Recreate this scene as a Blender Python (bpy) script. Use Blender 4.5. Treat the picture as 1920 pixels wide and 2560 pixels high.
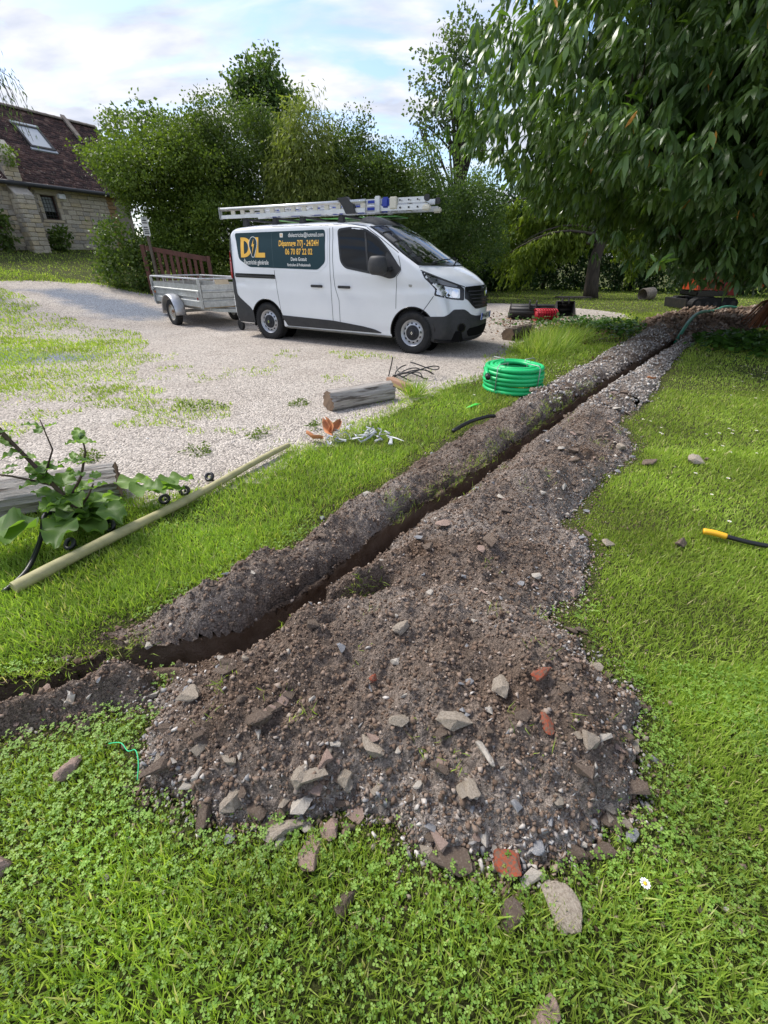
import bpy, bmesh, math, random
import numpy as np
from mathutils import Vector, Matrix
from mathutils.bvhtree import BVHTree

for _o in list(bpy.data.objects):
    bpy.data.objects.remove(_o, do_unlink=True)
SC = bpy.context.scene
COL = SC.collection
R = math.radians
rng = np.random.default_rng(7)
random.seed(7)

# ------------------------------------------------------------------ camera
cam = bpy.data.cameras.new("camera")
cam.sensor_fit = 'VERTICAL'
cam.sensor_height = 24.0
cam.lens = 24.0 * 1085.0 / 2560.0
cam.clip_start = 0.05
cam.clip_end = 2000
camo = bpy.data.objects.new("camera", cam)
COL.objects.link(camo)
camo.matrix_world = (Matrix.Translation((0, 0, 1.40)) @ Matrix.Rotation(R(90 - 30.14), 4, 'X') @ Matrix.Rotation(R(0.4), 4, 'Z'))
SC.camera = camo
SC.render.resolution_x, SC.render.resolution_y = 768, 1024

# ------------------------------------------------------------------ sky and sun
SUN_EL, SUN_AZ = 52.0, -62.0          # azimuth measured from +Y towards +X
world = bpy.data.worlds.new("World")
SC.world = world
world.use_nodes = True
wt = world.node_tree
wt.nodes.clear()
wo = wt.nodes.new("ShaderNodeOutputWorld")
bg = wt.nodes.new("ShaderNodeBackground")
sky = wt.nodes.new("ShaderNodeTexSky")
sky.sky_type = 'NISHITA'
sky.sun_disc = False
sky.sun_elevation = R(SUN_EL)
sky.sun_rotation = R(SUN_AZ)
sky.air_density = 1.0
sky.dust_density = 1.2
tc = wt.nodes.new("ShaderNodeTexCoord")
sep = wt.nodes.new("ShaderNodeSeparateXYZ")
wt.links.new(tc.outputs["Generated"], sep.inputs[0])
# project the view direction on a flat cloud deck so the cloud stretches towards the horizon
zc = wt.nodes.new("ShaderNodeMath"); zc.operation = 'MAXIMUM'; zc.inputs[1].default_value = 0.0
wt.links.new(sep.outputs[2], zc.inputs[0])
za = wt.nodes.new("ShaderNodeMath"); za.operation = 'ADD'; za.inputs[1].default_value = 0.28
wt.links.new(zc.outputs[0], za.inputs[0])
dv = wt.nodes.new("ShaderNodeVectorMath"); dv.operation = 'DIVIDE'
cmb = wt.nodes.new("ShaderNodeCombineXYZ")
for i in range(3):
    wt.links.new(za.outputs[0], cmb.inputs[i])
wt.links.new(tc.outputs["Generated"], dv.inputs[0]); wt.links.new(cmb.outputs[0], dv.inputs[1])
mpn = wt.nodes.new("ShaderNodeMapping")
mpn.inputs["Rotation"].default_value = (0, 0, R(35)); mpn.inputs["Scale"].default_value = (1.0, 2.1, 1.0)
mpn.inputs["Location"].default_value = (0.55, 0.3, 0)
wt.links.new(dv.outputs[0], mpn.inputs[0])
n1 = wt.nodes.new("ShaderNodeTexNoise"); n1.inputs["Scale"].default_value = 2.3; n1.inputs["Detail"].default_value = 7; n1.inputs["Roughness"].default_value = 0.52; n1.inputs["Distortion"].default_value = 0.5
n2 = wt.nodes.new("ShaderNodeTexNoise"); n2.inputs["Scale"].default_value = 4.2; n2.inputs["Detail"].default_value = 5
wt.links.new(mpn.outputs[0], n1.inputs[0]); wt.links.new(mpn.outputs[0], n2.inputs[0])
cr = wt.nodes.new("ShaderNodeValToRGB")
cr.color_ramp.elements[0].position = 0.40; cr.color_ramp.elements[0].color = (0, 0, 0, 1)
cr.color_ramp.elements[1].position = 0.56; cr.color_ramp.elements[1].color = (1, 1, 1, 1)
wt.links.new(n1.outputs[0], cr.inputs[0])
cc = wt.nodes.new("ShaderNodeValToRGB")
cc.color_ramp.elements[0].position = 0.30; cc.color_ramp.elements[0].color = (2.85, 3.1, 3.75, 1)
cc.color_ramp.elements[1].position = 0.68; cc.color_ramp.elements[1].color = (4.75, 4.8, 5.0, 1)
wt.links.new(n2.outputs[0], cc.inputs[0])
mx = wt.nodes.new("ShaderNodeMix"); mx.data_type = 'RGBA'
wt.links.new(cr.outputs[0], mx.inputs[0])
skm = wt.nodes.new("ShaderNodeMix"); skm.data_type = 'RGBA'; skm.blend_type = 'MULTIPLY'; skm.inputs[0].default_value = 1.0
skm.inputs[7].default_value = (.95, .97, 1.05, 1)
wt.links.new(sky.outputs[0], skm.inputs[6])
wt.links.new(skm.outputs[2], mx.inputs[6]); wt.links.new(cc.outputs[0], mx.inputs[7])
wt.links.new(mx.outputs[2], bg.inputs[0])
bg.inputs[1].default_value = 0.105
wt.links.new(bg.outputs[0], wo.inputs[0])

sun = bpy.data.lights.new("sun", 'SUN')
sun.energy = 2.1
sun.angle = R(18)
sun.color = (1.0, 0.95, 0.87)
suno = bpy.data.objects.new("sun", sun)
COL.objects.link(suno)
_sd = Vector((math.sin(R(SUN_AZ)) * math.cos(R(SUN_EL)), math.cos(R(SUN_AZ)) * math.cos(R(SUN_EL)), math.sin(R(SUN_EL))))
suno.rotation_euler = (-_sd).to_track_quat('-Z', 'Y').to_euler()

SC.view_settings.view_transform = 'Standard'
SC.view_settings.look = 'None'
SC.view_settings.gamma = 1.0
SC.view_settings.use_curve_mapping = False
SC.view_settings.exposure = 1.20
SC.cycles.use_denoising = True
SC.cycles.max_bounces = 6
SC.cycles.diffuse_bounces = 3
SC.cycles.glossy_bounces = 3
SC.cycles.transparent_max_bounces = 8

# ------------------------------------------------------------------ noise, terrain
def _h(ix, iy, s):
    n = (ix.astype(np.int64) * 374761393 + iy.astype(np.int64) * 668265263 + s * 974634533) & 0xffffffff
    n = ((n ^ (n >> 13)) * 1274126177) & 0xffffffff
    return ((n ^ (n >> 16)) & 0xffff) / 65535.0

def vn(x, y, f=1.0, s=0):
    x = np.asarray(x, float) * f; y = np.asarray(y, float) * f
    ix = np.floor(x); iy = np.floor(y); fx = x - ix; fy = y - iy
    fx = fx * fx * (3 - 2 * fx); fy = fy * fy * (3 - 2 * fy)
    a = _h(ix, iy, s); b = _h(ix + 1, iy, s); c = _h(ix, iy + 1, s); d = _h(ix + 1, iy + 1, s)
    return (a + (b - a) * fx) * (1 - fy) + (c + (d - c) * fx) * fy

def fbm(x, y, f=1.0, o=4, s=0, g=0.5):
    t = 0; a = 1.0; n = 0
    for k in range(o):
        t = t + a * vn(x, y, f * 2 ** k, s + k * 17); n += a; a *= g
    return t / n - 0.5

def ter(x, y):
    s = np.maximum(-0.8 * np.asarray(x, float) + 0.6 * np.asarray(y, float) - 10.6, 0)
    s = np.minimum(s, 14)
    return 0.175 * s * s / (s + 1.5)

def inpoly(x, y, poly):
    x = np.asarray(x, float); y = np.asarray(y, float); r = np.zeros(x.shape, bool); n = len(poly); j = n - 1
    for i in range(n):
        xi, yi = poly[i]; xj, yj = poly[j]
        if yi != yj:
            r ^= ((yi > y) != (yj > y)) & (x < (xj - xi) * (y - yi) / (yj - yi) + xi)
        j = i
    return r

def pdist(x, y, line, closed=False):
    x = np.asarray(x, float); y = np.asarray(y, float); d = np.full(x.shape, 1e9)
    L = list(line) + ([line[0]] if closed else [])
    for (ax, ay), (bx, by) in zip(L[:-1], L[1:]):
        ux, uy = bx - ax, by - ay; q = max(ux * ux + uy * uy, 1e-9)
        t = np.clip(((x - ax) * ux + (y - ay) * uy) / q, 0, 1)
        d = np.minimum(d, np.hypot(x - ax - t * ux, y - ay - t * uy))
    return d

def sdpoly(x, y, poly):
    d = pdist(x, y, poly, True)
    return np.where(inpoly(x, y, poly), d, -d)

def sst(a, b, x):
    t = np.clip((np.asarray(x, float) - a) / (b - a), 0, 1)
    return t * t * (3 - 2 * t)

# ------------------------------------------------------------------ mesh helpers
class MB:
    def __init__(s):
        s.v = []; s.f = []; s.m = []
    def add(s, v, f, m=0):
        o = len(s.v); s.v.extend([tuple(map(float, p)) for p in v]); s.f.extend([tuple(i + o for i in q) for q in f]); s.m.extend([m] * len(f)); return s
    def box(s, c, d, rot=None, m=0, bev=0.0):
        hx, hy, hz = d[0] / 2, d[1] / 2, d[2] / 2
        if bev <= 0:
            v = [Vector((a * hx, b * hy, e * hz)) for a in (-1, 1) for b in (-1, 1) for e in (-1, 1)]
            f = [(0, 1, 3, 2), (4, 6, 7, 5), (0, 4, 5, 1), (2, 3, 7, 6), (0, 2, 6, 4), (1, 5, 7, 3)]
        else:
            bm = bmesh.new(); bmesh.ops.create_cube(bm, size=1.0)
            for p in bm.verts: p.co = Vector((p.co.x * d[0], p.co.y * d[1], p.co.z * d[2]))
            bmesh.ops.bevel(bm, geom=list(bm.edges), offset=bev, segments=2, affect='EDGES')
            bm.verts.index_update(); v = [p.co.copy() for p in bm.verts]; f = [[q.index for q in g.verts] for g in bm.faces]; bm.free()
        M = rot if rot is not None else Matrix.Identity(3)
        return s.add([M @ p + Vector(c) for p in v], f, m)
    def tube(s, pts, rad, n=8, m=0, cap=True, flat=1.0):
        P = [Vector(p) for p in pts]; k = len(P)
        if not hasattr(rad, '__len__'): rad = [rad] * k
        v = []; up = None
        for i, p in enumerate(P):
            t = (P[min(i + 1, k - 1)] - P[max(i - 1, 0)])
            if t.length < 1e-9: t = Vector((0, 0, 1))
            t.normalize()
            if up is None:
                up = Vector((0, 0, 1)) if abs(t.z) < 0.9 else Vector((1, 0, 0))
            a = t.cross(up)
            if a.length < 1e-6: a = t.orthogonal()
            a.normalize(); b = a.cross(t).normalized(); up = b
            for j in range(n):
                w = 2 * math.pi * j / n
                v.append(p + (a * math.cos(w) + b * (math.sin(w) * flat)) * rad[i])
        f = []
        for i in range(k - 1):
            for j in range(n):
                q = (j + 1) % n
                f.append((i * n + j, i * n + q, (i + 1) * n + q, (i + 1) * n + j))
        if cap:
            f.append(tuple(range(n))[::-1]); f.append(tuple((k - 1) * n + j for j in range(n)))
        return s.add(v, f, m)
    def lathe(s, prof, n=24, M=None, m=0, closed=False):
        # profile of (radius, height); axis +Z
        M = M or Matrix.Identity(4); v = []; k = len(prof)
        for r, z in prof:
            for j in range(n):
                w = 2 * math.pi * j / n; v.append(M @ Vector((r * math.cos(w), r * math.sin(w), z)))
        f = []
        for i in range(k if closed else k - 1):
            i2 = (i + 1) % k
            for j in range(n):
                q = (j + 1) % n; f.append((i * n + j, i * n + q, i2 * n + q, i2 * n + j))
        if not closed:
            if prof[0][0] > 1e-5: f.append(tuple(range(n))[::-1])
            if prof[-1][0] > 1e-5: f.append(tuple((k - 1) * n + j for j in range(n)))
        return s.add(v, f, m)
    def prism(s, poly, axis_fn, d0, d1, m=0):
        n = len(poly); v = [axis_fn(a, b, d0) for a, b in poly] + [axis_fn(a, b, d1) for a, b in poly]
        f = [tuple(range(n))[::-1], tuple(range(n, 2 * n))] + [(i, (i + 1) % n, n + (i + 1) % n, n + i) for i in range(n)]
        return s.add(v, f, m)
    def grid(s, fn, nu, nv, m=0):
        v = [fn(i / nu, j / nv) for i in range(nu + 1) for j in range(nv + 1)]; w = nv + 1
        f = [(i * w + j, (i + 1) * w + j, (i + 1) * w + j + 1, i * w + j + 1) for i in range(nu) for j in range(nv)]
        return s.add(v, f, m)

def link(name, me, parent=None, loc=None, rotz=None):
    o = bpy.data.objects.new(name, me); COL.objects.link(o)
    if parent is not None: o.parent = parent
    if loc is not None: o.location = loc
    if rotz is not None: o.rotation_euler = (0, 0, rotz)
    return o

def mesh_of(name, mb, mats, smooth=False, fixn=True):
    me = bpy.data.meshes.new(name); me.from_pydata(mb.v, [], mb.f)
    for q in (mats if isinstance(mats, (list, tuple)) else [mats]): me.materials.append(q)
    if any(mb.m): me.polygons.foreach_set('material_index', mb.m)
    if fixn:
        bm = bmesh.new(); bm.from_mesh(me); bmesh.ops.recalc_face_normals(bm, faces=bm.faces); bm.to_mesh(me); bm.free()
    if smooth is True:
        me.polygons.foreach_set('use_smooth', [True] * len(me.polygons))
    elif smooth:
        me.polygons.foreach_set('use_smooth', [True] * len(me.polygons)); me.set_sharp_from_angle(angle=R(smooth))
    me.update(); return me

def obj(name, mb, mats, parent=None, smooth=False, loc=None, rotz=None, fixn=True):
    return link(name, mesh_of(name, mb, mats, smooth, fixn), parent, loc, rotz)

def tag(o, label, cat, group=None, kind=None):
    o['label'] = label; o['category'] = cat
    if group: o['group'] = group
    if kind: o['kind'] = kind
    return o

def thing(name, label, cat, loc=(0, 0, 0), rotz=0.0, group=None):
    o = bpy.data.objects.new(name, None); COL.objects.link(o); o.empty_display_size = 0.1
    o.location = loc; o.rotation_euler = (0, 0, rotz)
    return tag(o, label, cat, group)

def bigmesh(name, V, F, mats, attrs=None, smooth=False, parent=None, midx=None):
    """V (n,3) float, F (m,k) int with k = 3 or 4; fast path for leaf and blade masses"""
    me = bpy.data.meshes.new(name); V = np.ascontiguousarray(V, np.float32); F = np.ascontiguousarray(F, np.int32); k = F.shape[1]
    me.vertices.add(len(V)); me.vertices.foreach_set('co', V.ravel())
    me.loops.add(F.size); me.loops.foreach_set('vertex_index', F.ravel())
    me.polygons.add(len(F)); me.polygons.foreach_set('loop_start', np.arange(0, F.size, k, dtype=np.int32))
    try: me.polygons.foreach_set('loop_total', np.full(len(F), k, np.int32))
    except Exception: pass
    for q in (mats if isinstance(mats, (list, tuple)) else [mats]): me.materials.append(q)
    if midx is not None: me.polygons.foreach_set('material_index', np.ascontiguousarray(midx, np.int32))
    if smooth: me.polygons.foreach_set('use_smooth', np.ones(len(F), bool))
    for an, av in (attrs or {}).items():
        a = me.attributes.new(an, 'FLOAT', 'POINT'); a.data.foreach_set('value', np.ascontiguousarray(av, np.float32))
    me.update(calc_edges=True); me.validate()
    return link(name, me, parent)

def scatter(PV, PF, pos, rot, scl, rnd):
    """copies of a prototype (PV,PF) at pos with (n,3,3) rot and scale; returns V, F and per-vertex rnd"""
    PV = np.asarray(PV, float); PF = np.asarray(PF, int); n = len(pos); k = len(PV)
    scl = np.asarray(scl, float); scl = scl[:, None, None] if scl.ndim == 1 else scl[:, None, :]
    V = np.einsum('nij,nkj->nki', rot, PV[None] * scl) + pos[:, None, :]
    F = (PF[None] + (np.arange(n) * k)[:, None, None]).reshape(-1, PF.shape[1])
    return V.reshape(-1, 3), F, np.repeat(rnd, k)

def rotz_n(a):
    n = len(a); M = np.zeros((n, 3, 3)); c, s = np.cos(a), np.sin(a)
    M[:, 0, 0] = c; M[:, 0, 1] = -s; M[:, 1, 0] = s; M[:, 1, 1] = c; M[:, 2, 2] = 1; return M

def rotx_n(a):
    n = len(a); M = np.zeros((n, 3, 3)); c, s = np.cos(a), np.sin(a)
    M[:, 1, 1] = c; M[:, 1, 2] = -s; M[:, 2, 1] = s; M[:, 2, 2] = c; M[:, 0, 0] = 1; return M

def frames(d, twist):
    """(n,3,3) matrices whose local Y runs along d, turned about it by twist"""
    d = d / np.linalg.norm(d, axis=1, keepdims=True); up = np.tile([0., 0., 1.], (len(d), 1)); up[np.abs(d[:, 2]) > 0.95] = [1, 0, 0]
    x = np.cross(d, up); x /= np.linalg.norm(x, axis=1, keepdims=True); z = np.cross(x, d)
    c, s = np.cos(twist)[:, None], np.sin(twist)[:, None]
    return np.stack([x * c + z * s, d, -x * s + z * c], axis=2)

# ------------------------------------------------------------------ materials
MATS = {}
def nd(t, k, **kw):
    n = t.nodes.new(k)
    for a, b in kw.items(): setattr(n, a, b)
    return n

def mat(name, col, rough=0.6, metal=0.0, var=None, var2=None, bump=None, spec=0.5, coat=0.0, attr=None, vor=None, coords='Object', emit=None):
    """procedural principled material. var=(scale, colour, lo, hi) noise blend; attr=(name, colour) blend by attribute; bump=(scale, strength, dist)"""
    m = bpy.data.materials.new(name); m.use_nodes = True; t = m.node_tree; b = t.nodes["Principled BSDF"]
    b.inputs["Roughness"].default_value = rough; b.inputs["Metallic"].default_value = metal
    b.inputs["Specular IOR Level"].default_value = spec; b.inputs["Coat Weight"].default_value = coat
    if coat: b.inputs["Coat Roughness"].default_value = 0.06
    tcn = nd(t, "ShaderNodeTexCoord"); co = tcn.outputs["Object"]
    if coords == 'Position':
        g = nd(t, "ShaderNodeNewGeometry"); co = g.outputs["Position"]
    rgb = nd(t, "ShaderNodeRGB"); rgb.outputs[0].default_value = (*col, 1); cur = rgb.outputs[0]
    def blend(cur, fac, c2, mode='MIX'):
        x = nd(t, "ShaderNodeMix", data_type='RGBA', blend_type=mode)
        t.links.new(fac, x.inputs[0]); t.links.new(cur, x.inputs[6]); x.inputs[7].default_value = (*c2, 1); return x.outputs[2]
    for v in (var, var2):
        if v:
            nz = nd(t, "ShaderNodeTexNoise"); nz.inputs["Scale"].default_value = v[0]; nz.inputs["Detail"].default_value = 6; nz.inputs["Roughness"].default_value = 0.6
            if len(v) > 4:
                mp = nd(t, "ShaderNodeMapping"); mp.inputs["Scale"].default_value = v[4]; t.links.new(co, mp.inputs[0]); t.links.new(mp.outputs[0], nz.inputs[0])
            else: t.links.new(co, nz.inputs[0])
            mr = nd(t, "ShaderNodeMapRange"); mr.inputs[1].default_value = v[2]; mr.inputs[2].default_value = v[3]; t.links.new(nz.outputs[0], mr.inputs[0])
            cur = blend(cur, mr.outputs[0], v[1])
    if attr:
        a = nd(t, "ShaderNodeAttribute"); a.attribute_name = attr[0]; cur = blend(cur, a.outputs["Fac"], attr[1])
    hsrc = None
    if vor:   # (scale, colour spread, bump)
        vo = nd(t, "ShaderNodeTexVoronoi"); vo.inputs["Scale"].default_value = vor[0]; t.links.new(co, vo.inputs[0])
        bw = nd(t, "ShaderNodeSeparateColor"); t.links.new(vo.outputs["Color"], bw.inputs[0])
        mr = nd(t, "ShaderNodeMapRange"); mr.inputs[3].default_value = 1 - vor[1]; mr.inputs[4].default_value = 1 + vor[1] * 0.6; t.links.new(bw.outputs[0], mr.inputs[0])
        mm = nd(t, "ShaderNodeMix", data_type='RGBA', blend_type='MULTIPLY'); mm.inputs[0].default_value = 1.0
        t.links.new(cur, mm.inputs[6]); t.links.new(mr.outputs[0], mm.inputs[7]); cur = mm.outputs[2]
        inv = nd(t, "ShaderNodeMath", operation='SUBTRACT'); inv.inputs[0].default_value = 1.0; t.links.new(vo.outputs["Distance"], inv.inputs[1])
        bp = nd(t, "ShaderNodeBump"); bp.inputs["Strength"].default_value = vor[2]; bp.inputs["Distance"].default_value = 0.02
        t.links.new(inv.outputs[0], bp.inputs["Height"]); hsrc = bp.outputs[0]; t.links.new(hsrc, b.inputs["Normal"])
    t.links.new(cur, b.inputs["Base Color"])
    if bump:
        nb = nd(t, "ShaderNodeTexNoise"); nb.inputs["Scale"].default_value = bump[0]; nb.inputs["Detail"].default_value = 8; nb.inputs["Roughness"].default_value = 0.65
        if len(bump) > 3:
            mp = nd(t, "ShaderNodeMapping"); mp.inputs["Scale"].default_value = bump[3]; t.links.new(co, mp.inputs[0]); t.links.new(mp.outputs[0], nb.inputs[0])
        else: t.links.new(co, nb.inputs[0])
        bp = nd(t, "ShaderNodeBump"); bp.inputs["Strength"].default_value = bump[1]; bp.inputs["Distance"].default_value = bump[2]
        t.links.new(nb.outputs[0], bp.inputs["Height"])
        if hsrc: t.links.new(hsrc, bp.inputs["Normal"])
        t.links.new(bp.outputs[0], b.inputs["Normal"])
    MATS[name] = m; return m

def leafmat(name, c1, c2, trans=0.35, rough=0.5, spec=0.35, c3=None, tcol=None, pscale=0.0):
    m = bpy.data.materials.new(name); m.use_nodes = True; t = m.node_tree; b = t.nodes["Principled BSDF"]; out = t.nodes["Material Output"]
    a = nd(t, "ShaderNodeAttribute"); a.attribute_name = 'rnd'
    rp = nd(t, "ShaderNodeValToRGB"); e = rp.color_ramp.elements
    e[0].color = (*c1, 1); e[1].color = (*c2, 1)
    if c3: q = e.new(0.9); q.color = (*c2, 1); e[-1].color = (*c3, 1); e[-1].position = 0.96
    t.links.new(a.outputs["Fac"], rp.inputs[0]); cur = rp.outputs[0]
    if pscale:
        g = nd(t, "ShaderNodeNewGeometry"); nz = nd(t, "ShaderNodeTexNoise"); nz.inputs["Scale"].default_value = pscale; nz.inputs["Detail"].default_value = 3
        t.links.new(g.outputs["Position"], nz.inputs[0]); mr = nd(t, "ShaderNodeMapRange"); mr.inputs[1].default_value = 0.3; mr.inputs[2].default_value = 0.7; mr.inputs[3].default_value = 0.7; mr.inputs[4].default_value = 1.3
        t.links.new(nz.outputs[0], mr.inputs[0]); mm = nd(t, "ShaderNodeMix", data_type='RGBA', blend_type='MULTIPLY'); mm.inputs[0].default_value = 1
        t.links.new(cur, mm.inputs[6]); t.links.new(mr.outputs[0], mm.inputs[7]); cur = mm.outputs[2]
    t.links.new(cur, b.inputs["Base Color"]); b.inputs["Roughness"].default_value = rough; b.inputs["Specular IOR Level"].default_value = spec
    tr = nd(t, "ShaderNodeBsdfTranslucent"); mm = nd(t, "ShaderNodeMix", data_type='RGBA', blend_type='MULTIPLY'); mm.inputs[0].default_value = 1
    t.links.new(cur, mm.inputs[6]); mm.inputs[7].default_value = (*(tcol or (1.5, 1.6, 0.7)), 1); t.links.new(mm.outputs[2], tr.inputs[0])
    ms = nd(t, "ShaderNodeMixShader"); ms.inputs[0].default_value = trans
    t.links.new(b.outputs[0], ms.inputs[1]); t.links.new(tr.outputs[0], ms.inputs[2]); t.links.new(ms.outputs[0], out.inputs[0])
    MATS[name] = m; return m

def rampmat(name, stops, rough=0.85, bump=None, spec=0.3):
    """colour chosen by the rnd attribute along a ramp (stones, clods)"""
    m = mat(name, stops[0][1], rough, bump=bump, spec=spec); t = m.node_tree; b = t.nodes["Principled BSDF"]
    a = nd(t, "ShaderNodeAttribute"); a.attribute_name = 'rnd'; rp = nd(t, "ShaderNodeValToRGB"); el = rp.color_ramp.elements
    el[0].position = stops[0][0]; el[0].color = (*stops[0][1], 1); el[1].position = stops[-1][0]; el[1].color = (*stops[-1][1], 1)
    for p, c in stops[1:-1]: q = el.new(p); q.color = (*c, 1)
    t.links.new(a.outputs["Fac"], rp.inputs[0]); t.links.new(rp.outputs[0], b.inputs["Base Color"]); return m
# ------------------------------------------------------------------ layout of ground surfaces (metres)
LIPL = [(-2.34, .71), (-1.78, .95), (-1.36, 1.12), (-1.27, 1.16), (-1.0, 1.265), (-.8, 1.31), (-.61, 1.375), (-.53, 1.47), (-.43, 1.59), (-.29, 1.74), (-.19, 1.94), (-.05, 2.15), (.15, 2.4), (.48, 2.77), (.85, 3.24), (1.18, 3.69), (1.45, 4.02), (1.86, 4.6), (2.14, 4.95), (2.85, 5.83), (3.96, 7.16), (5.77, 9.37), (6.4, 10.2)]
BANK_OUT = [(-1.29, 1.38), (-1.2, 1.4), (-1.07, 1.5), (-.89, 1.67), (-.76, 1.84), (-.59, 1.95), (-.46, 2.16), (-.31, 2.46), (-.04, 2.84), (.42, 3.52), (.85, 4.12), (1.19, 4.5), (2.1, 5.75), (2.9, 6.75), (3.76, 7.9), (6.0, 10.9)]
HEAP_OUT = [(6.9, 10.2), (5.31, 8.23), (3.6, 5.84), (2.95, 4.9), (2.62, 4.6), (2.31, 4.19), (2.2, 3.6), (2.06, 3.37), (1.66, 2.98), (1.33, 2.59), (1.2, 2.38), (1.06, 2.28), (1.13, 2.15), (1.15, 1.98), (1.0, 1.74), (.87, 1.56), (.73, 1.51), (.77, 1.38), (.83, 1.31), (.84, 1.19), (.9, 1.13), (.92, 1.03), (.86, .89), (.82, .76), (.72, .64), (.56, .59), (.49, .57), (.37, .55), (.21, .54), (.1, .56), (.05, .64), (-.12, .67), (-.25, .63), (-.36, .61), (-.45, .63), (-.58, .68), (-.69, .71), (-.77, .83), (-.81, .98), (-.86, 1.04)]
BANK_BL = [(-2.4, .35), (-1.9, .66), (-1.44, .955), (-1.16, 1.09), (-1.04, 1.125), (-.90, 1.13), (-.86, 1.04), (-1.0, .985), (-1.12, .93), (-1.24, .89), (-1.39, .83), (-1.9, .50), (-2.3, .15)]
FARSOIL = [(5.9, 9.5), (6.2, 11.6), (8.0, 14.0), (10, 15.3), (13, 15.6), (13.5, 13.5), (10, 12.2), (7.4, 10.2)]
BANK_OUT = [(p[0] + .085 * .77, p[1] - .085 * .64) for p in BANK_OUT]
GAP2 = [(-.42, 1.32), (-.33, 1.36), (-.25, 1.41), (-.11, 1.49), (0.0, 1.53)]
TW = 0.15

def sline(x, y, line):
    x = np.asarray(x, float); y = np.asarray(y, float); d = np.full(x.shape, 1e9); sg = np.ones(x.shape)
    for (ax, ay), (bx, by) in zip(line[:-1], line[1:]):
        ux, uy = bx - ax, by - ay; q = ux * ux + uy * uy
        t = np.clip(((x - ax) * ux + (y - ay) * uy) / q, 0, 1); px = x - ax - t * ux; py = y - ay - t * uy; dd = np.hypot(px, py)
        b = dd < d; d = np.where(b, dd, d); sg = np.where(b, np.sign(ux * py - uy * px + 1e-12), sg)
    return d * sg

def _shift(line, w):
    o = []
    for i, p in enumerate(line):
        a = line[max(i - 1, 0)]; b = line[min(i + 1, len(line) - 1)]; t = Vector((b[0] - a[0], b[1] - a[1])).normalized()
        o.append((p[0] + t.y * w, p[1] - t.x * w))
    return o
LIPR = _shift(LIPL, TW)
P_BANK = BANK_OUT + [p for p in LIPL if p[0] > -1.2][::-1]
P_HEAP = HEAP_OUT + [p for p in LIPR if p[0] > -.78]
P_TRENCH = [p for p in LIPL] + [p for p in LIPR][::-1]

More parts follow.
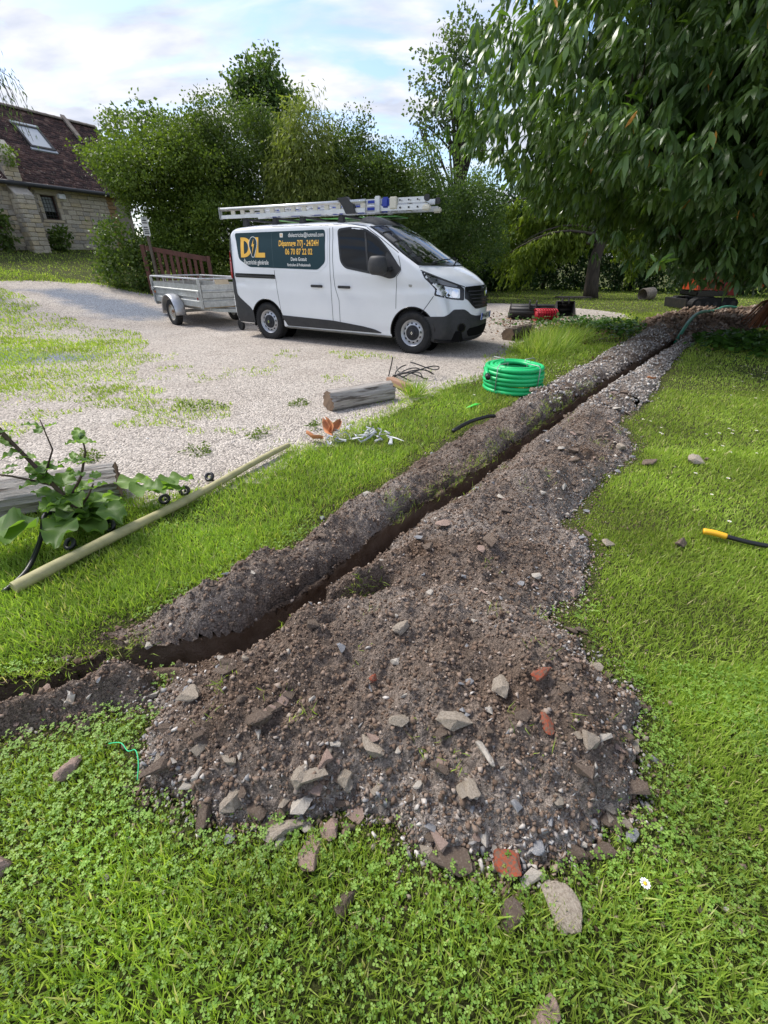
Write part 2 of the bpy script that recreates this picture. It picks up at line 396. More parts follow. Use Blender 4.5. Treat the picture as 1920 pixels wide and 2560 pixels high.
def soil(x, y):
    """returns height above the lawn, signed footprint distance, region code (0 left bank, 1 trench, 2 heap, 3 small bank, 4 far soil), dryness"""
    wx = x + .13 * fbm(x, y, 6, 4, 5, .65); wy = y + .13 * fbm(x, y, 6, 4, 9, .65)
    sl = sline(x + .4 * (wx - x), y + .4 * (wy - y), LIPL)
    bxx = wx + .10 * fbm(x, y, 2.6, 3, 15); byy = wy + .10 * fbm(x, y, 2.6, 3, 19); sb = sdpoly(bxx, byy, P_BANK); sh = sdpoly(wx, wy, P_HEAP); s3 = sdpoly(wx, wy, BANK_BL); s4 = sdpoly(wx, wy, FARSOIL)
    tr = np.minimum(-sl, TW + sl); tr = np.where(wy > 10.3, -1, tr)
    foot = np.maximum.reduce([sb, sh, s3, s4, tr]); rim_d = np.minimum.reduce([pdist(wx, wy, BANK_OUT), pdist(wx, wy, HEAP_OUT), pdist(wx, wy, BANK_BL, True), np.abs(s4) + (s4 < 0)]); foot = np.where((foot > -.025) & (rim_d > .035), np.maximum(foot, np.minimum(rim_d - .03, .2)), foot)
    big = fbm(x, y, 3.1, 3, 31); mid = fbm(x, y, 11, 4, 41); fine = fbm(x, y, 42, 3, 51)
    dl = np.maximum(sl, 0); do = pdist(bxx, byy, BANK_OUT)
    tb = do / np.maximum(do + dl, 1e-6); hb = (.140 + .16 * big + .13 * fbm(x, y, 1.3, 2, 33)) * np.sin(np.pi * np.clip(tb * .97 + .01, 0, 1)) ** .6 * sst(-.02, .34, pdist(x, y, [(-1.22, 1.33), (-1.0, 1.25)])) * (.75 + .25 * sst(0, .1, do))
    db = pdist(wx, wy, HEAP_OUT); dt = np.maximum(-sl - TW, 0)
    A = .13 + .06 * np.exp(-(((x + .12) / .22) ** 2 + ((y - 1.62) / .12) ** 2)) + .13 * np.exp(-(((x - .12) / .55) ** 2 + ((y - .98) / .38) ** 2)) + .07 * np.exp(-(((x - 1.1) / .6) ** 2 + ((y - 2.9) / .7) ** 2))
    hh = A * (1 - np.exp(-db / .15)) * (.18 + .82 * sst(0, .17, dt)) * (1 + 1.3 * big)
    hh = hh + .085 * np.exp(-((x + .20 - .9 * (y - 1.55)) / .20) ** 2 - ((y - 1.55) / .075) ** 2); g2 = pdist(x, y, GAP2); hh = hh - .26 * np.exp(-(g2 / .040) ** 2)
    h3 = .075 * np.minimum(1, s3 / .07) * (1 + big); h4 = .15 * sst(0, .5, s4) * (1 + 2 * big)
    h = np.where(sh > 0, hh, -.05)
    h = np.where(sb > 0, np.maximum(hb, np.where(sh > 0, hh, -1)), h); h = np.where(s3 > 0, np.maximum(h, h3), h); h = np.where(s4 > 0, np.maximum(h, h4), h)
    reg = np.where(s4 > 0, 4, 2); reg = np.where(s3 > np.maximum(sh, -.02), 3, reg); reg = np.where((sb > 0) | ((sl > 0) & (reg == 2) & (sb > sh)), 0, reg)
    intr = (tr > 0) & (s3 <= 0.0)
    lipz = .008 + .02 * big
    h = np.where(intr, lipz, h); reg = np.where(intr & (tr > .010), 1, reg)
    rough = np.where(foot > 0, np.minimum(1, .35 + foot / .06), .2)
    lumps = np.maximum(vn(x, y, 34, 62) - .5, 0) * .030 + np.maximum(vn(x, y, 17, 63) - .58, 0) * .05
    h = h + rough * (.045 * mid + .026 * fine + .014 * (vn(x, y, 70, 61) - .5) + lumps)
    h = np.where(foot < 0, h * 0 - .012 - np.minimum(.05, -foot) * 1.2, h)
    dry = np.where(reg == 0, .50, .1) + .75 * np.exp(-db / .10) * (reg == 2) + np.where((reg == 2) & (y > 1.9), .35, 0) + 1.9 * fbm(x, y, 2.2, 4, 71)
    dry = np.where(reg == 1, .0, dry)
    return h, foot, reg, np.clip(dry, 0, 1), sl

GRAVEL = [(4.4, 18.2), (6.6, 16.4), (7.4, 15.0), (7.0, 13.6), (5.2, 12.5), (3.9, 11.6), (3.0, 9.9), (2.32, 8.52), (1.87, 7.06), (1.31, 6.12), (.72, 5.76), (.32, 5.0), (-.01, 4.46), (-.25, 4.2), (-.41, 3.85), (-.57, 3.6), (-.79, 3.5), (-.96, 2.93), (-1.15, 2.8), (-1.34, 2.61), (-1.46, 2.58), (-1.94, 2.6), (-2.25, 2.54), (-2.6, 2.46), (-5, 2.2), (-8, 4), (-10, 7), (-11.5, 9.5), (-12.5, 11.5), (-11.5, 13.2), (-10.2, 13.8), (-9.8, 14.24), (-8.8, 14.7), (-7.84, 14.6), (-6.95, 14.4), (-6, 14.4), (-4, 15.6), (-1, 17), (2, 18.4)]
VERGE = [(-5.2, 4.75), (-4.37, 4.88), (-3.82, 4.74), (-3.25, 4.91), (-3.42, 5.86), (-4.06, 7.51), (-5.27, 9.64), (-6.14, 10.31), (-7.33, 10.74), (-8.0, 11.1), (-9.1, 12.2), (-9.78, 12.7), (-11, 13), (-14, 11), (-12, 6), (-8, 4.2)]
SLATE = [[(-9.6, 13.0), (-8.3, 12.1), (-7.2, 11.6), (-6.2, 11.5), (-5.3, 12.2), (-5.9, 12.9), (-7.0, 13.4), (-8.4, 13.6), (-9.3, 13.6)], [(-8.3, 8.3), (-6.6, 8.0), (-5.6, 7.7), (-4.75, 7.55), (-4.9, 6.9), (-5.8, 6.7), (-7, 6.6), (-8.5, 7.4)]]
def gsd(x, y):
    wx = x + .35 * fbm(x, y, 1.6, 4, 81) * np.minimum(1, np.hypot(x, y) / 6) ; wy = y + .35 * fbm(x, y, 1.6, 4, 83) * np.minimum(1, np.hypot(x, y) / 6)
    return sdpoly(wx, wy, GRAVEL)
def vsd(x, y):
    return sdpoly(x + .8 * fbm(x, y, 1.1, 4, 85), y + .8 * fbm(x, y, 1.1, 4, 87), VERGE)

# ------------------------------------------------------------------ materials of the ground
m_lawn = mat('lawn_soil', (.085, .108, .030), .95, var=(2.0, (.125, .125, .050), .35, .7), var2=(130, (.040, .042, .018), .42, .62), bump=(120, 1.0, .03), coords='Position', spec=.1)
m_gravel = mat('pale_gravel', (.53, .475, .42), .9, var=(1.3, (.43, .375, .325), .4, .75), var2=(7, (.40, .35, .31), .52, .8), attr=('slate', (.215, .24, .285)), vor=(66, .55, .9), coords='Position', spec=.2)
m_soil = mat('dug_soil', (.172, .116, .082), .97, var=(5, (.255, .188, .144), .40, .66), var2=(110, (.085, .060, .045), .5, .72), bump=(170, 1.0, .016), vor=(125, .42, 1.0), attr=('dry', (.45, .385, .335)), coords='Position', spec=.12)
m_soil_deep = mat('trench_soil', (.125, .086, .061), .95, var=(12, (.19, .138, .102), .35, .7), bump=(90, .9, .015), coords='Position', spec=.2)

# ------------------------------------------------------------------ the ground sheet
def axis(a, fine):
    o = [a[0]]
    for lim, st in fine:
        while o[-1] < lim - 1e-6: o.append(min(o[-1] + st, lim))
    return np.array(o)
gx = axis((-220,), ((-60, 20), (-20, 4), (-6, .5), (-2.5, .12), (3, .05), (8, .12), (16, .4), (60, 4), (220, 20)))
gy = axis((-60,), ((-4, 8), (0, .5), (5, .05), (12, .14), (22, .4), (60, 4), (300, 24)))
X, Y = np.meshgrid(gx, gy, indexing='ij')
h_, foot_, _, _, _ = soil(X, Y)
Z = ter(X, Y) + .03 * fbm(X, Y, .5, 3, 3) * np.minimum(1, np.hypot(X, Y) / 8)
Z = np.where(foot_ > .05, -.75, np.where(foot_ > .0, -.03, Z))
nx, ny = len(gx), len(gy)
ii = (np.arange(nx - 1)[:, None] * ny + np.arange(ny - 1)[None]).ravel()
F = np.stack([ii, ii + ny, ii + ny + 1, ii + 1], 1)
o = bigmesh('ground', np.stack([X, Y, Z], -1).reshape(-1, 3), F, m_lawn, smooth=True); o['kind'] = 'structure'

def sheet(name, sdf, x0, x1, y0, y1, st, m, lift, amp=.0, smooth=True):
    ax = np.arange(x0, x1, st); ay = np.arange(y0, y1, st); A, B = np.meshgrid(ax, ay, indexing='ij'); s = sdf(A, B); n2 = len(ay)
    Zs = ter(A, B) + .03 * fbm(A, B, .5, 3, 3) * np.minimum(1, np.hypot(A, B) / 8) + lift * sst(0, .12, s + .06) + amp * fbm(A, B, 1.2, 3, 91)
    i = (np.arange(len(ax) - 1)[:, None] * n2 + np.arange(n2 - 1)[None]).ravel(); f = np.stack([i, i + n2, i + n2 + 1, i + 1], 1)
    keep = s.ravel()[f].max(1) > -.06; f = f[keep]; u, inv = np.unique(f, return_inverse=True)
    o = bigmesh(name, np.stack([A, B, Zs], -1).reshape(-1, 3)[u], inv.reshape(f.shape), m, smooth=smooth); o['kind'] = 'structure'; return o
GD = sheet('gravel_drive', gsd, -13, 8, 2.0, 19, .09, m_gravel, .012)
_sa = np.array([v.co[:] for v in GD.data.vertices]); _x, _y = _sa[:, 0], _sa[:, 1]; _sd = np.maximum(*[sdpoly(_x + 1.1 * fbm(_x, _y, .9, 4, 93), _y + .7 * fbm(_x, _y, .9, 4, 95), q) for q in SLATE])
_at = GD.data.attributes.new('slate', 'FLOAT', 'POINT'); _at.data.foreach_set('value', np.clip(sst(-.35, .35, _sd + .6 * fbm(_x, _y, 4, 3, 97)), 0, 1).astype(np.float32))

# ------------------------------------------------------------------ dug soil: banks, trench, heap
def soil_grid(x0, x1, y0, y1, st, ymin=None, ymax=None):
    ax = np.arange(x0, x1, st); ay = np.arange(y0, y1, st); A, B = np.meshgrid(ax, ay, indexing='ij')
    h, ft, rg, dr, sl = soil(A, B); n2 = len(ay)
    i = (np.arange(len(ax) - 1)[:, None] * n2 + np.arange(n2 - 1)[None]).ravel(); f = np.stack([i, i + n2, i + n2 + 1, i + 1], 1)
    keep = ft.ravel()[f].max(1) > -.05; f = f[keep]
    jx = st * .35 * (vn(A, B, 1 / st * .77, 101) - .5); jy = st * .35 * (vn(A, B, 1 / st * .77, 103) - .5)
    V = np.stack([A + jx, B + jy, h + ter(A, B)], -1).reshape(-1, 3)
    rgf = np.array([np.bincount(q, minlength=5).argmax() for q in rg.ravel()[f]]) if len(f) < 5000 else rg.ravel()[f[:, 0]]
    return V, f, rgf, dr.ravel()
Vn, Fn, Rn, Dn = soil_grid(-2.35, 2.75, .15, 5.0, .0135)
Vf, Ff, Rf, Df = soil_grid(1.3, 14, 5.0 - .0135 - .03, 16.4, .045)
Va = np.vstack([Vn, Vf]); Fa = np.vstack([Fn, Ff + len(Vn)]); Ra = np.concatenate([Rn, Rf]); Da = np.concatenate([Dn, Df])
def soil_part(name, codes, m):
    f = Fa[np.isin(Ra, codes)]; u, inv = np.unique(f, return_inverse=True)
    return bigmesh(name, Va[u], inv.reshape(f.shape), m, {'dry': Da[u]}, smooth=True)
tag(soil_part('soil_bank', [0], m_soil), 'long narrow bank of dry grey soil between the trench and the gravel side lawn', 'soil bank')
def trench_mesh():
    pts = [];
    for (ax, ay), (bx, by) in zip(LIPL[:-1], LIPL[1:]):
        L_ = math.hypot(bx - ax, by - ay); dist_ = math.hypot(ax, ay); n = max(1, int(L_ / (.02 if dist_ < 5 else .06)))
        for k in range(n): pts.append((ax + (bx - ax) * k / n, ay + (by - ay) * k / n))
    pts.append(LIPL[-1]); pts = np.array(pts); tn = np.gradient(pts, axis=0); ker = np.ones(9) / 9
    tn = np.stack([np.convolve(np.pad(tn[:, i], 4, 'edge'), ker, 'valid') for i in (0, 1)], 1); tn /= np.linalg.norm(tn, axis=1, keepdims=True); nr = np.stack([tn[:, 1], -tn[:, 0]], 1)
    s_ = np.concatenate([[0], np.cumsum(np.hypot(*np.diff(pts, axis=0).T))]); rows = []
    vs = [-.05, -.012, .0, .004, .006, .010, .012, .016, .024, .05, .5, .95, .976, .984, .988, .990, .994, .996, 1.0, 1.012, 1.05]; zs = [-.06, .0, .01, -.01, -.05, -.10, -.16, -.22, -.28, -.32, -.34, -.32, -.28, -.22, -.16, -.10, -.05, -.01, .01, .0, -.06]
    Vt = []
    for v_, z_ in zip(vs, zs):
        k = np.full(len(s_), v_); nz_ = fbm(s_ * 1.0, np.full(len(s_), z_ * 3 + v_ * 7), 14, 4, 141) * (.06 if -.3 < z_ < .03 else .02)
        off_ = (v_ if v_ < .1 else (v_ - 1) + TW if v_ > .9 else TW * v_) + nz_
        Vt.append(np.stack([pts[:, 0] + nr[:, 0] * off_, pts[:, 1] + nr[:, 1] * off_, z_ + .05 * fbm(s_, np.full(len(s_), v_ * 3), 9, 3, 143)], 1))
    V = np.stack(Vt, 1); n, m_ = V.shape[:2]; i = (np.arange(n - 1)[:, None] * m_ + np.arange(m_ - 1)[None]).ravel()
    return bigmesh('trench', V.reshape(-1, 3), np.stack([i, i + 1, i + m_ + 1, i + m_], 1), m_soil_deep, smooth=True)
trench_mesh()['kind'] = 'structure'
tag(soil_part('soil_heap', [2], m_soil), 'broad heap of brown soil and rubble along the lawn side of the trench', 'soil heap')
tag(soil_part('soil_bank', [3], m_soil), 'short low soil bank at the near end of the trench', 'soil bank')
soil_part('disturbed_soil', [4], m_soil)['kind'] = 'structure'

def soil_z(x, y):
    h, ft, rg, _, _ = soil(np.array([x], float), np.array([y], float)); return float(max(h[0], 0) if rg[0] != 1 else h[0]) + float(ter(x, y))

# ------------------------------------------------------------------ stone prototypes
def hull_rock(seed, n=13, flat=.7, sub=0):
    r = np.random.default_rng(seed); bm = bmesh.new()
    p = r.normal(size=(n, 3)); p /= np.linalg.norm(p, axis=1, keepdims=True); p *= r.uniform(.8, 1.1, (n, 1)); p[:, 2] *= flat; p[:, 0] *= r.uniform(1.0, 1.35)
    for q in p: bm.verts.new(q)
    res = bmesh.ops.convex_hull(bm, input=bm.verts[:])
    bmesh.ops.delete(bm, geom=[v for v in bm.verts if not v.link_faces], context='VERTS')
    if sub:
        bmesh.ops.bevel(bm, geom=bm.edges[:], offset=.11, segments=1, affect='EDGES', clamp_overlap=True)
        for k in range(sub):
            bmesh.ops.triangulate(bm, faces=bm.faces[:]); bmesh.ops.subdivide_edges(bm, edges=bm.edges[:], cuts=1, use_grid_fill=False)
        bm.normal_update()
        for v in bm.verts:
            c = v.co; nz = math.sin(c.x * 7 + seed) * math.sin(c.y * 6 + 1.3 * seed) * math.sin(c.z * 8 + .7 * seed) + .5 * math.sin(c.x * 17 + c.z * 13 + seed)
            v.co += v.normal * nz * .035 + Vector(r.normal(size=3)) * .012
    bmesh.ops.triangulate(bm, faces=bm.faces[:]); bm.verts.index_update()
    V = np.array([v.co[:] for v in bm.verts]); Fq = np.array([[q.index for q in f.verts] for f in bm.faces]); bm.free(); return V, Fq
def ico(seed, jit=.22):
    bm = bmesh.new(); bmesh.ops.create_icosphere(bm, subdivisions=1, radius=1); r = np.random.default_rng(seed)
    V = np.array([v.co[:] for v in bm.verts]); V *= 1 + r.uniform(-jit, jit, (len(V), 1)); Fq = np.array([[q.index for q in f.verts] for f in bm.faces]); bm.free(); return V, Fq

def octa(seed):
    r_ = np.random.default_rng(seed); V = np.array([[1, 0, 0], [-1, 0, 0], [0, 1, 0], [0, -1, 0], [0, 0, 1], [0, 0, -1]], float); V = V * r_.uniform(.75, 1.15, (6, 1)) + r_.normal(0, .22, (6, 3))
    return V, np.array([[0, 2, 4], [2, 1, 4], [1, 3, 4], [3, 0, 4], [2, 0, 5], [1, 2, 5], [3, 1, 5], [0, 3, 5]])
def visible(x, y, z=0.0, mg=330):
    cp, sp = math.cos(R(30.14)), math.sin(R(30.14)); dz = z - 1.4; dep = y * cp - dz * sp
    u = y * sp + dz * cp; px = 960 + 1085 * x / np.maximum(dep, .05); py = 1280 - 1085 * u / np.maximum(dep, .05)
    return (dep > .05) & (px > -mg) & (px < 1920 + mg) & (py < 2560 + mg * 2)

# loose clods and grit lying on the soil (uncountable)
def scatter_rocks(name, n, region, smin, smax, stops, m=None, seeds=(1, 2, 3), maker=ico, label='', cat='', sig=.6, sink=.15):
    r = np.random.default_rng(abs(hash(name)) % 9999 if False else len(name) * 31 + n)
    xs, ys = region(r, n); h, ft, rg, dr, sl = soil(xs, ys); z = np.where(ft > 0, h, 0) + ter(xs, ys)
    sc = np.clip(np.exp(r.normal(np.log((smin * smax) ** .5), sig, len(xs))), smin, smax)
    VV, FF, RR = [], [], []; off = 0
    k = r.integers(0, len(seeds), len(xs))
    for i, sd in enumerate(seeds):
        s = k == i
        if not s.any(): continue
        PV, PF = maker(sd); nn = s.sum(); d = r.normal(size=(nn, 3)); rt = frames(d, r.uniform(0, 6.28, nn))
        S3 = sc[s][:, None] * r.uniform(.65, 1.2, (nn, 3)); pos = np.stack([xs[s], ys[s], z[s] + sc[s] * (.5 - sink)], 1)
        v, f, q = scatter(PV, PF, pos, rt, S3, r.random(nn)); VV.append(v); FF.append(f + off); RR.append(q); off += len(v)
    o = bigmesh(name, np.vstack(VV), np.vstack(FF), m, {'rnd': np.concatenate(RR)}); tag(o, label, cat, kind='stuff'); return o
m_clod = rampmat('clod', [(0, (.118, .080, .058)), (.5, (.182, .128, .095)), (.88, (.245, .183, .143)), (1, (.38, .315, .265))], .95, bump=(160, .6, .004), spec=.15)
m_grit = rampmat('grit', [(0, (.19, .16, .14)), (.35, (.33, .285, .25)), (.6, (.25, .25, .255)), (.8, (.46, .42, .38)), (1, (.58, .55, .52))], .9, bump=(140, .4, .003), spec=.25)
def on_soil(r, n, codes=(0, 2, 3), near=True, toe=0.0, spill=.07):
    xs = r.uniform(-1.7, 2.8, n * 8); ys = .4 + (r.random(n * 8) ** 1.7) * 4.6 if near else r.uniform(4.5, 11, n * 8)
    if not near: xs = r.uniform(1.2, 8, n * 8)
    _, ft, rg, dr, sl = soil(xs, ys); db = pdist(xs, ys, HEAP_OUT)
    ok = ((ft > -.02 - toe * .12) | ((ft > -spill * 2) & (r.random(len(xs)) < .35 * np.exp(ft / spill)))) & np.isin(rg, codes) & visible(xs, ys)
    if toe: ok &= (r.random(len(xs)) < np.exp(-db / toe)) | (r.random(len(xs)) < (.02 if toe < .1 else .06))
    return xs[ok][:n], ys[ok][:n]
scatter_rocks('soil_clods', 34000, lambda r, n: on_soil(r, n, (0, 2, 3), True, 0, .20), .0018, .0125, None, m_clod, (1, 2, 3, 4, 5, 6), octa, 'loose brown crumbs and clods covering the dug soil', 'soil crumbs', .5)
scatter_rocks('grit', 8000, lambda r, n: on_soil(r, n, (0, 2, 3), True, .075, .16), .003, .0145, None, m_grit, (5, 6, 7), lambda s: hull_rock(s, 8), 'pale grit and small pebbles along the edges of the dug soil', 'grit', .45)
scatter_rocks('far_clods', 5000, lambda r, n: (lambda x, y: (x[soil(x, y)[1] > 0], y[soil(x, y)[1] > 0]))(r.uniform(5.8, 13.2, n), r.uniform(9.4, 15.5, n)), .02, .085, None, m_clod, (3, 4), lambda s: hull_rock(s, 9, .8), 'brown clods of the churned soil in front of the excavator', 'soil clods', .5)
scatter_rocks('rubble', 6000, lambda r, n: on_soil(r, n, (0, 2, 4), False), .009, .028, None, m_grit, (8, 9), lambda s: hull_rock(s, 8), 'stony grey rubble on the far stretch of the trench banks', 'rubble', .4)
def on_gravel(r, n):
    y = 2.3 + (r.random(n * 5) ** 1.8) * 9; x = r.uniform(-1, 1, n * 5) * (y * .95 + .5); ok = (gsd(x, y) > -.05) & (vsd(x, y) < .3) & visible(x, y); return x[ok][:n], y[ok][:n]
m_peb = rampmat('gravel_pebble', [(0, (.14, .12, .105)), (.3, (.38, .335, .295)), (.7, (.56, .515, .47)), (1, (.70, .67, .63))], .85, spec=.3)
scatter_rocks('gravel_pebbles', 18000, on_gravel, .005, .0145, None, m_peb, (11, 12, 13, 14), octa, 'pale pinkish gravel pebbles strewn over the drive', 'gravel', .3, sink=.3)

# ------------------------------------------------------------------ individual stones
m_lime = mat('limestone', (.50, .43, .345), .9, var=(9, (.31, .25, .195), .4, .62), var2=(40, (.62, .55, .46), .5, .75), bump=(45, .8, .012), spec=.2)
m_brownst = mat('soil_caked_stone', (.20, .150, .117), .95, var=(7, (.34, .28, .225), .5, .7), bump=(45, .9, .012), spec=.15)
m_flint = mat('grey_flint', (.20, .205, .22), .7, var=(8, (.38, .37, .36), .5, .7), bump=(30, .5, .008), spec=.35)
m_white = mat('white_limestone', (.50, .46, .405), .9, var=(9, (.34, .295, .245), .42, .66), bump=(45, .6, .01), spec=.2)
m_brick = mat('broken_brick', (.34, .085, .045), .9, var=(4.5, (.17, .115, .085), .44, .56), bump=(60, .6, .008), spec=.2)
m_pink = mat('pinkish_stone', (.44, .32, .265), .9, var=(8, (.30, .215, .175), .4, .7), bump=(45, .8, .01), spec=.2)
ROCKM = {'lime': m_lime, 'brown': m_brownst, 'flint': m_flint, 'white': m_white, 'brick': m_brick, 'pink': m_pink}
_rock_cache = {}
def rockmesh(seed, mk, big):
    key = (seed, mk, big)
    if key not in _rock_cache:
        V, Fq = hull_rock(seed, 12 if big else 9, .72, 2 if big else 0)
        me = bpy.data.meshes.new('stone'); me.from_pydata(V.tolist(), [], Fq.tolist()); me.materials.append(ROCKM[mk])
        if big: me.polygons.foreach_set('use_smooth', [True] * len(me.polygons)); me.set_sharp_from_angle(angle=R(38))
        _rock_cache[key] = me
    return _rock_cache[key]
def stone(x, y, sx, sy, sz, mk, label, group=None, rz=None, seed=1, big=True, name='stone', sink=.12):
    if big: k_ = .76 if seed == 21 else .92; sx, sy, sz = sx * k_, sy * k_ * .95, sz * .9
    o = link(name, rockmesh(seed, mk, big)); o.scale = (sx, sy, sz)
    _, ft, _, _, _ = soil(np.array([x]), np.array([y])); z = soil_z(x, y) if ft[0] > 0 else float(ter(x, y))
    o.location = (x, y, z + sz * (1 - sink) * .72); o.rotation_euler = (random.uniform(-.25, .25), random.uniform(-.25, .25), random.uniform(0, 6.28) if rz is None else rz)
    return tag(o, label, 'stone' if name == 'stone' else name.replace('_', ' '), group)
BIG = [
 (.445, .44, .062, .085, .045, 'lime', 'largest pale stone with a dark muddy patch, alone on the grass in front', .2, 21),
 (.319, .425, .040, .045, .036, 'brown', 'round mud-brown stone on the grass beside the largest pale stone', 1.0, 22),
 (-.091, .44, .036, .036, .030, 'brown', 'small squarish brown stone alone on the clover below the heap', .4, 23),
 (-.195, .555, .045, .075, .030, 'pink', 'long pinkish slab standing out of three stones at the heap foot', .15, 24),
 (-.275, .605, .060, .040, .032, 'lime', 'mossy yellowish stone left of the pinkish slab at the heap foot', .3, 25),
 (-.150, .605, .038, .040, .030, 'pink', 'rounded pinkish stone right of the pinkish slab at the heap foot', .9, 26),
 (.195, .540, .062, .050, .034, 'brown', 'broad flat mud-brown stone with a grass tuft at the heap foot', .1, 27),
 (.336, .535, .042, .055, .032, 'brick', 'piece of stone with a bright orange-red broken face at the heap foot', .6, 28),
 (-.974, .765, .062, .048, .042, 'pink', 'tan block of stone alone on the grass below the trench end', .5, 29),
 (-1.02, .50, .060, .055, .045, 'pink', 'reddish-brown stone cut off by the left edge of the picture', .2, 30),
 (-.709, .487, .020, .020, .018, 'white', 'small whitish stone alone in the clover of the near lawn', .2, 31),
 (.340, .262, .040, .045, .035, 'pink', 'pinkish stone at the very bottom edge of the picture', .2, 32),
 (.285, .735, .030, .068, .030, 'white', 'long pale grey stone pointing down the face of the heap', .35, 33),
 (.215, .815, .055, .042, .034, 'lime', 'triangular cream stone in the middle of the heap face', .1, 34),
 (.060, 1.165, .050, .038, .034, 'lime', 'pale angular stone at the top of the near heap', .9, 35),
 (-.195, .70, .040, .028, .024, 'lime', 'pale flat stone resting on the lower left part of the heap', .3, 36),
 (-.17, .745, .030, .034, .030, 'pink', 'pink-cream block resting above the pale flat stone', .6, 37),
 (-.235, .655, .036, .036, .030, 'white', 'whitish lump just above the three stones at the heap foot', .2, 38),
 (2.486, 3.215, .095, .070, .065, 'lime', 'large brown and cream rock alone on the right lawn', .2, 39),
 (1.69, 2.05, .062, .050, .048, 'brown', 'dark muddy stone on the lawn near the yellow-tipped cable', .7, 40),
 (2.10, 3.18, .085, .055, .045, 'brown', 'flat grey-brown rock at the lawn edge of the heap', .5, 41),
 (1.98, 3.42, .065, .055, .050, 'lime', 'cream rock at the lawn edge of the heap beside a grey-brown one', .9, 42),
 (2.62, 3.28, .035, .030, .03, 'brown', 'small dark stone touching the large brown and cream rock', .9, 43),
 (.33, 2.02, .060, .045, .022, 'pink', 'flat tile-like stone lying halfway along the heap', .8, 44),
 (.505, .945, .045, .035, .03, 'brick', 'muddy brick lump with orange edges high on the heap face', .4, 45),
 (.50, .82, .028, .048, .026, 'brick', 'pointed red-brown brick shard on the right of the heap face', .1, 46),
 (-.03, .995, .022, .022, .02, 'brick', 'small orange-red brick chip on the middle of the heap', .4, 47),
 (.80, 1.12, .040, .032, .024, 'lime', 'pale oval stone on the right edge of the heap', .4, 48),
 (.43, .83, .034, .030, .02, 'brown', 'rounded brown clod on the right of the heap face', .4, 49),
 (.74, 1.66, .030, .026, .024, 'white', 'cream stone on the lawn beside the narrow waist of the heap', .2, 50),
 (1.28, 2.05, .050, .040, .036, 'lime', 'ochre stone at the lawn edge of the middle heap', .2, 51),
 (.70, .60, .026, .020, .02, 'flint', 'blue-grey flint on the clover at the right foot of the heap', .6, 52),
 (.42, .56, .026, .030, .022, 'flint', 'smooth blue-grey flint next to the orange-red stone', .2, 53),
 (-.15, 1.10, .018, .03, .02, 'flint', 'slim grey flint near the top of the heap', .5, 54),
 (-.56, 1.02, .020, .018, .018, 'flint', 'blue-grey flint chip at the left end of the heap', .5, 55),
]
for q in BIG:
    stone(q[0], q[1], q[2], q[3], q[4], q[5], q[6], rz=q[7], seed=q[8])
_r = np.random.default_rng(77)
def many(n, mk, label, group, smin, smax, toe, sd0, big=False, front=False):
    xs, ys = on_soil(_r, n * (6 if front else 1), (2, 0, 3), True, toe)
    if front: ok = (ys < 1.05) & (xs > -.75); xs, ys = xs[ok][:n], ys[ok][:n]
    for i, (x, y) in enumerate(zip(xs, ys)):
        s = float(np.clip(np.exp(_r.normal(math.log((smin * smax) ** .5), .4)), smin, smax)) * (1 + .25 * max(0, y - 1.5))
        stone(float(x), float(y), s * _r.uniform(.8, 1.3), s * _r.uniform(.7, 1.1), s * _r.uniform(.6, .9), mk, label, group, seed=sd0 + i % 5, big=big, sink=.4 if not big else .25)
many(75, 'white', 'small whitish limestone chip lying loose on the dug soil', 'whitish stone chips on the dug soil', .009, .028, .3, 100)
many(50, 'flint', 'small blue-grey flint lying loose on the dug soil', 'blue-grey flints on the dug soil', .009, .02, .5, 110)
many(85, 'brown', 'mud-brown lump lying loose on the dug soil', 'mud-brown lumps on the dug soil', .014, .038, .35, 120)
many(45, 'pink', 'small pinkish stone lying loose on the dug soil', 'pinkish stones on the dug soil', .011, .030, .4, 130)

many(26, 'lime', 'rough tan limestone lump half buried in the front of the heap', 'tan limestone lumps in the heap front', .020, .042, .14, 140, True, True)
many(22, 'brown', 'large mud-caked clod bedded in the front of the heap', 'mud-caked clods in the heap front', .022, .046, .2, 150, True, True)
# ------------------------------------------------------------------ grass, clover, daisies
m_grass = leafmat('grass_blade', (.175, .275, .032), (.410, .505, .110), .42, .5, .25, c3=(.58, .52, .28), pscale=1.6)
m_grass2 = leafmat('long_grass', (.150, .260, .030), (.380, .485, .100), .42, .45, .3, c3=(.58, .52, .28), pscale=1.2)
m_clover = leafmat('clover_leaf', (.125, .245, .032), (.290, .430, .095), .35, .5, .3, pscale=3.0)
BL_V = np.array([[0, 0, 0], [-.5, .42, .03], [.5, .42, .03], [0, 1, .24]]); BL_F = np.array([[0, 2, 1], [1, 2, 3]])
BLB_V = np.array([[0, 0, 0], [-.5, .45, .07], [.5, .45, .07], [0, .9, .40]])
def blades(name, x, y, hgt, wid, lean, m, label, base_z=None, seed=3, proto=BL_V, azi=None):
    r = np.random.default_rng(seed); n = len(x); az = r.uniform(0, 6.283, n) if azi is None else azi; ln = np.abs(r.normal(0, lean, n)) + .05; ln = np.minimum(ln, 1.35)
    d = np.stack([np.sin(ln) * np.cos(az), np.sin(ln) * np.sin(az), np.cos(ln)], 1); rt = frames(d, r.uniform(0, 6.283, n))
    z = (ter(x, y) if base_z is None else base_z) - .004
    v, f, q = scatter(proto, BL_F, np.stack([x, y, z], 1), rt, np.stack([wid, hgt, hgt], 1), np.clip(r.beta(2, 2.4, n), 0, 1) + (r.random(n) < .08) * .5)
    o = bigmesh(name, v, f, m, {'rnd': np.clip(q, 0, 1)}); tag(o, label, 'grass', kind='stuff'); return o
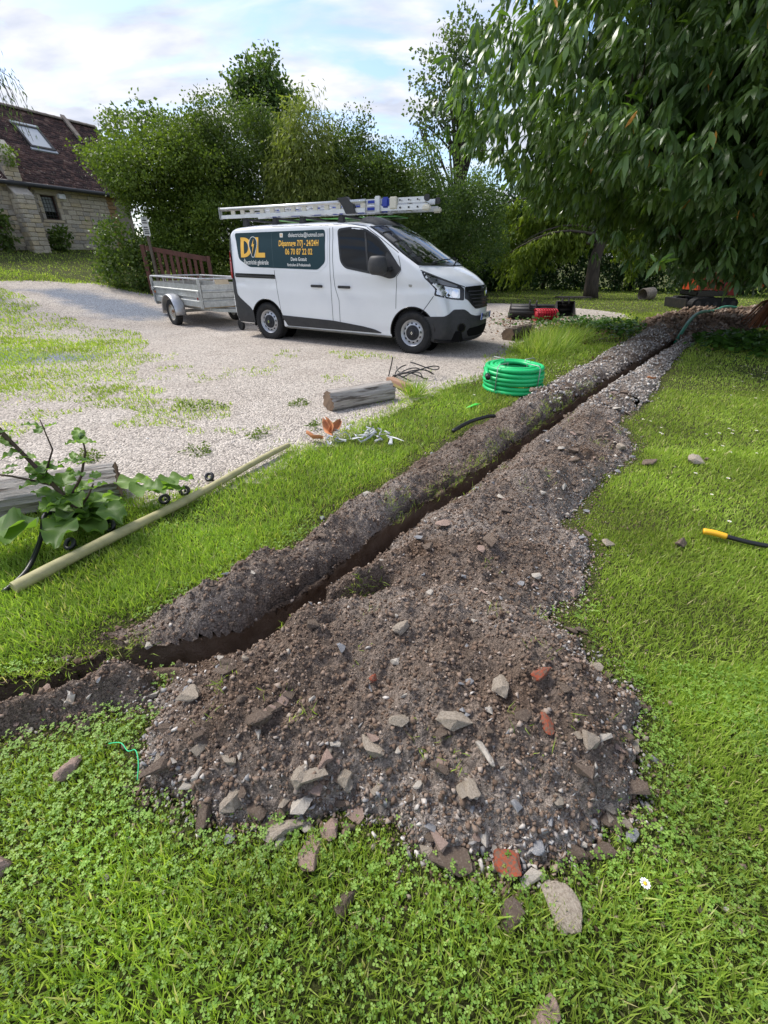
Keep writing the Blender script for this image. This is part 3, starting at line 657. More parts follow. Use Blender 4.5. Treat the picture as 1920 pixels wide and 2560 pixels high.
def sample_ring(r, r0, r1, dens, xlim=1.0):
    A = (r1 - r0) * 2 * r1 * .98; n = int(dens * A); y = np.sqrt(r.uniform(max(r0, .02) ** 2, r1 ** 2, n)); x = r.uniform(-1, 1, n) * (y * .93 + .75); ok = visible(x, y); return x[ok], y[ok]
r = np.random.default_rng(5)
XS, YS = [], []
for a, b, dn in ((.1, 1.2, 44000), (1.2, 2.2, 19500), (2.2, 3.5, 9500), (3.5, 5.5, 4200), (5.5, 9, 1500), (9, 15, 520), (15, 30, 95)):
    x, y = sample_ring(r, a, b, dn); XS.append(x); YS.append(y)
gx_, gy_ = np.concatenate(XS), np.concatenate(YS)
_, ft, _, _, sl = soil(gx_, gy_); gs = gsd(gx_, gy_); vs = vsd(gx_, gy_); dist = np.hypot(gx_, gy_)
patch = fbm(gx_, gy_, 1.7, 4, 111); pt2 = fbm(gx_, gy_, .9, 3, 113)
on_lawn = ((ft < -.004) | ((ft < .05) & (r.random(len(gx_)) < .28))) & (gs < .03)
verge = (vs > -.1) & (gs > 0) & (r.random(len(gx_)) < np.clip(.64 + 2.6 * patch + .25 * sst(0, 1, vs), 0.04, .98))
weeds = (gs > 0.03) & (vs <= 0) & (patch > .165) & (r.random(len(gx_)) < .35) & (gy_ < 8)
edge = (gs > 0) & (gs < .25) & (r.random(len(gx_)) < .35 * np.exp(-gs / .1))
shade_bare = (gx_ > 5.2) & (gy_ > 6.0) & (gy_ < 11) & (r.random(len(gx_)) < .5)
keep = (on_lawn | verge | weeds | edge) & ~shade_bare & (r.random(len(gx_)) < np.clip(.35 - ft / .10, .35, 1))
gx_, gy_, ft, gs, vs, dist, patch, pt2, sl = (q[keep] for q in (gx_, gy_, ft, gs, vs, dist, patch, pt2, sl))
strip = (sdpoly(gx_, gy_, [(-2.6, .9), (-1.3, 1.2), (-.9, 1.7), (-.2, 2.7), (.6, 3.9), (2.3, 6.2), (4.0, 8.4), (3.0, 9.5), (1.2, 6.2), (.2, 4.6), (-.8, 3.3), (-1.5, 2.5), (-2.8, 2.6)]) > 0)
cl_zone = sst(.35, .62, .5 + fbm(gx_, gy_, 2.3, 4, 117) + .22 * (gy_ < 1.2) - .3 * (gx_ > 1.0) - .25 * strip)
isclov = (r.random(len(gx_)) < .16 * cl_zone) & (gy_ < 2.4)
gi = ~isclov
far = 1 + np.maximum(0, dist - 2) / 5.0
hg = np.where(strip, .056, .038) * (1 + .25 * (dist < .9)) * (1 + .9 * patch) * r.uniform(.55, 1.5, len(gx_)) * np.where(dist > 9, 1.3, 1.0)
hg = hg * np.clip(-ft / .14, .3, 1); hg = np.where(gs > 0, .035 * r.uniform(.5, 1.4, len(gx_)) * (1 + .06 * dist), hg)
wd = np.where(strip, .0042, .0040) * r.uniform(.6, 1.35, len(gx_)) * far * np.where((gs > 0) & (dist > 4), 1.7, 1.0)
s1 = gi & ~strip; s2 = gi & strip
blades('lawn_grass', gx_[s1], gy_[s1], hg[s1], wd[s1], .62, m_grass, 'short green lawn grass', seed=3)
blades('long_grass', gx_[s2], gy_[s2], hg[s2], wd[s2], .55, m_grass2, 'longer bright grass between the trench and the gravel', seed=4, proto=BLB_V)
# turf torn along the trench and tufts on the heaps
tx, ty, tz = [], [], []
for k in range(300):
    i = r.integers(2, len(LIPL) - 4); t = r.random(); a, b = LIPL[i], LIPL[i + 1]; cx = a[0] + (b[0] - a[0]) * t; cy = a[1] + (b[1] - a[1]) * t
    if fbm(np.array([cx]), np.array([cy]), 2.5, 2, 119)[0] < -.02: continue
    n = r.integers(8, 26); px = cx + r.normal(0, .03, n) - .015 ; py = cy + r.normal(0, .03, n) + .015; s = sline(px, py, LIPL); px = px - np.minimum(s, 0) * 0
    tx.append(px); ty.append(py)
for k in range(46):
    x, y = on_soil(r, 1, (2,), True)
    if len(x): n = r.integers(5, 16); tx.append(x[0] + r.normal(0, .022, n)); ty.append(y[0] + r.normal(0, .022, n))
for k in range(60):
    px = r.uniform(-.02, .3) if k % 2 else r.uniform(-.40, .02); n = r.integers(5, 14); t = r.random(); j = r.integers(0, len(GAP2) - 1)
    tx.append(GAP2[j][0] + (GAP2[j + 1][0] - GAP2[j][0]) * t + r.normal(0, .012, n)); ty.append(GAP2[j][1] + (GAP2[j + 1][1] - GAP2[j][1]) * t + .03 + r.normal(0, .012, n))
tx, ty = np.concatenate(tx), np.concatenate(ty); hz = np.clip(soil(tx, ty)[0], -.03, .3)
blades('torn_turf', tx, ty, r.uniform(.025, .065, len(tx)), r.uniform(.002, .0035, len(tx)), .95, m_grass, 'torn grass hanging along the trench lips', base_z=hz, seed=8, proto=BLB_V)
# clover
ci = np.where(isclov)[0]; n = len(ci)
lf = []
LV = np.array([[0, 0, 0], [-.42, .55, .06], [0, 1.0, -.04], [.42, .55, .06]]); LF = np.array([[0, 3, 2], [0, 2, 1]])
cx, cy = gx_[ci], gy_[ci]; cz = ter(cx, cy) + r.uniform(.010, .038, n); ca = r.uniform(0, 6.28, n); sz = r.uniform(.0045, .0100, n); rv = r.random(n); tl = r.normal(0, .28, (n, 2))
VV, FF, RR = [], [], []; off = 0
for k in range(3):
    a = ca + k * 2.094; d = np.stack([np.cos(a), np.sin(a), .12 + tl[:, 0] * np.cos(a) + tl[:, 1] * np.sin(a)], 1); rt = frames(d, np.zeros(n)); v, f, q = scatter(LV, LF, np.stack([cx, cy, cz], 1), rt, sz, rv); VV.append(v); FF.append(f + off); RR.append(q); off += len(v)
o = bigmesh('clover', np.vstack(VV), np.vstack(FF), m_clover, {'rnd': np.concatenate(RR)}); tag(o, 'clover leaves growing through the near lawn', 'clover', kind='stuff')
# daisies: each one a thing with petals and a yellow eye
m_petal = mat('daisy_petal', (.80, .80, .78), .7); m_eye = mat('daisy_eye', (.75, .48, .03), .8)
mbp = MB()
for k in range(11):
    a = 2 * math.pi * k / 11; c, s = math.cos(a), math.sin(a); mbp.add([(.25 * c, .25 * s, 0), (.8 * c - .2 * s, .8 * s + .2 * c, .12), (1.0 * c, 1.0 * s, .1), (.8 * c + .2 * s, .8 * s - .2 * c, .12)], [(0, 3, 2, 1)])
me_pet = mesh_of('petals', mbp, m_petal, fixn=False); mbe = MB().lathe([(.34, 0), (.28, .14), (.0001, .2)], 8); me_eye = mesh_of('eye', mbe, m_eye, True)
mbs = MB().tube([(0, 0, -4.5), (.3, 0, -2), (0, 0, 0)], .09, 4); me_stem = mesh_of('stem', mbs, m_grass2)
dn = 0; DA = []
for k in range(4000):
    y = r.uniform(1.9, 7.5) if k % 6 else r.uniform(12, 20); x = r.uniform(.8, 6.5) if k % 6 else r.uniform(4, 9)
    if not visible(np.array([x]), np.array([y]), mg=-10)[0] or soil(np.array([x]), np.array([y]))[1][0] > -.06 or gsd(np.array([x]), np.array([y]))[0] > -.1: continue
    if fbm(np.array([x]), np.array([y]), 1.1, 3, 123)[0] < .05: continue
    DA.append((x, y)); dn += 1
    if dn >= 85: break
DA += [(.66, .475)]
for i, (x, y) in enumerate(DA):
    s = r.uniform(.010, .013) * (1 + max(0, y - 4) * .06); near = i >= len(DA) - 3
    t = thing('daisy', 'small white daisy with a yellow eye open on the right lawn' if i < len(DA) - 1 else 'single white daisy nearest the camera at the lower right', 'daisy', (x, y, float(ter(x, y)) + s * 4.2), r.uniform(0, 6.28), 'daisies on the lawn' if i < len(DA) - 1 else None); t.scale = (s, s, s)
    link('petals', me_pet, t); link('eye', me_eye, t); link('stem', me_stem, t)
# ------------------------------------------------------------------ the van (local: X forward, origin under the front axle)
m_paint = mat('white_paint', (.74, .755, .78), .28, coat=.6, spec=.5, var=(1.5, (.70, .715, .74), .4, .7))
m_plast = mat('black_plastic', (.032, .033, .036), .55, var=(14, (.045, .045, .047), .4, .7), spec=.35)
m_gloss = mat('gloss_black', (.010, .010, .011), .22, spec=.5)
m_rubber = mat('tyre_rubber', (.022, .022, .023), .8, var=(12, (.045, .042, .038), .5, .75), spec=.2)
m_steel = mat('wheel_steel', (.50, .51, .53), .38, .65, var=(9, (.34, .33, .32), .5, .75))
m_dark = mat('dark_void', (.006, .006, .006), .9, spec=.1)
m_tint = mat('tinted_glass', (.005, .006, .007), .04, spec=.30)
m_teal = mat('teal_vinyl', (.010, .036, .046), .42, spec=.25)
m_yel = mat('yellow_vinyl', (.82, .46, .055), .45)
m_txt = mat('white_vinyl', (.74, .74, .72), .5)
m_chrome = mat('chrome', (.75, .76, .78), .12, 1.0)
m_red = mat('red_lens', (.25, .006, .010), .15, coat=.5)
m_seam = mat('panel_gap', (.05, .052, .057), .8, spec=.2)
m_alu = mat('aluminium', (.66, .665, .67), .38, .85, var=(5, (.55, .55, .55), .4, .7), bump=(90, .1, .002))
m_galv = mat('galvanised_steel', (.40, .415, .41), .5, .55, var=(7, (.27, .28, .27), .35, .7), var2=(24, (.50, .51, .51), .5, .75), bump=(30, .08, .004))
m_cab = mat('cabin_trim', (.028, .030, .031), .8)

def glassmat(name, tint, refl=1.0):
    m = bpy.data.materials.new(name); m.use_nodes = True; t = m.node_tree; t.nodes.remove(t.nodes["Principled BSDF"]); out = t.nodes["Material Output"]
    tr = nd(t, "ShaderNodeBsdfTransparent"); tr.inputs[0].default_value = (*tint, 1); gl = nd(t, "ShaderNodeBsdfGlossy"); gl.inputs["Roughness"].default_value = .02
    fr = nd(t, "ShaderNodeFresnel"); fr.inputs[0].default_value = 1.5; ml = nd(t, "ShaderNodeMath", operation='MULTIPLY_ADD'); ml.inputs[1].default_value = refl; ml.inputs[2].default_value = .05
    t.links.new(fr.outputs[0], ml.inputs[0]); ms = nd(t, "ShaderNodeMixShader"); t.links.new(ml.outputs[0], ms.inputs[0]); t.links.new(tr.outputs[0], ms.inputs[1]); t.links.new(gl.outputs[0], ms.inputs[2]); t.links.new(ms.outputs[0], out.inputs[0]); return m
m_glass = glassmat('windscreen_glass', (.62, .74, .68), 1.2)
m_lens = glassmat('lamp_lens', (.9, .92, .94), .9)

VAN = thing('van', 'white panel van with dark teal company panel and ladders on the roof', 'van', (.887, 8.67, 0), R(-27.74))
#        centre (x,z)     edge (x,z)     corner radius
PROF = [(.80, .20, .46, .20, .09), (.90, .29, .55, .29, .12), (.935, .44, .59, .44, .14), (.93, .60, .585, .61, .15), (.91, .80, .54, .80, .15), (.875, .98, .45, .98, .14),
        (.82, 1.075, .36, 1.08, .12), (.66, 1.185, .25, 1.18, .10), (.49, 1.265, .15, 1.255, .09), (.37, 1.315, .06, 1.315, .07), (.0, 1.525, -.26, 1.50, .06), (-.40, 1.745, -.58, 1.705, .06),
        (-.72, 1.895, -.86, 1.855, .07), (-.95, 1.945, -1.08, 1.905, .09), (-1.3, 1.975, -1.36, 1.93, .10), (-2.0, 1.985, -2.0, 1.942, .10), (-3.2, 1.975, -3.2, 1.93, .10), (-3.74, 1.945, -3.72, 1.90, .10),
        (-3.88, 1.885, -3.855, 1.845, .08), (-3.94, 1.75, -3.91, 1.73, .06), (-3.955, 1.25, -3.925, 1.25, .05), (-3.97, .80, -3.94, .80, .05), (-4.02, .62, -3.96, .62, .06), (-4.03, .40, -3.95, .40, .07), (-3.95, .28, -3.88, .28, .06),
        (-3.0, .26, -3.0, .26, .05), (-1.5, .25, -1.5, .25, .05), (-.2, .24, -.2, .24, .05), (.5, .20, .30, .20, .06)]
NP_ = len(PROF); PA = np.array(PROF)
def prof(s):
    i = int(math.floor(s)); t = s - i; p0, p1, p2, p3 = (PA[(i + k) % NP_] for k in (-1, 0, 1, 2))
    # monotone-ish Catmull-Rom with damped tangents
    m1 = (p2 - p0) * .42; m2 = (p3 - p1) * .42
    l = np.abs(p2 - p1) * 1.6 + 1e-6; m1 = np.clip(m1, -l, l); m2 = np.clip(m2, -l, l)
    return (2 * t**3 - 3 * t**2 + 1) * p1 + (t**3 - 2 * t**2 + t) * m1 + (-2 * t**3 + 3 * t**2) * p2 + (t**3 - t**2) * m2
def Ys(x, z):
    w = .962 - .125 * max(0, z - 1.05) ** 1.5 - .035 * max(0, (.5 - z) / .3) ** 2
    w -= .13 * max(0, (x + .25) / .85) ** 2.2
    w -= .02 * max(0, (-3.3 - x) / .7) ** 2
    w -= .012 * math.exp(-((z - 1.02) / .05) ** 2)          # waist crease
    return w
def sect(s):
    p = prof(s); a = prof(s - .04); b = prof(s + .04); t = Vector((b[2] - a[2], b[3] - a[3]));
    if t.length < 1e-8: t = Vector((-1, 0))
    t.normalize(); n = Vector((-t.y, t.x))                    # outward (front -> over the roof -> back)
    n = -n if (n.x * (p[2] + 1.7) / 2.2 + n.y * (p[3] - 1.0)) < 0 else n
    r = p[4]; ein = (p[2] - n.x * r, p[3] - n.y * r); w = Ys(*ein) - r
    return p, n, r, w
def sheet_pt(s, f):
    p, n, r, w = sect(s); q = abs(f) ** 2.3
    return Vector((p[0] + (p[2] - p[0]) * q, f * w, p[1] + (p[3] - p[1]) * q))
SUBD = 7; NT = 12; NA = 5; NK = 9
mb = MB(); rows = []; stations = [i + k / SUBD for i in range(NP_) for k in range(SUBD)]
for s in stations:
    p, n, r, w = sect(s); half = []
    for j in range(NT + 1): half.append(sheet_pt(s, j / NT))
    E = half[-1]
    for j in range(1, NA + 1):
        a = math.pi / 2 * j / NA; half.append(Vector((E.x - n.x * r * (1 - math.cos(a)), w + r * math.sin(a), E.z - n.y * r * (1 - math.cos(a)))))
    E2 = half[-1]; cx = min(max(E2.x, -3.45), .08); C = Vector((cx, 0, .75 if E2.z < 1.25 else .95))
    cz = .80; C = Vector((cx, 0, cz))
    for j in range(1, NK + 1):
        q = E2.lerp(C, j / NK * .999); y0 = E2.y; ysv = Ys(q.x, q.z); k = min(1, j / 2.0); half.append(Vector((q.x, ysv * k + y0 * (1 - k), q.z)))
    rows.append(half)
W2 = len(rows[0]); idx = {}
for i, half in enumerate(rows):
    for sg in (1, -1):
        for j, q in enumerate(half):
            if sg < 0 and j == 0: idx[(i, -0.5)] = idx[(i, 0)]; continue
            key = (i, j) if sg > 0 else (i, -j); idx[key] = len(mb.v); mb.v.append((q.x, q.y * sg, q.z))
NS = len(rows)
for i in range(NS):
    i2 = (i + 1) % NS; s = stations[i]
    ws = 9.12 <= s < 12.02
    for j in range(-(W2 - 1), W2 - 1):
        f = (idx[(i, j)], idx[(i2, j)], idx[(i2, j + 1)], idx[(i, j + 1)])
        mb.f.append(f); mb.m.append(2 if (ws and -NT + 0 <= j < NT) else 0)
me = mesh_of('van_body_raw', mb, [m_paint, m_dark, m_glass], True)
bm = bmesh.new(); bm.from_mesh(me); bmesh.ops.remove_doubles(bm, verts=bm.verts[:], dist=.0008)
bmesh.ops.holes_fill(bm, edges=[e for e in bm.edges if e.is_boundary], sides=0)
bmesh.ops.recalc_face_normals(bm, faces=bm.faces[:]); bm.to_mesh(me)
VBVH = BVHTree.FromBMesh(bm); bm.free()
body = link('body', me, VAN)
nm = body.data; bm = bmesh.new(); bm.from_mesh(nm); AR = .388
bmesh.ops.delete(bm, geom=[f for f in bm.faces if f.material_index == 2], context='FACES')
for ax in (0, -3.098):
    for k in range(40):
        a = 2 * math.pi * k / 40; n_ = Vector((math.cos(a), 0, math.sin(a)))
        fs = [f for f in bm.faces if (lambda c_: abs(c_.y) > .45 and math.hypot(c_.x - ax, c_.z - .345) < .62)(f.calc_center_median())]
        es = list({e for f in fs for e in f.edges}); vs_ = list({v for f in fs for v in f.verts})
        bmesh.ops.bisect_plane(bm, geom=vs_ + es + fs, plane_co=Vector((ax, 0, .345)) + n_ * AR, plane_no=n_, dist=1e-5)
    dl_ = [f for f in bm.faces if (lambda c_: abs(c_.y) > .5 and math.hypot(c_.x - ax, c_.z - .345) < AR)(f.calc_center_median())]
    bmesh.ops.delete(bm, geom=dl_, context='FACES')
bm.to_mesh(nm); bm.free()
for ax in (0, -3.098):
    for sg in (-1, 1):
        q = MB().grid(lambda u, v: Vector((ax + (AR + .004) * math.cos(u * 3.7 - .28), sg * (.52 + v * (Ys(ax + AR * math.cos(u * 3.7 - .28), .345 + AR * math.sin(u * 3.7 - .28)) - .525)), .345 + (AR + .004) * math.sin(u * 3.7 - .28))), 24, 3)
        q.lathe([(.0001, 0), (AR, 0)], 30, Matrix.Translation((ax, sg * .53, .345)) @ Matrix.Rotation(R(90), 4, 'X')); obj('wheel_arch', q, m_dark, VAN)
nm.polygons.foreach_set('use_smooth', [True] * len(nm.polygons)); nm.set_sharp_from_angle(angle=R(40)); nm.update()

D3 = Vector((-.353, .936, 0)); E3 = Vector((.936, .353, 0))
def mapside(x, z, sg=-1): return Vector((x, sg * 3, z)), Vector((0, -sg, 0))
def mapob(a, z, sg=-1):
    o = Vector((.6, -.6, z)) + E3 * a - D3 * 3
    d = D3.copy()
    if sg > 0: o.y = -o.y; d = Vector((d.x, -d.y, 0))
    return o, d
def mapfront(y, z, sg=-1): return Vector((3, y, z)), Vector((-1, 0, 0))
def project(v2, mp, off, sg=-1):
    o, d = mp(v2[0], v2[1], sg); h = VBVH.ray_cast(o, d)
    if h[0] is None:
        return None
    n = h[1] if h[1].dot(d) < 0 else -h[1]
    return h[0] + n * off
def conform(name, poly, mp, off, m, parent=VAN, step=.06, sg=-1, clipy=False, rim=.0, label=None):
    bm = bmesh.new(); vs = [bm.verts.new((a, b, 0)) for a, b in poly]; bm.faces.new(vs)
    xs = [p[0] for p in poly]; zs = [p[1] for p in poly]
    for ax, lo, hi in ((0, min(xs), max(xs)), (1, min(zs), max(zs))):
        k = math.ceil(lo / step) * step
        while k < hi:
            pc = Vector((k, 0, 0)) if ax == 0 else Vector((0, k, 0)); pn = Vector((1, 0, 0)) if ax == 0 else Vector((0, 1, 0))
            bmesh.ops.bisect_plane(bm, geom=bm.verts[:] + bm.edges[:] + bm.faces[:], plane_co=pc, plane_no=pn, dist=1e-6); k += step
    bad = []
    for v in bm.verts:
        q = project((v.co.x, v.co.y), mp, off, sg)
        if q is None: bad.append(v)
        else: v.co = q
    bmesh.ops.delete(bm, geom=bad, context='VERTS')
    if clipy: bmesh.ops.bisect_plane(bm, geom=bm.verts[:] + bm.edges[:] + bm.faces[:], plane_co=(0, 0, 0), plane_no=(0, 1 if sg < 0 else -1, 0), clear_outer=True)
    bmesh.ops.recalc_face_normals(bm, faces=bm.faces[:])
    # skirt back to the body so the panel has an edge
    ed = [e for e in bm.edges if e.is_boundary]
    r_ = bmesh.ops.extrude_edge_only(bm, edges=ed)
    d = mp(*poly[0], sg)[1]
    for v in [g for g in r_['geom'] if isinstance(g, bmesh.types.BMVert)]: v.co += d * (off + .004)
    me = bpy.data.meshes.new(name); bm.to_mesh(me); bm.free(); me.materials.append(m)
    me.polygons.foreach_set('use_smooth', [True] * len(me.polygons)); me.set_sharp_from_angle(angle=R(50))
    o = link(name, me, parent)
    if label: o['label'] = label
    return o
def ribbon(name, path, w, mp, off, m, parent=VAN, sg=-1, closed=False, step=.05):
    pts = []
    P = list(path) + ([path[0]] if closed else [])
    for a, b in zip(P[:-1], P[1:]):
        n = max(1, int(math.hypot(b[0] - a[0], b[1] - a[1]) / step))
        for k in range(n): pts.append((a[0] + (b[0] - a[0]) * k / n, a[1] + (b[1] - a[1]) * k / n))
    pts.append(P[-1]); q = MB(); L = []
    for i, p in enumerate(pts):
        a = pts[max(i - 1, 0)]; b = pts[min(i + 1, len(pts) - 1)]
        if closed and i in (0, len(pts) - 1): a, b = pts[-2], pts[1]
        t = Vector((b[0] - a[0], b[1] - a[1])).normalized(); n = Vector((-t.y, t.x)) * w / 2
        A = project((p[0] + n.x, p[1] + n.y), mp, off, sg); B = project((p[0] - n.x, p[1] - n.y), mp, off, sg); L.append((A, B))
    for (A, B), (C, D) in zip(L[:-1], L[1:]):
        if None in (A, B, C, D): continue
        q.add([A, B, D, C], [(0, 1, 2, 3)])
    return obj(name, q, m, parent)
def rounded(poly, r, n=4):
    out = []; k = len(poly)
    for i in range(k):
        p = Vector(poly[i]); a = Vector(poly[i - 1]) - p; b = Vector(poly[(i + 1) % k]) - p; rr = min(r, a.length * .45, b.length * .45)
        A = p + a.normalized() * rr; B = p + b.normalized() * rr
        for j in range(n + 1):
            t = j / n; out.append(tuple((A * (1 - t) ** 2 + p * 2 * t * (1 - t) + B * t * t)[:]))
    return out

# windscreen: glass, black border, wipers
g = MB().grid(lambda u, v: sheet_pt(9.14 + u * 2.86, (v * 2 - 1) * .985) + Vector((.006, 0, .008)), 20, 22); obj('windscreen', g, m_glass, VAN, True)
g = MB()
for v0, v1 in ((-1.0, -.955), (.955, 1.0)): g.grid(lambda u, v: sheet_pt(9.1 + u * 2.95, v0 + (v1 - v0) * v) + Vector((.009, 0, .011)), 20, 1)
g.grid(lambda u, v: sheet_pt(9.05 + u * .22, (v * 2 - 1) * .955) + Vector((.009, 0, .011)), 2, 22); g.grid(lambda u, v: sheet_pt(11.93 + u * .13, (v * 2 - 1) * .955) + Vector((.009, 0, .011)), 2, 22)
obj('windscreen_surround', g, m_gloss, VAN, True)
for f0, f1, s1 in ((-.75, -.02, 9.42), (-.05, .62, 9.40)):
    a = sheet_pt(9.18, f0) + Vector((.03, 0, .03)); b = sheet_pt(s1, f1) + Vector((.03, 0, .03)); c_ = a.lerp(b, .5) + Vector((.01, 0, .012))
    obj('wiper', MB().tube([a, c_, b], [.012, .010, .008], 6), m_plast, VAN)
# cabin seen through the windscreen
cb = MB(); cb.box((-.02, 0, 1.08), (.55, 1.52, .26), None, 0, .05); cb.box((-1.30, 0, 1.2), (.04, 1.66, 1.3)); cb.box((-.6, .80, 1.0), (1.3, .03, .9)); cb.box((-.6, -.80, 1.0), (1.3, .03, .9)); cb.box((-.5, 0, .72), (1.6, 1.6, .04)); cb.box((-1.08, 0, 1.87), (.4, 1.5, .02))
obj('cabin_lining', cb, m_cab, VAN)
for y in (-.46, .06, .50):
    sb = MB(); sb.box((-.85, y, 1.20), (.16, .44, .62), Matrix.Rotation(R(-12), 3, 'Y'), 0, .05); sb.box((-.93, y, 1.60), (.10, .26, .18), Matrix.Rotation(R(-8), 3, 'Y'), 0, .04); sb.box((-.62, y, .92), (.5, .44, .14), None, 0, .05)
    obj('seat', sb, m_cab, VAN, 40)
sw = MB(); sw.lathe([(.19 + .017 * math.cos(a), .017 * math.sin(a)) for a in [k * math.pi / 4 for k in range(8)]], 24, Matrix.Translation((-.36, .45, 1.22)) @ Matrix.Rotation(R(-62), 4, 'Y'), 0, True); obj('steering_wheel', sw, m_cab, VAN, True)
# side window in the front door, both sides; door seams, cladding and handles
WIN = rounded([(-1.43, 1.815), (-1.17, 1.84), (-.92, 1.81), (-.67, 1.685), (-.48, 1.52), (-.31, 1.31), (-.50, 1.20), (-.72, 1.225), (-1.27, 1.305), (-1.35, 1.38)], .07)
WINF = rounded([(-1.462, 1.845), (-1.17, 1.868), (-.91, 1.838), (-.655, 1.71), (-.46, 1.54), (-.25, 1.30), (-.48, 1.165), (-.72, 1.19), (-1.28, 1.272), (-1.382, 1.365)], .08)
CORN = rounded([(-.50, 1.52), (-.25, 1.31), (-.225, 1.27), (-.33, 1.155), (-.42, 1.135), (-.68, 1.195), (-.55, 1.25)], .03)
for sg in (-1, 1):
    conform('window_seal', WINF, mapside, .003, m_gloss, sg=sg); conform('side_window', WIN, mapside, .006, m_tint, sg=sg)
    conform('window_corner_trim', CORN, mapside, .010, m_plast, sg=sg)
    ribbon('window_divider', [(-.915, 1.79), (-.82, 1.235)], .035, mapside, .011, m_plast, sg=sg)
    for path in ([(-1.545, 1.915), (-1.535, 1.4), (-1.50, 1.0), (-1.42, .78), (-1.41, .30)], [(-1.61, 1.90), (-1.585, 1.2), (-1.56, .30)], [(-2.865, 1.905), (-2.82, 1.24), (-2.80, .98), (-2.72, .30)], [(-1.62, 1.895), (-2.2, 1.905), (-2.86, 1.90)], [(-.30, 1.505), (-.235, 1.30), (-.225, 1.26), (-.30, 1.17), (-.30, .70)], [(-1.545, 1.90), (-1.2, 1.905), (-.93, 1.87), (-.62, 1.70), (-.30, 1.505)]):
        ribbon('panel_seam', path, .008, mapside, .0022, m_seam, sg=sg)
    conform('sill_cladding', rounded([(-2.745, .475), (-2.1, .46), (-1.56, .445), (-.95, .39), (-.72, .355), (-.58, .31), (-.58, .295), (-2.62, .295)], .02), mapside, .009, m_plast, sg=sg)
    conform('sill_trim', [(-2.66, .285), (-.40, .272), (-.40, .245), (-2.66, .26)], mapside, .014, m_galv, sg=sg)
    for hx in (-1.87, -1.295):
        hb = MB(); yv = sg * (Ys(hx, .99) + .018); hb.box((hx, yv + sg * .012, .992), (.255, .022, .042), None, 0, .009)
        hh = obj('door_handle', hb, m_plast, VAN, 40)
        dish = conform('handle_recess', [(hx - .03 + .07 * math.cos(a), 1.005 + .055 * math.sin(a)) for a in np.linspace(0, 2 * math.pi, 18)[:-1]], mapside, .003, m_paint, sg=sg)
    conform('slide_rail', [(-3.80, 1.165), (-2.82, 1.155), (-2.82, 1.085), (-3.80, 1.095)], mapside, .004, m_gloss, sg=sg)
    ribbon('slide_rail_lip', [(-3.80, 1.125), (-2.82, 1.115)], .028, mapside, .014, m_plast, sg=sg)
    conform('rear_pillar_trim', rounded([(-3.80, 1.925), (-3.868, 1.86), (-3.852, 1.45), (-3.835, 1.1), (-3.815, .80), (-3.75, .735), (-3.52, .585), (-3.44, .50), (-3.44, .30), (-3.86, .30), (-3.955, .36), (-3.962, .75), (-3.945, 1.3), (-3.93, 1.80), (-3.86, 1.90)], .012), mapside, .008, m_plast, sg=sg)
    conform('tail_lamp', rounded([(-3.925, 1.56), (-3.885, 1.50), (-3.862, 1.30), (-3.862, 1.07), (-3.90, 1.08), (-3.935, 1.2)], .015), mapside, .020, m_red, sg=sg)
    ribbon('bumper_seam', [(-3.95, .585), (-3.52, .55)], .012, mapside, .010, m_seam, sg=sg)
    conform('indicator', rounded([(-.085, 1.065), (-.02, 1.062), (-.03, 1.025), (-.075, 1.027)], .012), mapside, .006, m_galv, sg=sg)
    # mirror: arm and bulging housing
    mm = MB()
    mm.box((-.41, sg * 1.01, 1.275), (.10, .20, .075), None, 0, .025)
    mh = MB().grid(lambda u, v: Vector((-.53 + .165 * math.cos(u * 6.2832) * (abs(math.cos(v * math.pi - math.pi / 2)) ** .35), sg * (1.17 + .095 * math.sin(u * 6.2832) * (abs(math.cos(v * math.pi - math.pi / 2)) ** .4)), 1.325 + .135 * math.sin(v * math.pi - math.pi / 2) * (1 if True else 1))), 20, 12)
    mr = obj('mirror', mh, m_plast, VAN, True); obj('mirror_arm', mm, m_plast, mr, 40)
    # lamps
    HL = rounded([(-.57, 1.252), (-.479, 1.220), (-.205, 1.128), (.065, 1.047), (.13, 1.007), (.142, .836), (-.055, .856), (-.345, .916), (-.331, 1.002), (-.426, 1.087), (-.513, 1.154)], .025)
    hl = conform('headlight', HL, mapob, .004, m_gloss, sg=sg, step=.05)
    conform('reflector_upper', rounded([(-.50, 1.205), (-.20, 1.112), (.02, 1.045), (.0, 1.02), (-.22, 1.06), (-.41, 1.098)], .02), mapob, .008, mat('lamp_smoke', (.16, .165, .18), .25, .5), hl, sg=sg, step=.05)
    conform('reflector', rounded([(-.395, 1.075), (-.212, 1.045), (.055, 1.000), (.068, .868), (-.069, .877), (-.315, .935), (-.300, 1.0)], .02), mapob, .008, mat('lamp_silver', (.62, .64, .64), .22, .75, var=(14, (.80, .80, .78), .4, .6)), hl, sg=sg, step=.05)
    for a0, z0, rr in ((-.02, .935, .058), (-.16, .96, .040)):
        conform('bulb_bowl', [(a0 + rr * math.cos(a), z0 + rr * math.sin(a)) for a in np.linspace(0, 6.283, 19)[:-1]], mapob, .013, m_chrome, hl, sg=sg)
    ribbon('lamp_divider', [(-.215, 1.045), (-.19, .99), (-.10, .90)], .030, mapob, .012, m_plast, hl, sg=sg)
    ribbon('wing_seam', [(-.352, .905), (-.44, .78), (-.535, .655)], .010, mapob, .0025, m_seam, sg=sg)
    ribbon('bonnet_seam', [(-.60, 1.31), (-.575, 1.262), (-.20, 1.135), (.135, 1.03)], .012, mapob, .0025, m_seam, sg=sg)
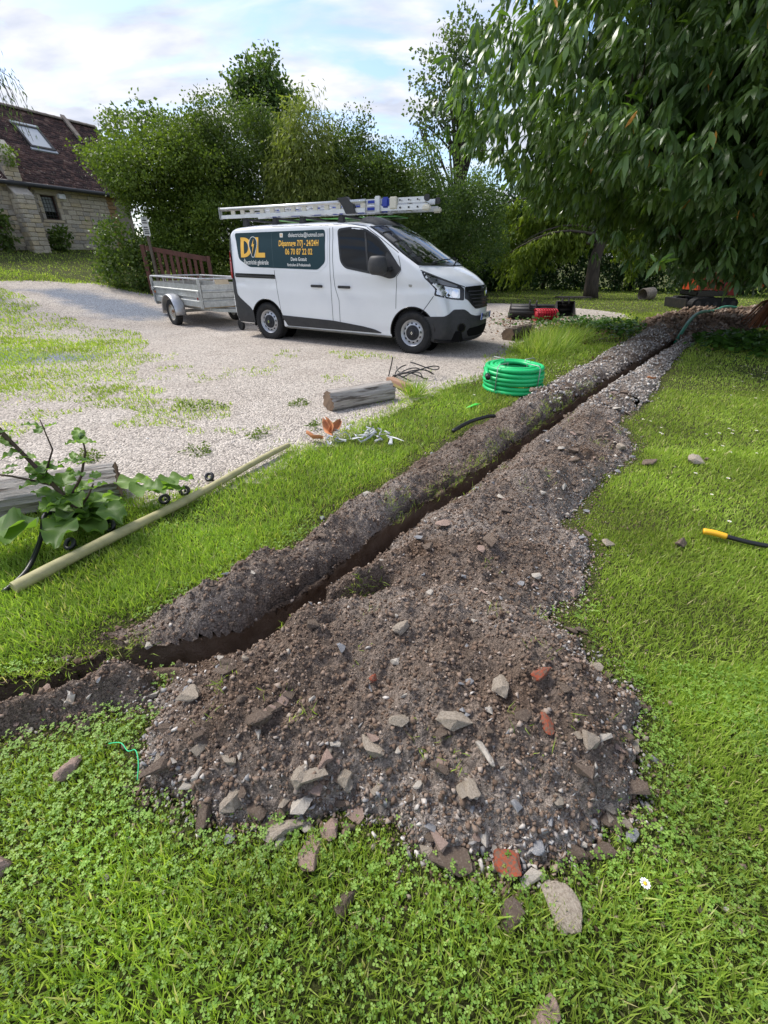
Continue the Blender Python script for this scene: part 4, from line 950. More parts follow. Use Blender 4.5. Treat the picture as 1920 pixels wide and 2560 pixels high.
    BU = rounded([(-.50, .600), (-.153, .613), (-.077, .651), (-.017, .708), (.159, .706), (.222, .669), (.273, .625), (.36, .598), (.556, .600), (.70, .60), (.70, .20), (.233, .21), (-.28, .20), (-.39, .25), (-.42, .442)], .03)
    conform('front_bumper', BU, mapob, .008, m_plast, sg=sg, clipy=True, step=.05)
    conform('bumper_intake', rounded([(.215, .41), (.62, .465), (.70, .465), (.70, .29), (.46, .29), (.25, .29)], .03), mapob, .014, m_dark, sg=sg, clipy=True)
    fr_ = conform('fog_lamp', rounded([(-.04, .36), (.03, .555), (.21, .555), (.29, .455), (.18, .32)], .04), mapob, .016, m_plast, sg=sg)
    conform('fog_lens', [(.125 + .052 * math.cos(a), .435 + .058 * math.sin(a)) for a in np.linspace(0, 6.283, 19)[:-1]], mapob, .022, m_dark, fr_, sg=sg)
    ribbon('fog_ring', [(.125 + .06 * math.cos(a), .435 + .066 * math.sin(a)) for a in np.linspace(0, 6.283, 19)[:-1]], .014, mapob, .026, m_gloss, fr_, sg=sg, closed=True)
    ribbon('bumper_lip', [(-.30, .245), (.0, .225), (.4, .235), (.62, .25)], .035, mapob, .018, m_gloss, sg=sg)
    GR = rounded([(.135, 1.03), (.30, 1.04), (.47, 1.045), (.60, 1.045), (.60, .72), (.40, .705), (.345, .705), (.277, .762), (.205, .838), (.150, .862)], .018)
    gr = conform('grille', GR, mapob, .006, m_gloss, sg=sg, clipy=True, step=.05)
    for k in range(5):
        z0 = .965 - k * .052; a0 = .16 + .03 * k
        ribbon('grille_bar', [(a0 + .03, z0), (.50, z0)], .016, mapob, .018, m_plast, gr, sg=sg)
# emblem on the grille: an open lozenge
em = MB(); Q = [(0, .085), (.047, 0), (0, -.085), (-.047, 0)]; xo = project((0, .965), mapfront, .03).x
for i in range(4):
    a, b = Q[i], Q[(i + 1) % 4]; ai, bi = (a[0] * .5, a[1] * .55), (b[0] * .5, b[1] * .55)
    em.add([(xo, a[0], .965 + a[1]), (xo, b[0], .965 + b[1]), (xo + .014, bi[0] * 1.25, .965 + bi[1] * 1.25), (xo + .014, ai[0] * 1.25, .965 + ai[1] * 1.25), (xo, bi[0], .965 + bi[1]), (xo, ai[0], .965 + ai[1])], [(0, 1, 2, 3), (3, 2, 4, 5)])
obj('emblem', em, m_chrome, VAN)
MB_pl = MB(); px_ = project((0, .60), mapfront, .03).x
MB_pl.box((px_, 0, .585), (.012, .52, .112), None, 0, .004); pl = obj('number_plate', MB_pl, mat('plate_white', (.72, .72, .70), .4), VAN)
b1 = MB()
for sg in (-1, 1): b1.box((px_ + .004, sg * .237, .585), (.0125, .042, .104))
obj('plate_band', b1, mat('plate_blue', (.02, .07, .42), .4), pl)
def text_mb(body, size, offset=0.0, align='CENTER', shear=0):
    cu = bpy.data.curves.new('lettering', 'FONT'); cu.body = body; cu.size = size; cu.align_x = align; cu.align_y = 'CENTER'; cu.offset = offset; cu.resolution_u = 3; cu.shear = shear
    ob = bpy.data.objects.new('lettering', cu); COL.objects.link(ob); bpy.context.view_layer.update(); d_ = bpy.context.evaluated_depsgraph_get()
    m_ = bpy.data.meshes.new_from_object(ob.evaluated_get(d_), depsgraph=d_); V = [v.co.copy() for v in m_.vertices]; Fq = [tuple(p.vertices) for p in m_.polygons]
    bpy.data.objects.remove(ob, do_unlink=True); bpy.data.meshes.remove(m_); return V, Fq
V, Fq = text_mb('FW-607-VL', .098, .002)
obj('plate_lettering', MB().add([(px_ + .0085, v.x * .92, .585 + v.y) for v in V], Fq), m_dark, pl, fixn=False)

# company panel, lettering and sign on the visible flank
PANEL = rounded([(-3.745, 1.815), (-1.70, 1.838), (-1.685, 1.36), (-1.84, 1.245), (-3.40, 1.270), (-3.66, 1.395)], .05)
conform('pressed_rim', rounded([(-3.80, 1.855), (-1.655, 1.872), (-1.64, 1.335), (-1.82, 1.205), (-3.42, 1.232), (-3.71, 1.37)], .06), mapside, .004, m_paint, step=.08)
panel = conform('company_panel', PANEL, mapside, .008, m_teal, step=.08, label='dark teal vinyl panel with yellow and white lettering')
conform('company_panel', PANEL, mapside, .008, m_teal, step=.08, sg=1)
ribbon('panel_seam', [(-2.858, 1.82), (-2.825, 1.255)], .008, mapside, .0105, mat('teal_gap', (.05, .085, .095), .7))
def letter(body, cx, cz, h, wscale, m, bold=.0, off=.012, name='lettering'):
    V, Fq = text_mb(body, h, bold); q = MB(); pts = []
    for v in V:
        p = project((cx + v.x * wscale, cz + v.y), mapside, off); pts.append(p if p is not None else Vector((cx, -1, cz)))
    return obj(name, q.add(pts, Fq), m, panel, fixn=False)
letter('dlelectricite@hotmail.com', -2.10, 1.765, .088, .80, m_txt, .0008)
conform('mail_icon', rounded([(-2.665, 1.80), (-2.595, 1.80), (-2.595, 1.735), (-2.665, 1.735)], .012), mapside, .012, m_txt, panel)
ribbon('mail_flap', [(-2.652, 1.788), (-2.63, 1.765), (-2.608, 1.788)], .008, mapside, .015, m_yel, panel); ribbon('mail_flap', [(-2.652, 1.75), (-2.63, 1.772), (-2.608, 1.75)], .008, mapside, .015, m_yel, panel)
letter('Dépannage 7/7J - 24/24H', -2.255, 1.640, .122, .70, m_yel, .0022)
letter('06 70 87 22 02', -2.245, 1.512, .125, .78, m_yel, .0025)
letter('Devis Gratuit', -2.245, 1.400, .078, .82, m_txt, .001)
letter('Particuliers & Professionnels', -2.245, 1.312, .062, .72, m_txt, .0008)
letter('Électricité générale', -3.235, 1.345, .105, .74, m_txt, .001)
def plate(name, poly, off, m): return conform(name, poly, mapside, off, m, panel, step=.05)
plate('logo_letter', [(-3.60, 1.745), (-3.60, 1.425), (-3.52, 1.425), (-3.52, 1.745)], .012, m_yel)
dv_ = [(-3.525 + .20 * math.sin(a), 1.585 + .16 * math.cos(a)) for a in np.linspace(.0, math.pi, 13)]; dvi = [(-3.525 + .115 * math.sin(a), 1.585 + .105 * math.cos(a)) for a in np.linspace(math.pi, 0, 13)]
plate('logo_letter', dv_ + dvi, .012, m_yel)
plate('logo_letter', rounded([(-3.25, 1.745), (-3.165, 1.745), (-3.165, 1.50), (-3.01, 1.50), (-3.01, 1.425), (-3.25, 1.425)], .004, 1), .012, m_yel)
bl = [(-3.29 + .098 * math.sin(a), 1.635 + .118 * math.cos(a)) for a in np.linspace(-2.2, 2.2, 17)] + [(-3.262, 1.44), (-3.268, 1.43), (-3.312, 1.43), (-3.318, 1.44)]
plate('logo_bulb', bl, .015, m_teal); ribbon('logo_bulb_outline', bl, .010, mapside, .0175, m_txt, panel, closed=True, step=.03)
plate('logo_bolt', [(-3.275, 1.725), (-3.325, 1.60), (-3.293, 1.60), (-3.312, 1.475), (-3.258, 1.635), (-3.288, 1.635)], .0185, m_yel)

# wheels
m_hub = mat('hubcap_grey', (.026, .027, .032), .5, spec=.25)
def make_wheel(sg, ax):
    w = thing('wheel', '', ''); del w['label']; del w['category']; w.parent = VAN; w.location = (ax, sg * .845, .337)
    Mx = Matrix.Rotation(R(-90 * sg), 4, 'X')      # local +Z of the lathe = outward
    ty = MB(); ty.lathe([(.205, -.085), (.235, -.105), (.285, -.112), (.318, -.100), (.332, -.075), (.337, -.04), (.337, .04), (.332, .075), (.318, .100), (.285, .112), (.235, .105), (.205, .085)], 56, Mx, 0, True)
    for k in range(56):
        a = 2 * math.pi * k / 56
        for zz in (-.070, .070):
            c_ = Mx @ Vector((.336 * math.cos(a), .336 * math.sin(a), zz)); ty.box(c_, (.012, .050, .016), (Mx @ Matrix.Rotation(a, 4, 'Z') @ Matrix.Rotation(R(90), 4, 'X')).to_3x3())
    obj('tyre', ty, m_rubber, w, 40)
    rm = MB(); rm.lathe([(.205, -.08), (.195, .0), (.198, .082), (.208, .090), (.214, .082), (.206, .070), (.186, .062), (.176, .045), (.168, .048), (.150, .066), (.128, .074), (.110, .066), (.0001, .060)], 48, Mx)
    rim = obj('rim', rm, m_steel, w, 40)
    for k in range(12):
        a = 2 * math.pi * k / 12 + .13; c_ = Mx @ Vector((.152 * math.cos(a), .152 * math.sin(a), .0675))
        hb = MB().lathe([(.0165, -.004), (.0165, .0015), (.0001, .0015)], 10, Matrix.Translation(c_) @ Mx @ Matrix.Rotation(a, 4, 'Z') @ Matrix.Diagonal((.75, 1.15, 1, 1))); obj('vent_hole', hb, m_dark, rim)
    hc = MB(); n = 12; hc.lathe([(.118, .060), (.116, .082), (.100, .090), (.060, .094), (.056, .108), (.050, .112), (.0001, .112)], 36, Mx)
    for k in range(5):
        a = 2 * math.pi * k / 5; hc.box(Mx @ Vector((.085 * math.cos(a), .085 * math.sin(a), .093)), (.030, .034, .010), (Mx @ Matrix.Rotation(a, 4, 'Z')).to_3x3(), 0, .004)
    cap = obj('hubcap', hc, m_hub, w, 40)
    q = MB().add([Mx @ Vector(p) for p in ((.0, .030, .1135), (.019, 0, .1135), (0, -.030, .1135), (-.019, 0, .1135), (0, .015, .1135), (.009, 0, .1135), (0, -.015, .1135), (-.009, 0, .1135))], [(0, 1, 5, 4), (1, 2, 6, 5), (2, 3, 7, 6), (3, 0, 4, 7)]); obj('hub_emblem', q, m_chrome, cap)
    return w
for ax in (0, -3.098):
    for sg in (-1, 1): make_wheel(sg, ax)
for ax in (0, -3.098):
    for sg in (-1, 1):
        q = MB().tube([(ax + .392 * math.cos(a), sg * (Ys(ax + .39 * math.cos(a), .345 + .39 * math.sin(a)) - .004), .345 + .392 * math.sin(a)) for a in np.linspace(.1, math.pi + .12, 26)], .011, 6); obj('arch_lip', q, m_gloss, VAN, True)
obj('underbody', MB().box((-1.55, 0, .30), (4.6, 1.35, .16)), m_dark, VAN)
# roof spoiler, rack feet and bars
g = MB().grid(lambda u, v: sheet_pt(12.15 + u * 1.35, (v * 2 - 1) * .80) + Vector((-.02, 0, .012 + .075 * u ** .7 * (1 - abs(v * 2 - 1) ** 6))), 8, 14); obj('wind_deflector', g, m_plast, VAN, True)
for bx in (-3.55, -2.85, -2.25, -1.45):
    rb = MB()
    for sg in (-1, 1): rb.prism([(bx - .055, 1.93), (bx + .055, 1.93), (bx + .040, 2.035), (bx - .025, 2.045)], lambda a, b, d: (a, d, b), sg * .70, sg * .78)
    rb.box((bx, 0, 2.03), (.045, 1.5, .03)); obj('rack_bar', rb, m_plast, VAN)
# ------------------------------------------------------------------ ladders lying on the rack
m_lblue = mat('blue_sticker', (.02, .045, .32), .45); m_cream = mat('cream_plastic', (.62, .59, .50), .5); m_label = mat('white_sticker', (.78, .78, .80), .45)
VM = VAN.matrix_basis.copy(); VM = Matrix.Translation((.887, 8.67, 0)) @ Matrix.Rotation(R(-27.74), 4, 'Z')
def on_van(name, label, cat):
    t = thing(name, label, cat); t.matrix_world = VM; return t
L1 = on_van('ladder_carrier', 'long slotted white aluminium ladder carrier along the near roof edge of the van', 'ladder carrier')
def zr(x): return 2.05 + .003 * (x + 4.1)
for y in (-.80,):
    q = MB(); q.tube([(-4.09, y, zr(-4.09) + .145), (-.95, y, zr(-.95) + .145)], .034, 8, flat=.85); obj('upper_rail', q, m_alu, L1, True)
    q = MB(); q.add([(x, y + dy, zr(x) + dz) for x in (-4.09, -.95) for dy, dz in ((-.02, 0), (.02, 0), (.02, .055), (-.02, .055))], [(0, 1, 2, 3), (4, 7, 6, 5), (0, 4, 5, 1), (1, 5, 6, 2), (2, 6, 7, 3), (3, 7, 4, 0)]); obj('lower_rail', q, m_alu, L1)
    for k in range(13):
        x = -3.78 + k * .232; obj('spacer', MB().box((x, y, zr(x) + .088), (.085, .028, .070)), m_cream, L1)
    obj('end_cap', MB().box((-4.10, y, zr(-4.1) + .085), (.035, .07, .19), None, 0, .01), m_galv, L1)
    obj('strap', MB().prism([(-1.46, zr(-1.4) + .20), (-1.28, zr(-1.3) + .215), (-1.16, zr(-1.2) + .10), (-1.12, zr(-1.2) - .01), (-1.30, zr(-1.3) - .015), (-1.36, zr(-1.3) + .09)], lambda a, b, d: (a, d, b), y - .045, y + .04), m_plast, L1)
L2 = on_van('ladder', 'stacked extension ladder with blue and white stickers on the van roof', 'ladder')
for y, z0, x0, x1 in ((-.62, 2.07, -3.72, .05), (-.20, 2.07, -3.72, .05), (-.60, 2.165, -3.55, .0), (-.22, 2.165, -3.55, .0)):
    q = MB().box(((x0 + x1) / 2, y, z0 + .035 + .01), (x1 - x0, .026, .072)); rl = obj('side_rail', q, m_alu, L2)
    k = 0; x = -3.5
    while x < -.75:
        obj('sticker', MB().box((x, y - .0145, z0 + .045), (.20, .004, .040)), m_lblue if k % 2 else m_label, rl); x += .235; k += 1
for z0, ya, yb in ((2.11, -.62, -.20), (2.205, -.60, -.22)):
    for k in range(13): q = MB().tube([(-3.5 + k * .28, ya, z0), (-3.5 + k * .28, yb, z0)], .014, 6); obj('rung', q, m_alu, L2)
for y in (-.63, -.19):
    obj('hinge_bracket', MB().box((-.82, y, 2.17), (.10, .06, .22), None, 0, .012), m_alu, L2); obj('hinge_cover', MB().box((-.68, y, 2.19), (.12, .065, .14), None, 0, .02), m_lblue, L2)
    obj('hinge_bracket', MB().box((-.54, y, 2.18), (.13, .05, .16), None, 0, .012), m_cream, L2)
    q = MB().lathe([(.045, -.02), (.045, .02)], 16, Matrix.Translation((.03, y, 2.225)) @ Matrix.Rotation(R(90), 4, 'X')); obj('roller', q, m_plast, L2)
    obj('ladder_foot', MB().box((.03, y, 2.10), (.14, .055, .075), None, 0, .018), m_cream, L2)
    for zz in (2.12, 2.215):
        for k in range(3): obj('bolt', MB().box((-.42 + k * .15, y - .016, zz - .005), (.022, .008, .022)), m_plast, L2)
q = MB().box((-2.1, .25, 2.058), (2.6, .45, .018), None); G = obj('board', q, mat('green_board', (.16, .42, .12), .5), None); G.matrix_world = VM; tag(G, 'flat green board lying under the ladders on the van roof', 'board')
# things on the dashboard
m_cloth = mat('green_cloth', (.36, .50, .20), .9, var=(9, (.50, .58, .36), .4, .7)); bmx = MB().grid(lambda u, v: Vector((math.cos(u * 6.283) * math.sin(v * math.pi) * (.16 + .02 * math.sin(u * 25)), math.sin(u * 6.283) * math.sin(v * math.pi) * (.22 + .03 * math.sin(v * 19)), .09 * math.cos(v * math.pi) + .02 * math.sin(u * 19 + v * 11))), 20, 10)
o = obj('cloth', bmx, m_cloth, None, True); o.matrix_world = VM @ Matrix.Translation((.02, .28, 1.29)); tag(o, 'crumpled pale green cloth on the van dashboard behind the windscreen', 'cloth')
# ------------------------------------------------------------------ trailer (local: X forward to the van, origin under the box centre)
TRD = R(-44)
TL, TWD, ZB, ZT = 2.6, 1.30, .45, .90
ncx, ncy = -4.05, 10.60                                # near front corner of the box on the ground plan
fx, fy = math.cos(TRD), math.sin(TRD); lx, ly = -fy, fx    # local left
tcx, tcy = ncx - fx * TL / 2 + lx * TWD / 2, ncy - fy * TL / 2 + ly * TWD / 2
TR = thing('trailer', 'grey galvanised box trailer with rail frame hitched behind the van', 'trailer', (tcx, tcy, float(ter(tcx, tcy))), TRD)
def ribbed(name, axis, fix, a0, a1):
    prof_ = [(0, ZB), (0, ZB + .12), (-.022, ZB + .14), (-.022, ZB + .17), (0, ZB + .19), (0, ZB + .29), (.02, ZB + .305), (.02, ZB + .33), (0, ZB + .345), (0, ZT)]
    q = MB(); sgn = 1 if fix > 0 else -1; pr = [(fix + sgn * o_, z) for o_, z in prof_] + [(fix - sgn * .03, ZT), (fix - sgn * .03, ZB)]
    fn = (lambda p, d: (d, p[0], p[1])) if axis == 'y' else (lambda p, d: (p[0], d, p[1]))
    n = len(pr); q.add([fn(p, a0) for p in pr] + [fn(p, a1) for p in pr], [(i, (i + 1) % n, n + (i + 1) % n, n + i) for i in range(n)] + [tuple(range(n)), tuple(range(n, 2 * n))[::-1]])
    return obj(name, q, m_galv, TR)
hx, hy = TL / 2, TWD / 2
for sg in (-1, 1): ribbed('side_panel', 'y', sg * hy, -hx + .03, hx - .03); ribbed('end_panel', 'x', sg * hx, -hy + .04, hy - .04)
obj('floor_panel', MB().box((0, 0, ZB - .01), (TL - .1, TWD - .1, .02)), mat('trailer_plywood', (.36, .27, .16), .8, var=(6, (.28, .20, .12), .4, .7)), TR)
for sx in (-1, 1):
    for sy in (-1, 1):
        p_ = obj('corner_post', MB().box((sx * (hx - .01), sy * (hy + .005), (ZB + ZT) / 2 + .045), (.05, .05, ZT - ZB + .12)), m_galv, TR)
        obj('latch', MB().box((sx * (hx - .07), sy * (hy + .03), ZB + .30), (.09, .03, .05)).box((sx * (hx - .03), sy * (hy + .045), ZB + .29), (.03, .02, .08)), m_steel, p_)
rl = MB()
for sy in (-1, 1): rl.tube([(-hx, sy * hy, ZT + .115), (hx, sy * hy, ZT + .115)], .019, 8)
for sx in (-1, 1): rl.tube([(sx * hx, -hy, ZT + .115), (sx * hx, hy, ZT + .115)], .019, 8)
obj('top_rail', rl, m_steel, TR, 40)
for x in (-.55, .0, .55):
    for sy in (-1, 1): obj('rail_post', MB().tube([(x, sy * hy, ZT), (x, sy * hy, ZT + .11)], .010, 6), m_steel, TR)
for sx in (-1, 1):
    for y in (-.3, .3): obj('rail_post', MB().tube([(sx * hx, y, ZT), (sx * hx, y, ZT + .11)], .010, 6), m_steel, TR)
def fender(sg):
    q = MB(); n = 14
    def P(u, v):
        a = R(188) - u * R(196); rr = .385 - .02 * abs(v * 2 - 1) ** 3; return Vector((.05 + rr * math.cos(a) * 1.02, sg * (hy + .02 + v * .25), .30 + rr * math.sin(a)))
    q.grid(P, n, 6); f_ = obj('mudguard', q, m_steel, TR, True); f_.modifiers.new('thick', 'SOLIDIFY').thickness = .008
    w = bpy.data.objects.new('wheel', None); COL.objects.link(w); w.parent = TR; w.location = (.05, sg * (hy + .135), .285)
    Mx = Matrix.Rotation(R(-90 * sg), 4, 'X')
    ty = MB().lathe([(.165, -.06), (.19, -.075), (.24, -.082), (.275, -.07), (.285, -.04), (.285, .04), (.275, .07), (.24, .082), (.19, .075), (.165, .06)], 44, Mx, 0, True); obj('tyre', ty, m_rubber, w, 40)
    rm = MB().lathe([(.168, -.05), (.16, .0), (.164, .055), (.172, .066), (.176, .058), (.158, .042), (.12, .03), (.10, .045), (.07, .05), (.066, .062), (.0001, .064)], 36, Mx); ri = obj('rim', rm, mat('rusty_rim', (.42, .41, .37), .55, .4, var=(9, (.22, .11, .05), .48, .62)), w, 40)
    for k in range(5):
        a = 2 * math.pi * k / 5; obj('wheel_bolt', MB().box(Mx @ Vector((.048 * math.cos(a), .048 * math.sin(a), .066)), (.018, .018, .014), Mx.to_3x3()), m_steel, ri)
for sg in (-1, 1): fender(sg)
q = MB(); q.box((0, 0, ZB - .05), (TL - .2, .07, .06))
for sy in (-.45, .45): q.box((0, sy, ZB - .05), (TL - .1, .05, .06))
q.box((.05, 0, .30), (.06, TWD + .1, .06)); obj('chassis', q, m_galv, TR)
obj('drawbar', MB().box((hx + .50, 0, ZB - .06), (1.15, .08, .08)).box((hx + .28, -.22, ZB - .06), (.75, .05, .06), Matrix.Rotation(R(30), 3, 'Z')).box((hx + .28, .22, ZB - .06), (.75, .05, .06), Matrix.Rotation(R(-30), 3, 'Z')), m_galv, TR)
jw = MB().lathe([(.03, -.03), (.105, -.03), (.115, 0), (.105, .03), (.03, .03)], 22, Matrix.Translation((hx + .62, -.12, .118)) @ Matrix.Rotation(R(90), 4, 'X')); jk = obj('jockey_wheel', jw, m_rubber, TR, 40)
obj('jockey_tube', MB().tube([(hx + .62, -.12, .12), (hx + .62, -.09, .75)], .022, 8), m_galv, jk)
for sy in (-1, 1):
    obj('tail_lamp', MB().box((-hx - .06, sy * (hy - .12), ZB - .02), (.08, .22, .11), None, 0, .015), m_galv, TR); obj('reflector', MB().box((-hx + .10, sy * (hy + .012), ZB + .22), (.05, .012, .05), None, 0, .01), mat('amber', (.6, .16, .02), .3), TR)
    obj('reflector', MB().box((hx - .16, sy * (hy + .012), ZB + .17), (.05, .012, .06), None, 0, .01), m_red, TR)
_b = tag(obj('plank', MB().box((0, 0, 0), (.6, .34, .02)), mat('pale_wood', (.62, .50, .33), .7, var=(8, (.52, .40, .25), .4, .7))), 'pale plywood offcut standing up inside the trailer', 'plank'); _b.matrix_world = Matrix.Translation((tcx, tcy, float(ter(tcx, tcy)))) @ Matrix.Rotation(TRD, 4, 'Z') @ Matrix.Translation((.72, .25, ZB + .27)) @ Matrix.Rotation(R(62), 4, 'Y')

# ------------------------------------------------------------------ wooden gate against the hedge
m_gate = mat('brown_stained_wood', (.125, .048, .032), .75, var=(5, (.085, .035, .025), .35, .7, (1, 1, .15)), var2=(30, (.17, .085, .06), .55, .8, (1, 1, .1)), bump=(40, .3, .006, (1, 1, .1)))
gA = Vector((-7.0, 14.6)); gB = Vector((-5.25, 14.85)); gd = (gB - gA); gl = gd.length; ga = math.atan2(gd.y, gd.x)
gz = .41
GT = thing('gate', 'brown stained wooden field gate with sloping top rail standing open against the hedge', 'gate', (gA.x, gA.y, gz), ga)
gh0, gh1 = 1.33, 1.06
def topz(x): return gh0 + (gh1 - gh0) * x / gl
obj('post', MB().box((0, 0, gh0 / 2), (.11, .09, gh0)), m_gate, GT); obj('post', MB().box((gl, 0, gh1 / 2), (.10, .09, gh1)), m_gate, GT)
obj('top_rail', MB().prism([(.07, topz(.07) - .13), (gl - .06, topz(gl) - .14), (gl - .06, topz(gl) - .01), (.07, topz(.07) - .01)], lambda a, b, d: (a, d, b), -.035, .035), m_gate, GT)
obj('bottom_rail', MB().box((gl / 2, 0, .22), (gl - .12, .07, .13)), m_gate, GT)
for k in range(9):
    x = .07 + (gl - .13) * (k + 1) / 10; zt_ = topz(x) - .137; obj('slat', MB().box((x, 0, (zt_ + .285) / 2), (.085, .035, zt_ - .285)), m_gate, GT)
# notice on the hedge post
NP = thing('notice_board', 'small weathered white notice on a post in front of the hedge', 'sign', (-6.75, 14.55, float(ter(-6.75, 14.55)) - .1), R(20))
m_post = mat('grey_post', (.10, .08, .06), .9, var=(7, (.16, .13, .1), .4, .7))
obj('post', MB().tube([(0, 0, 0), (0, 0, 1.95)], .04, 8), m_post, NP)
nb = obj('notice', MB().box((0, -.06, 1.84), (.17, .02, .44)), mat('weathered_white', (.60, .60, .57), .7, var=(6, (.25, .27, .24), .45, .65)), NP)
for k, (w_, z_) in enumerate(((.10, 1.98), (.12, 1.92), (.10, 1.82), (.12, 1.76), (.11, 1.71), (.12, 1.67))): obj('print_line', MB().box((0, -.0725, z_), (w_, .004, .022)), m_dark, nb)

# ------------------------------------------------------------------ logs, boards, pole
m_log = mat('weathered_log', (.36, .325, .29), .9, var=(9, (.10, .08, .065), .50, .62, (.35, 3, 3)), var2=(22, (.50, .46, .42), .45, .7, (.25, 3, 3)), bump=(14, 1.0, .03, (.15, 3, 3)))
m_logend = mat('log_end', (.22, .15, .10), .9, var=(10, (.12, .08, .055), .4, .7), bump=(30, .6, .01))
def log(name, label, a, b, rad, m=m_log, me_=m_logend, cat='log', seed=1, flat=1.0, bend=0):
    a, b = Vector(a), Vector(b); L = (b - a).length; r_ = np.random.default_rng(seed); n = 22; rings = []; q = MB(); k = 14
    n = 40; gro = np.where(r_.random(n) < .28, -.10, 0) + r_.normal(0, .018, n); ph = r_.uniform(0, 6.28, 4)
    for i in range(k + 1):
        for j in range(n):
            w = 2 * math.pi * j / n; rr = rad * (1 + .05 * math.sin(3 * w + ph[0]) + .03 * math.sin(7 * w + ph[1] + i * .12) + gro[j] + r_.normal(0, .014)); x = L * i / k
            if i in (0, k): x += r_.normal(0, .008)
            q.v.append((x, rr * math.cos(w), rr * math.sin(w) * flat + bend * math.sin(i / k * math.pi)))
    for i in range(k):
        for j in range(n): q.f.append((i * n + j, i * n + (j + 1) % n, (i + 1) * n + (j + 1) % n, (i + 1) * n + j)); q.m.append(0)
    q.f.append(tuple(range(n))); q.m.append(1); q.f.append(tuple(k * n + j for j in range(n))); q.m.append(1)
    o = obj(name, q, [m, me_], None, 60); d = (b - a); o.location = a; o.rotation_euler = d.to_track_quat('X', 'Z').to_euler(); return tag(o, label, cat)
log('log', 'weathered grey log lying on the gravel edge in front of the van', (-.60, 4.55, .105), (.06, 5.02, .105), .108, seed=3)
log('log', 'large weathered log behind the leafy burdock at the left edge', (-2.75, 2.18, .11), (-1.78, 2.62, .11), .125, seed=5)
log('log', 'dark rotten log with white fungus beside the van front', (2.45, 9.30, .11), (3.15, 10.25, .10), .13, mat('rotten_log', (.075, .052, .038), .95, var=(8, (.20, .17, .14), .5, .68), bump=(20, 1, .03)), m_logend, seed=7)
m_beam = mat('reddish_board', (.33, .20, .13), .8, var=(6, (.24, .14, .09), .4, .7, (.2, 2, 2)))
q = MB().box((0, 0, 0), (.62, .10, .075), None, 0, .006); o = obj('beam', q, m_beam); o.location = (.18, 5.50, .06); o.rotation_euler = (0, R(-3), math.atan2(-.70, .29)); tag(o, 'short reddish squared beam resting beside the grey log', 'beam')
m_pole = mat('peeled_pole', (.40, .36, .19), .7, var=(5, (.30, .28, .13), .4, .7, (.2, 3, 3)), bump=(20, .3, .006, (.1, 3, 3)))
q = MB(); pa, pb = Vector((-1.74, 1.58, .055)), Vector((-.79, 3.42, .055)); pts = [pa.lerp(pb, t) + Vector((.012 * math.sin(t * 5), 0, .006 * math.sin(t * 9))) for t in np.linspace(0, 1, 14)]
q.tube(pts, [.031 - .010 * i / 13 + .0012 * math.sin(i * 2.3) for i in range(14)], 14); tag(obj('pole', q, m_pole, None, 50), 'long pale peeled wooden pole lying in the grass beside the gravel', 'pole')
# black ring insulators along the pole
m_blk = mat('black_rubber', (.012, .012, .014), .4)
for i, (x, y) in enumerate(((-1.243, 2.79), (-1.335, 2.575), (-1.415, 2.455), (-1.59, 2.13), (-1.70, 1.94))):
    q = MB().lathe([(.026 + .0115 * math.cos(a), .0115 * math.sin(a)) for a in [k * math.pi / 4 for k in range(8)]], 20, Matrix.Rotation(R(48), 4, 'X'), 0, True).tube([(0, .02, -.006), (0, .03, -.05)], .008, 6)
    o = obj('ring_insulator', q, m_blk, None, True, (x, y, .06), random.uniform(-.5, .5)); tag(o, 'black ring insulator in the grass beside the pole, ' + ('nearest its thin far end', 'second from its thin far end', 'third from its thin far end', 'second from its thick near end', 'nearest its thick near end')[i], 'insulator', 'ring insulators beside the pole')
# cable by the burdock, sheath on the bank
def cable(name, label, pts, rad, m, cat='cable', n=8, parent=None):
    P = [Vector(p) for p in pts]; out = []
    for i in range(len(P) - 1):
        p0, p1, p2, p3 = P[max(i - 1, 0)], P[i], P[i + 1], P[min(i + 2, len(P) - 1)]
        for k in range(6):
            t = k / 6; out.append(.5 * ((2 * p1) + (p2 - p0) * t + (2 * p0 - 5 * p1 + 4 * p2 - p3) * t * t + (3 * p1 - p0 - 3 * p2 + p3) * t ** 3))
    out.append(P[-1]); o = obj(name, MB().tube(out, rad, n), m, parent, True)
    if label: tag(o, label, cat)
    return o
cable('cable', 'black cable curving out of the burdock leaves at the left edge', [(-1.80, 1.58, .03), (-1.78, 1.72, .05), (-1.83, 1.92, .10), (-1.86, 2.05, .18), (-1.84, 2.14, .12)], .012, m_blk)
cable('cable_sheath', 'thin dark sheath lying on the soil bank near the green coil', [(.62, 3.78, .06), (.80, 3.98, .08), (1.0, 4.12, .09), (1.08, 4.16, .08)], .018, m_blk, 'sheath')
c_ = thing('cable', 'black cable with a bright yellow end on the right lawn', 'cable', (0, 0, 0))
cable('sheath', None, [(1.955, 2.085, .045), (2.10, 2.02, .035), (2.35, 1.95, .03), (2.7, 1.88, .03)], .014, m_blk, parent=c_)
cable('yellow_end', None, [(1.855, 2.13, .05), (1.90, 2.11, .052), (1.958, 2.083, .045)], .018, mat('yellow_plastic', (.80, .42, .02), .45), parent=c_)
# wire tangle by the beam
q = MB()
for k in range(4):
    c0 = Vector((.30 + .05 * k, 5.95 + .06 * k, .04)); q.tube([c0 + Vector(((.20 + .03 * k) * math.cos(a + k), (.13 + .02 * k) * math.sin(a + k), .05 * math.sin(2 * a + k) + .03 * k)) for a in np.linspace(0, 5.2, 22)], .008, 6)
q.tube([(.05, 6.1, .02), (.09, 6.06, .20), (.1, 6.05, .28)], .008, 6); tag(obj('wire', q, m_blk, None, True), 'tangle of dark wire behind the reddish beam on the gravel', 'wire')

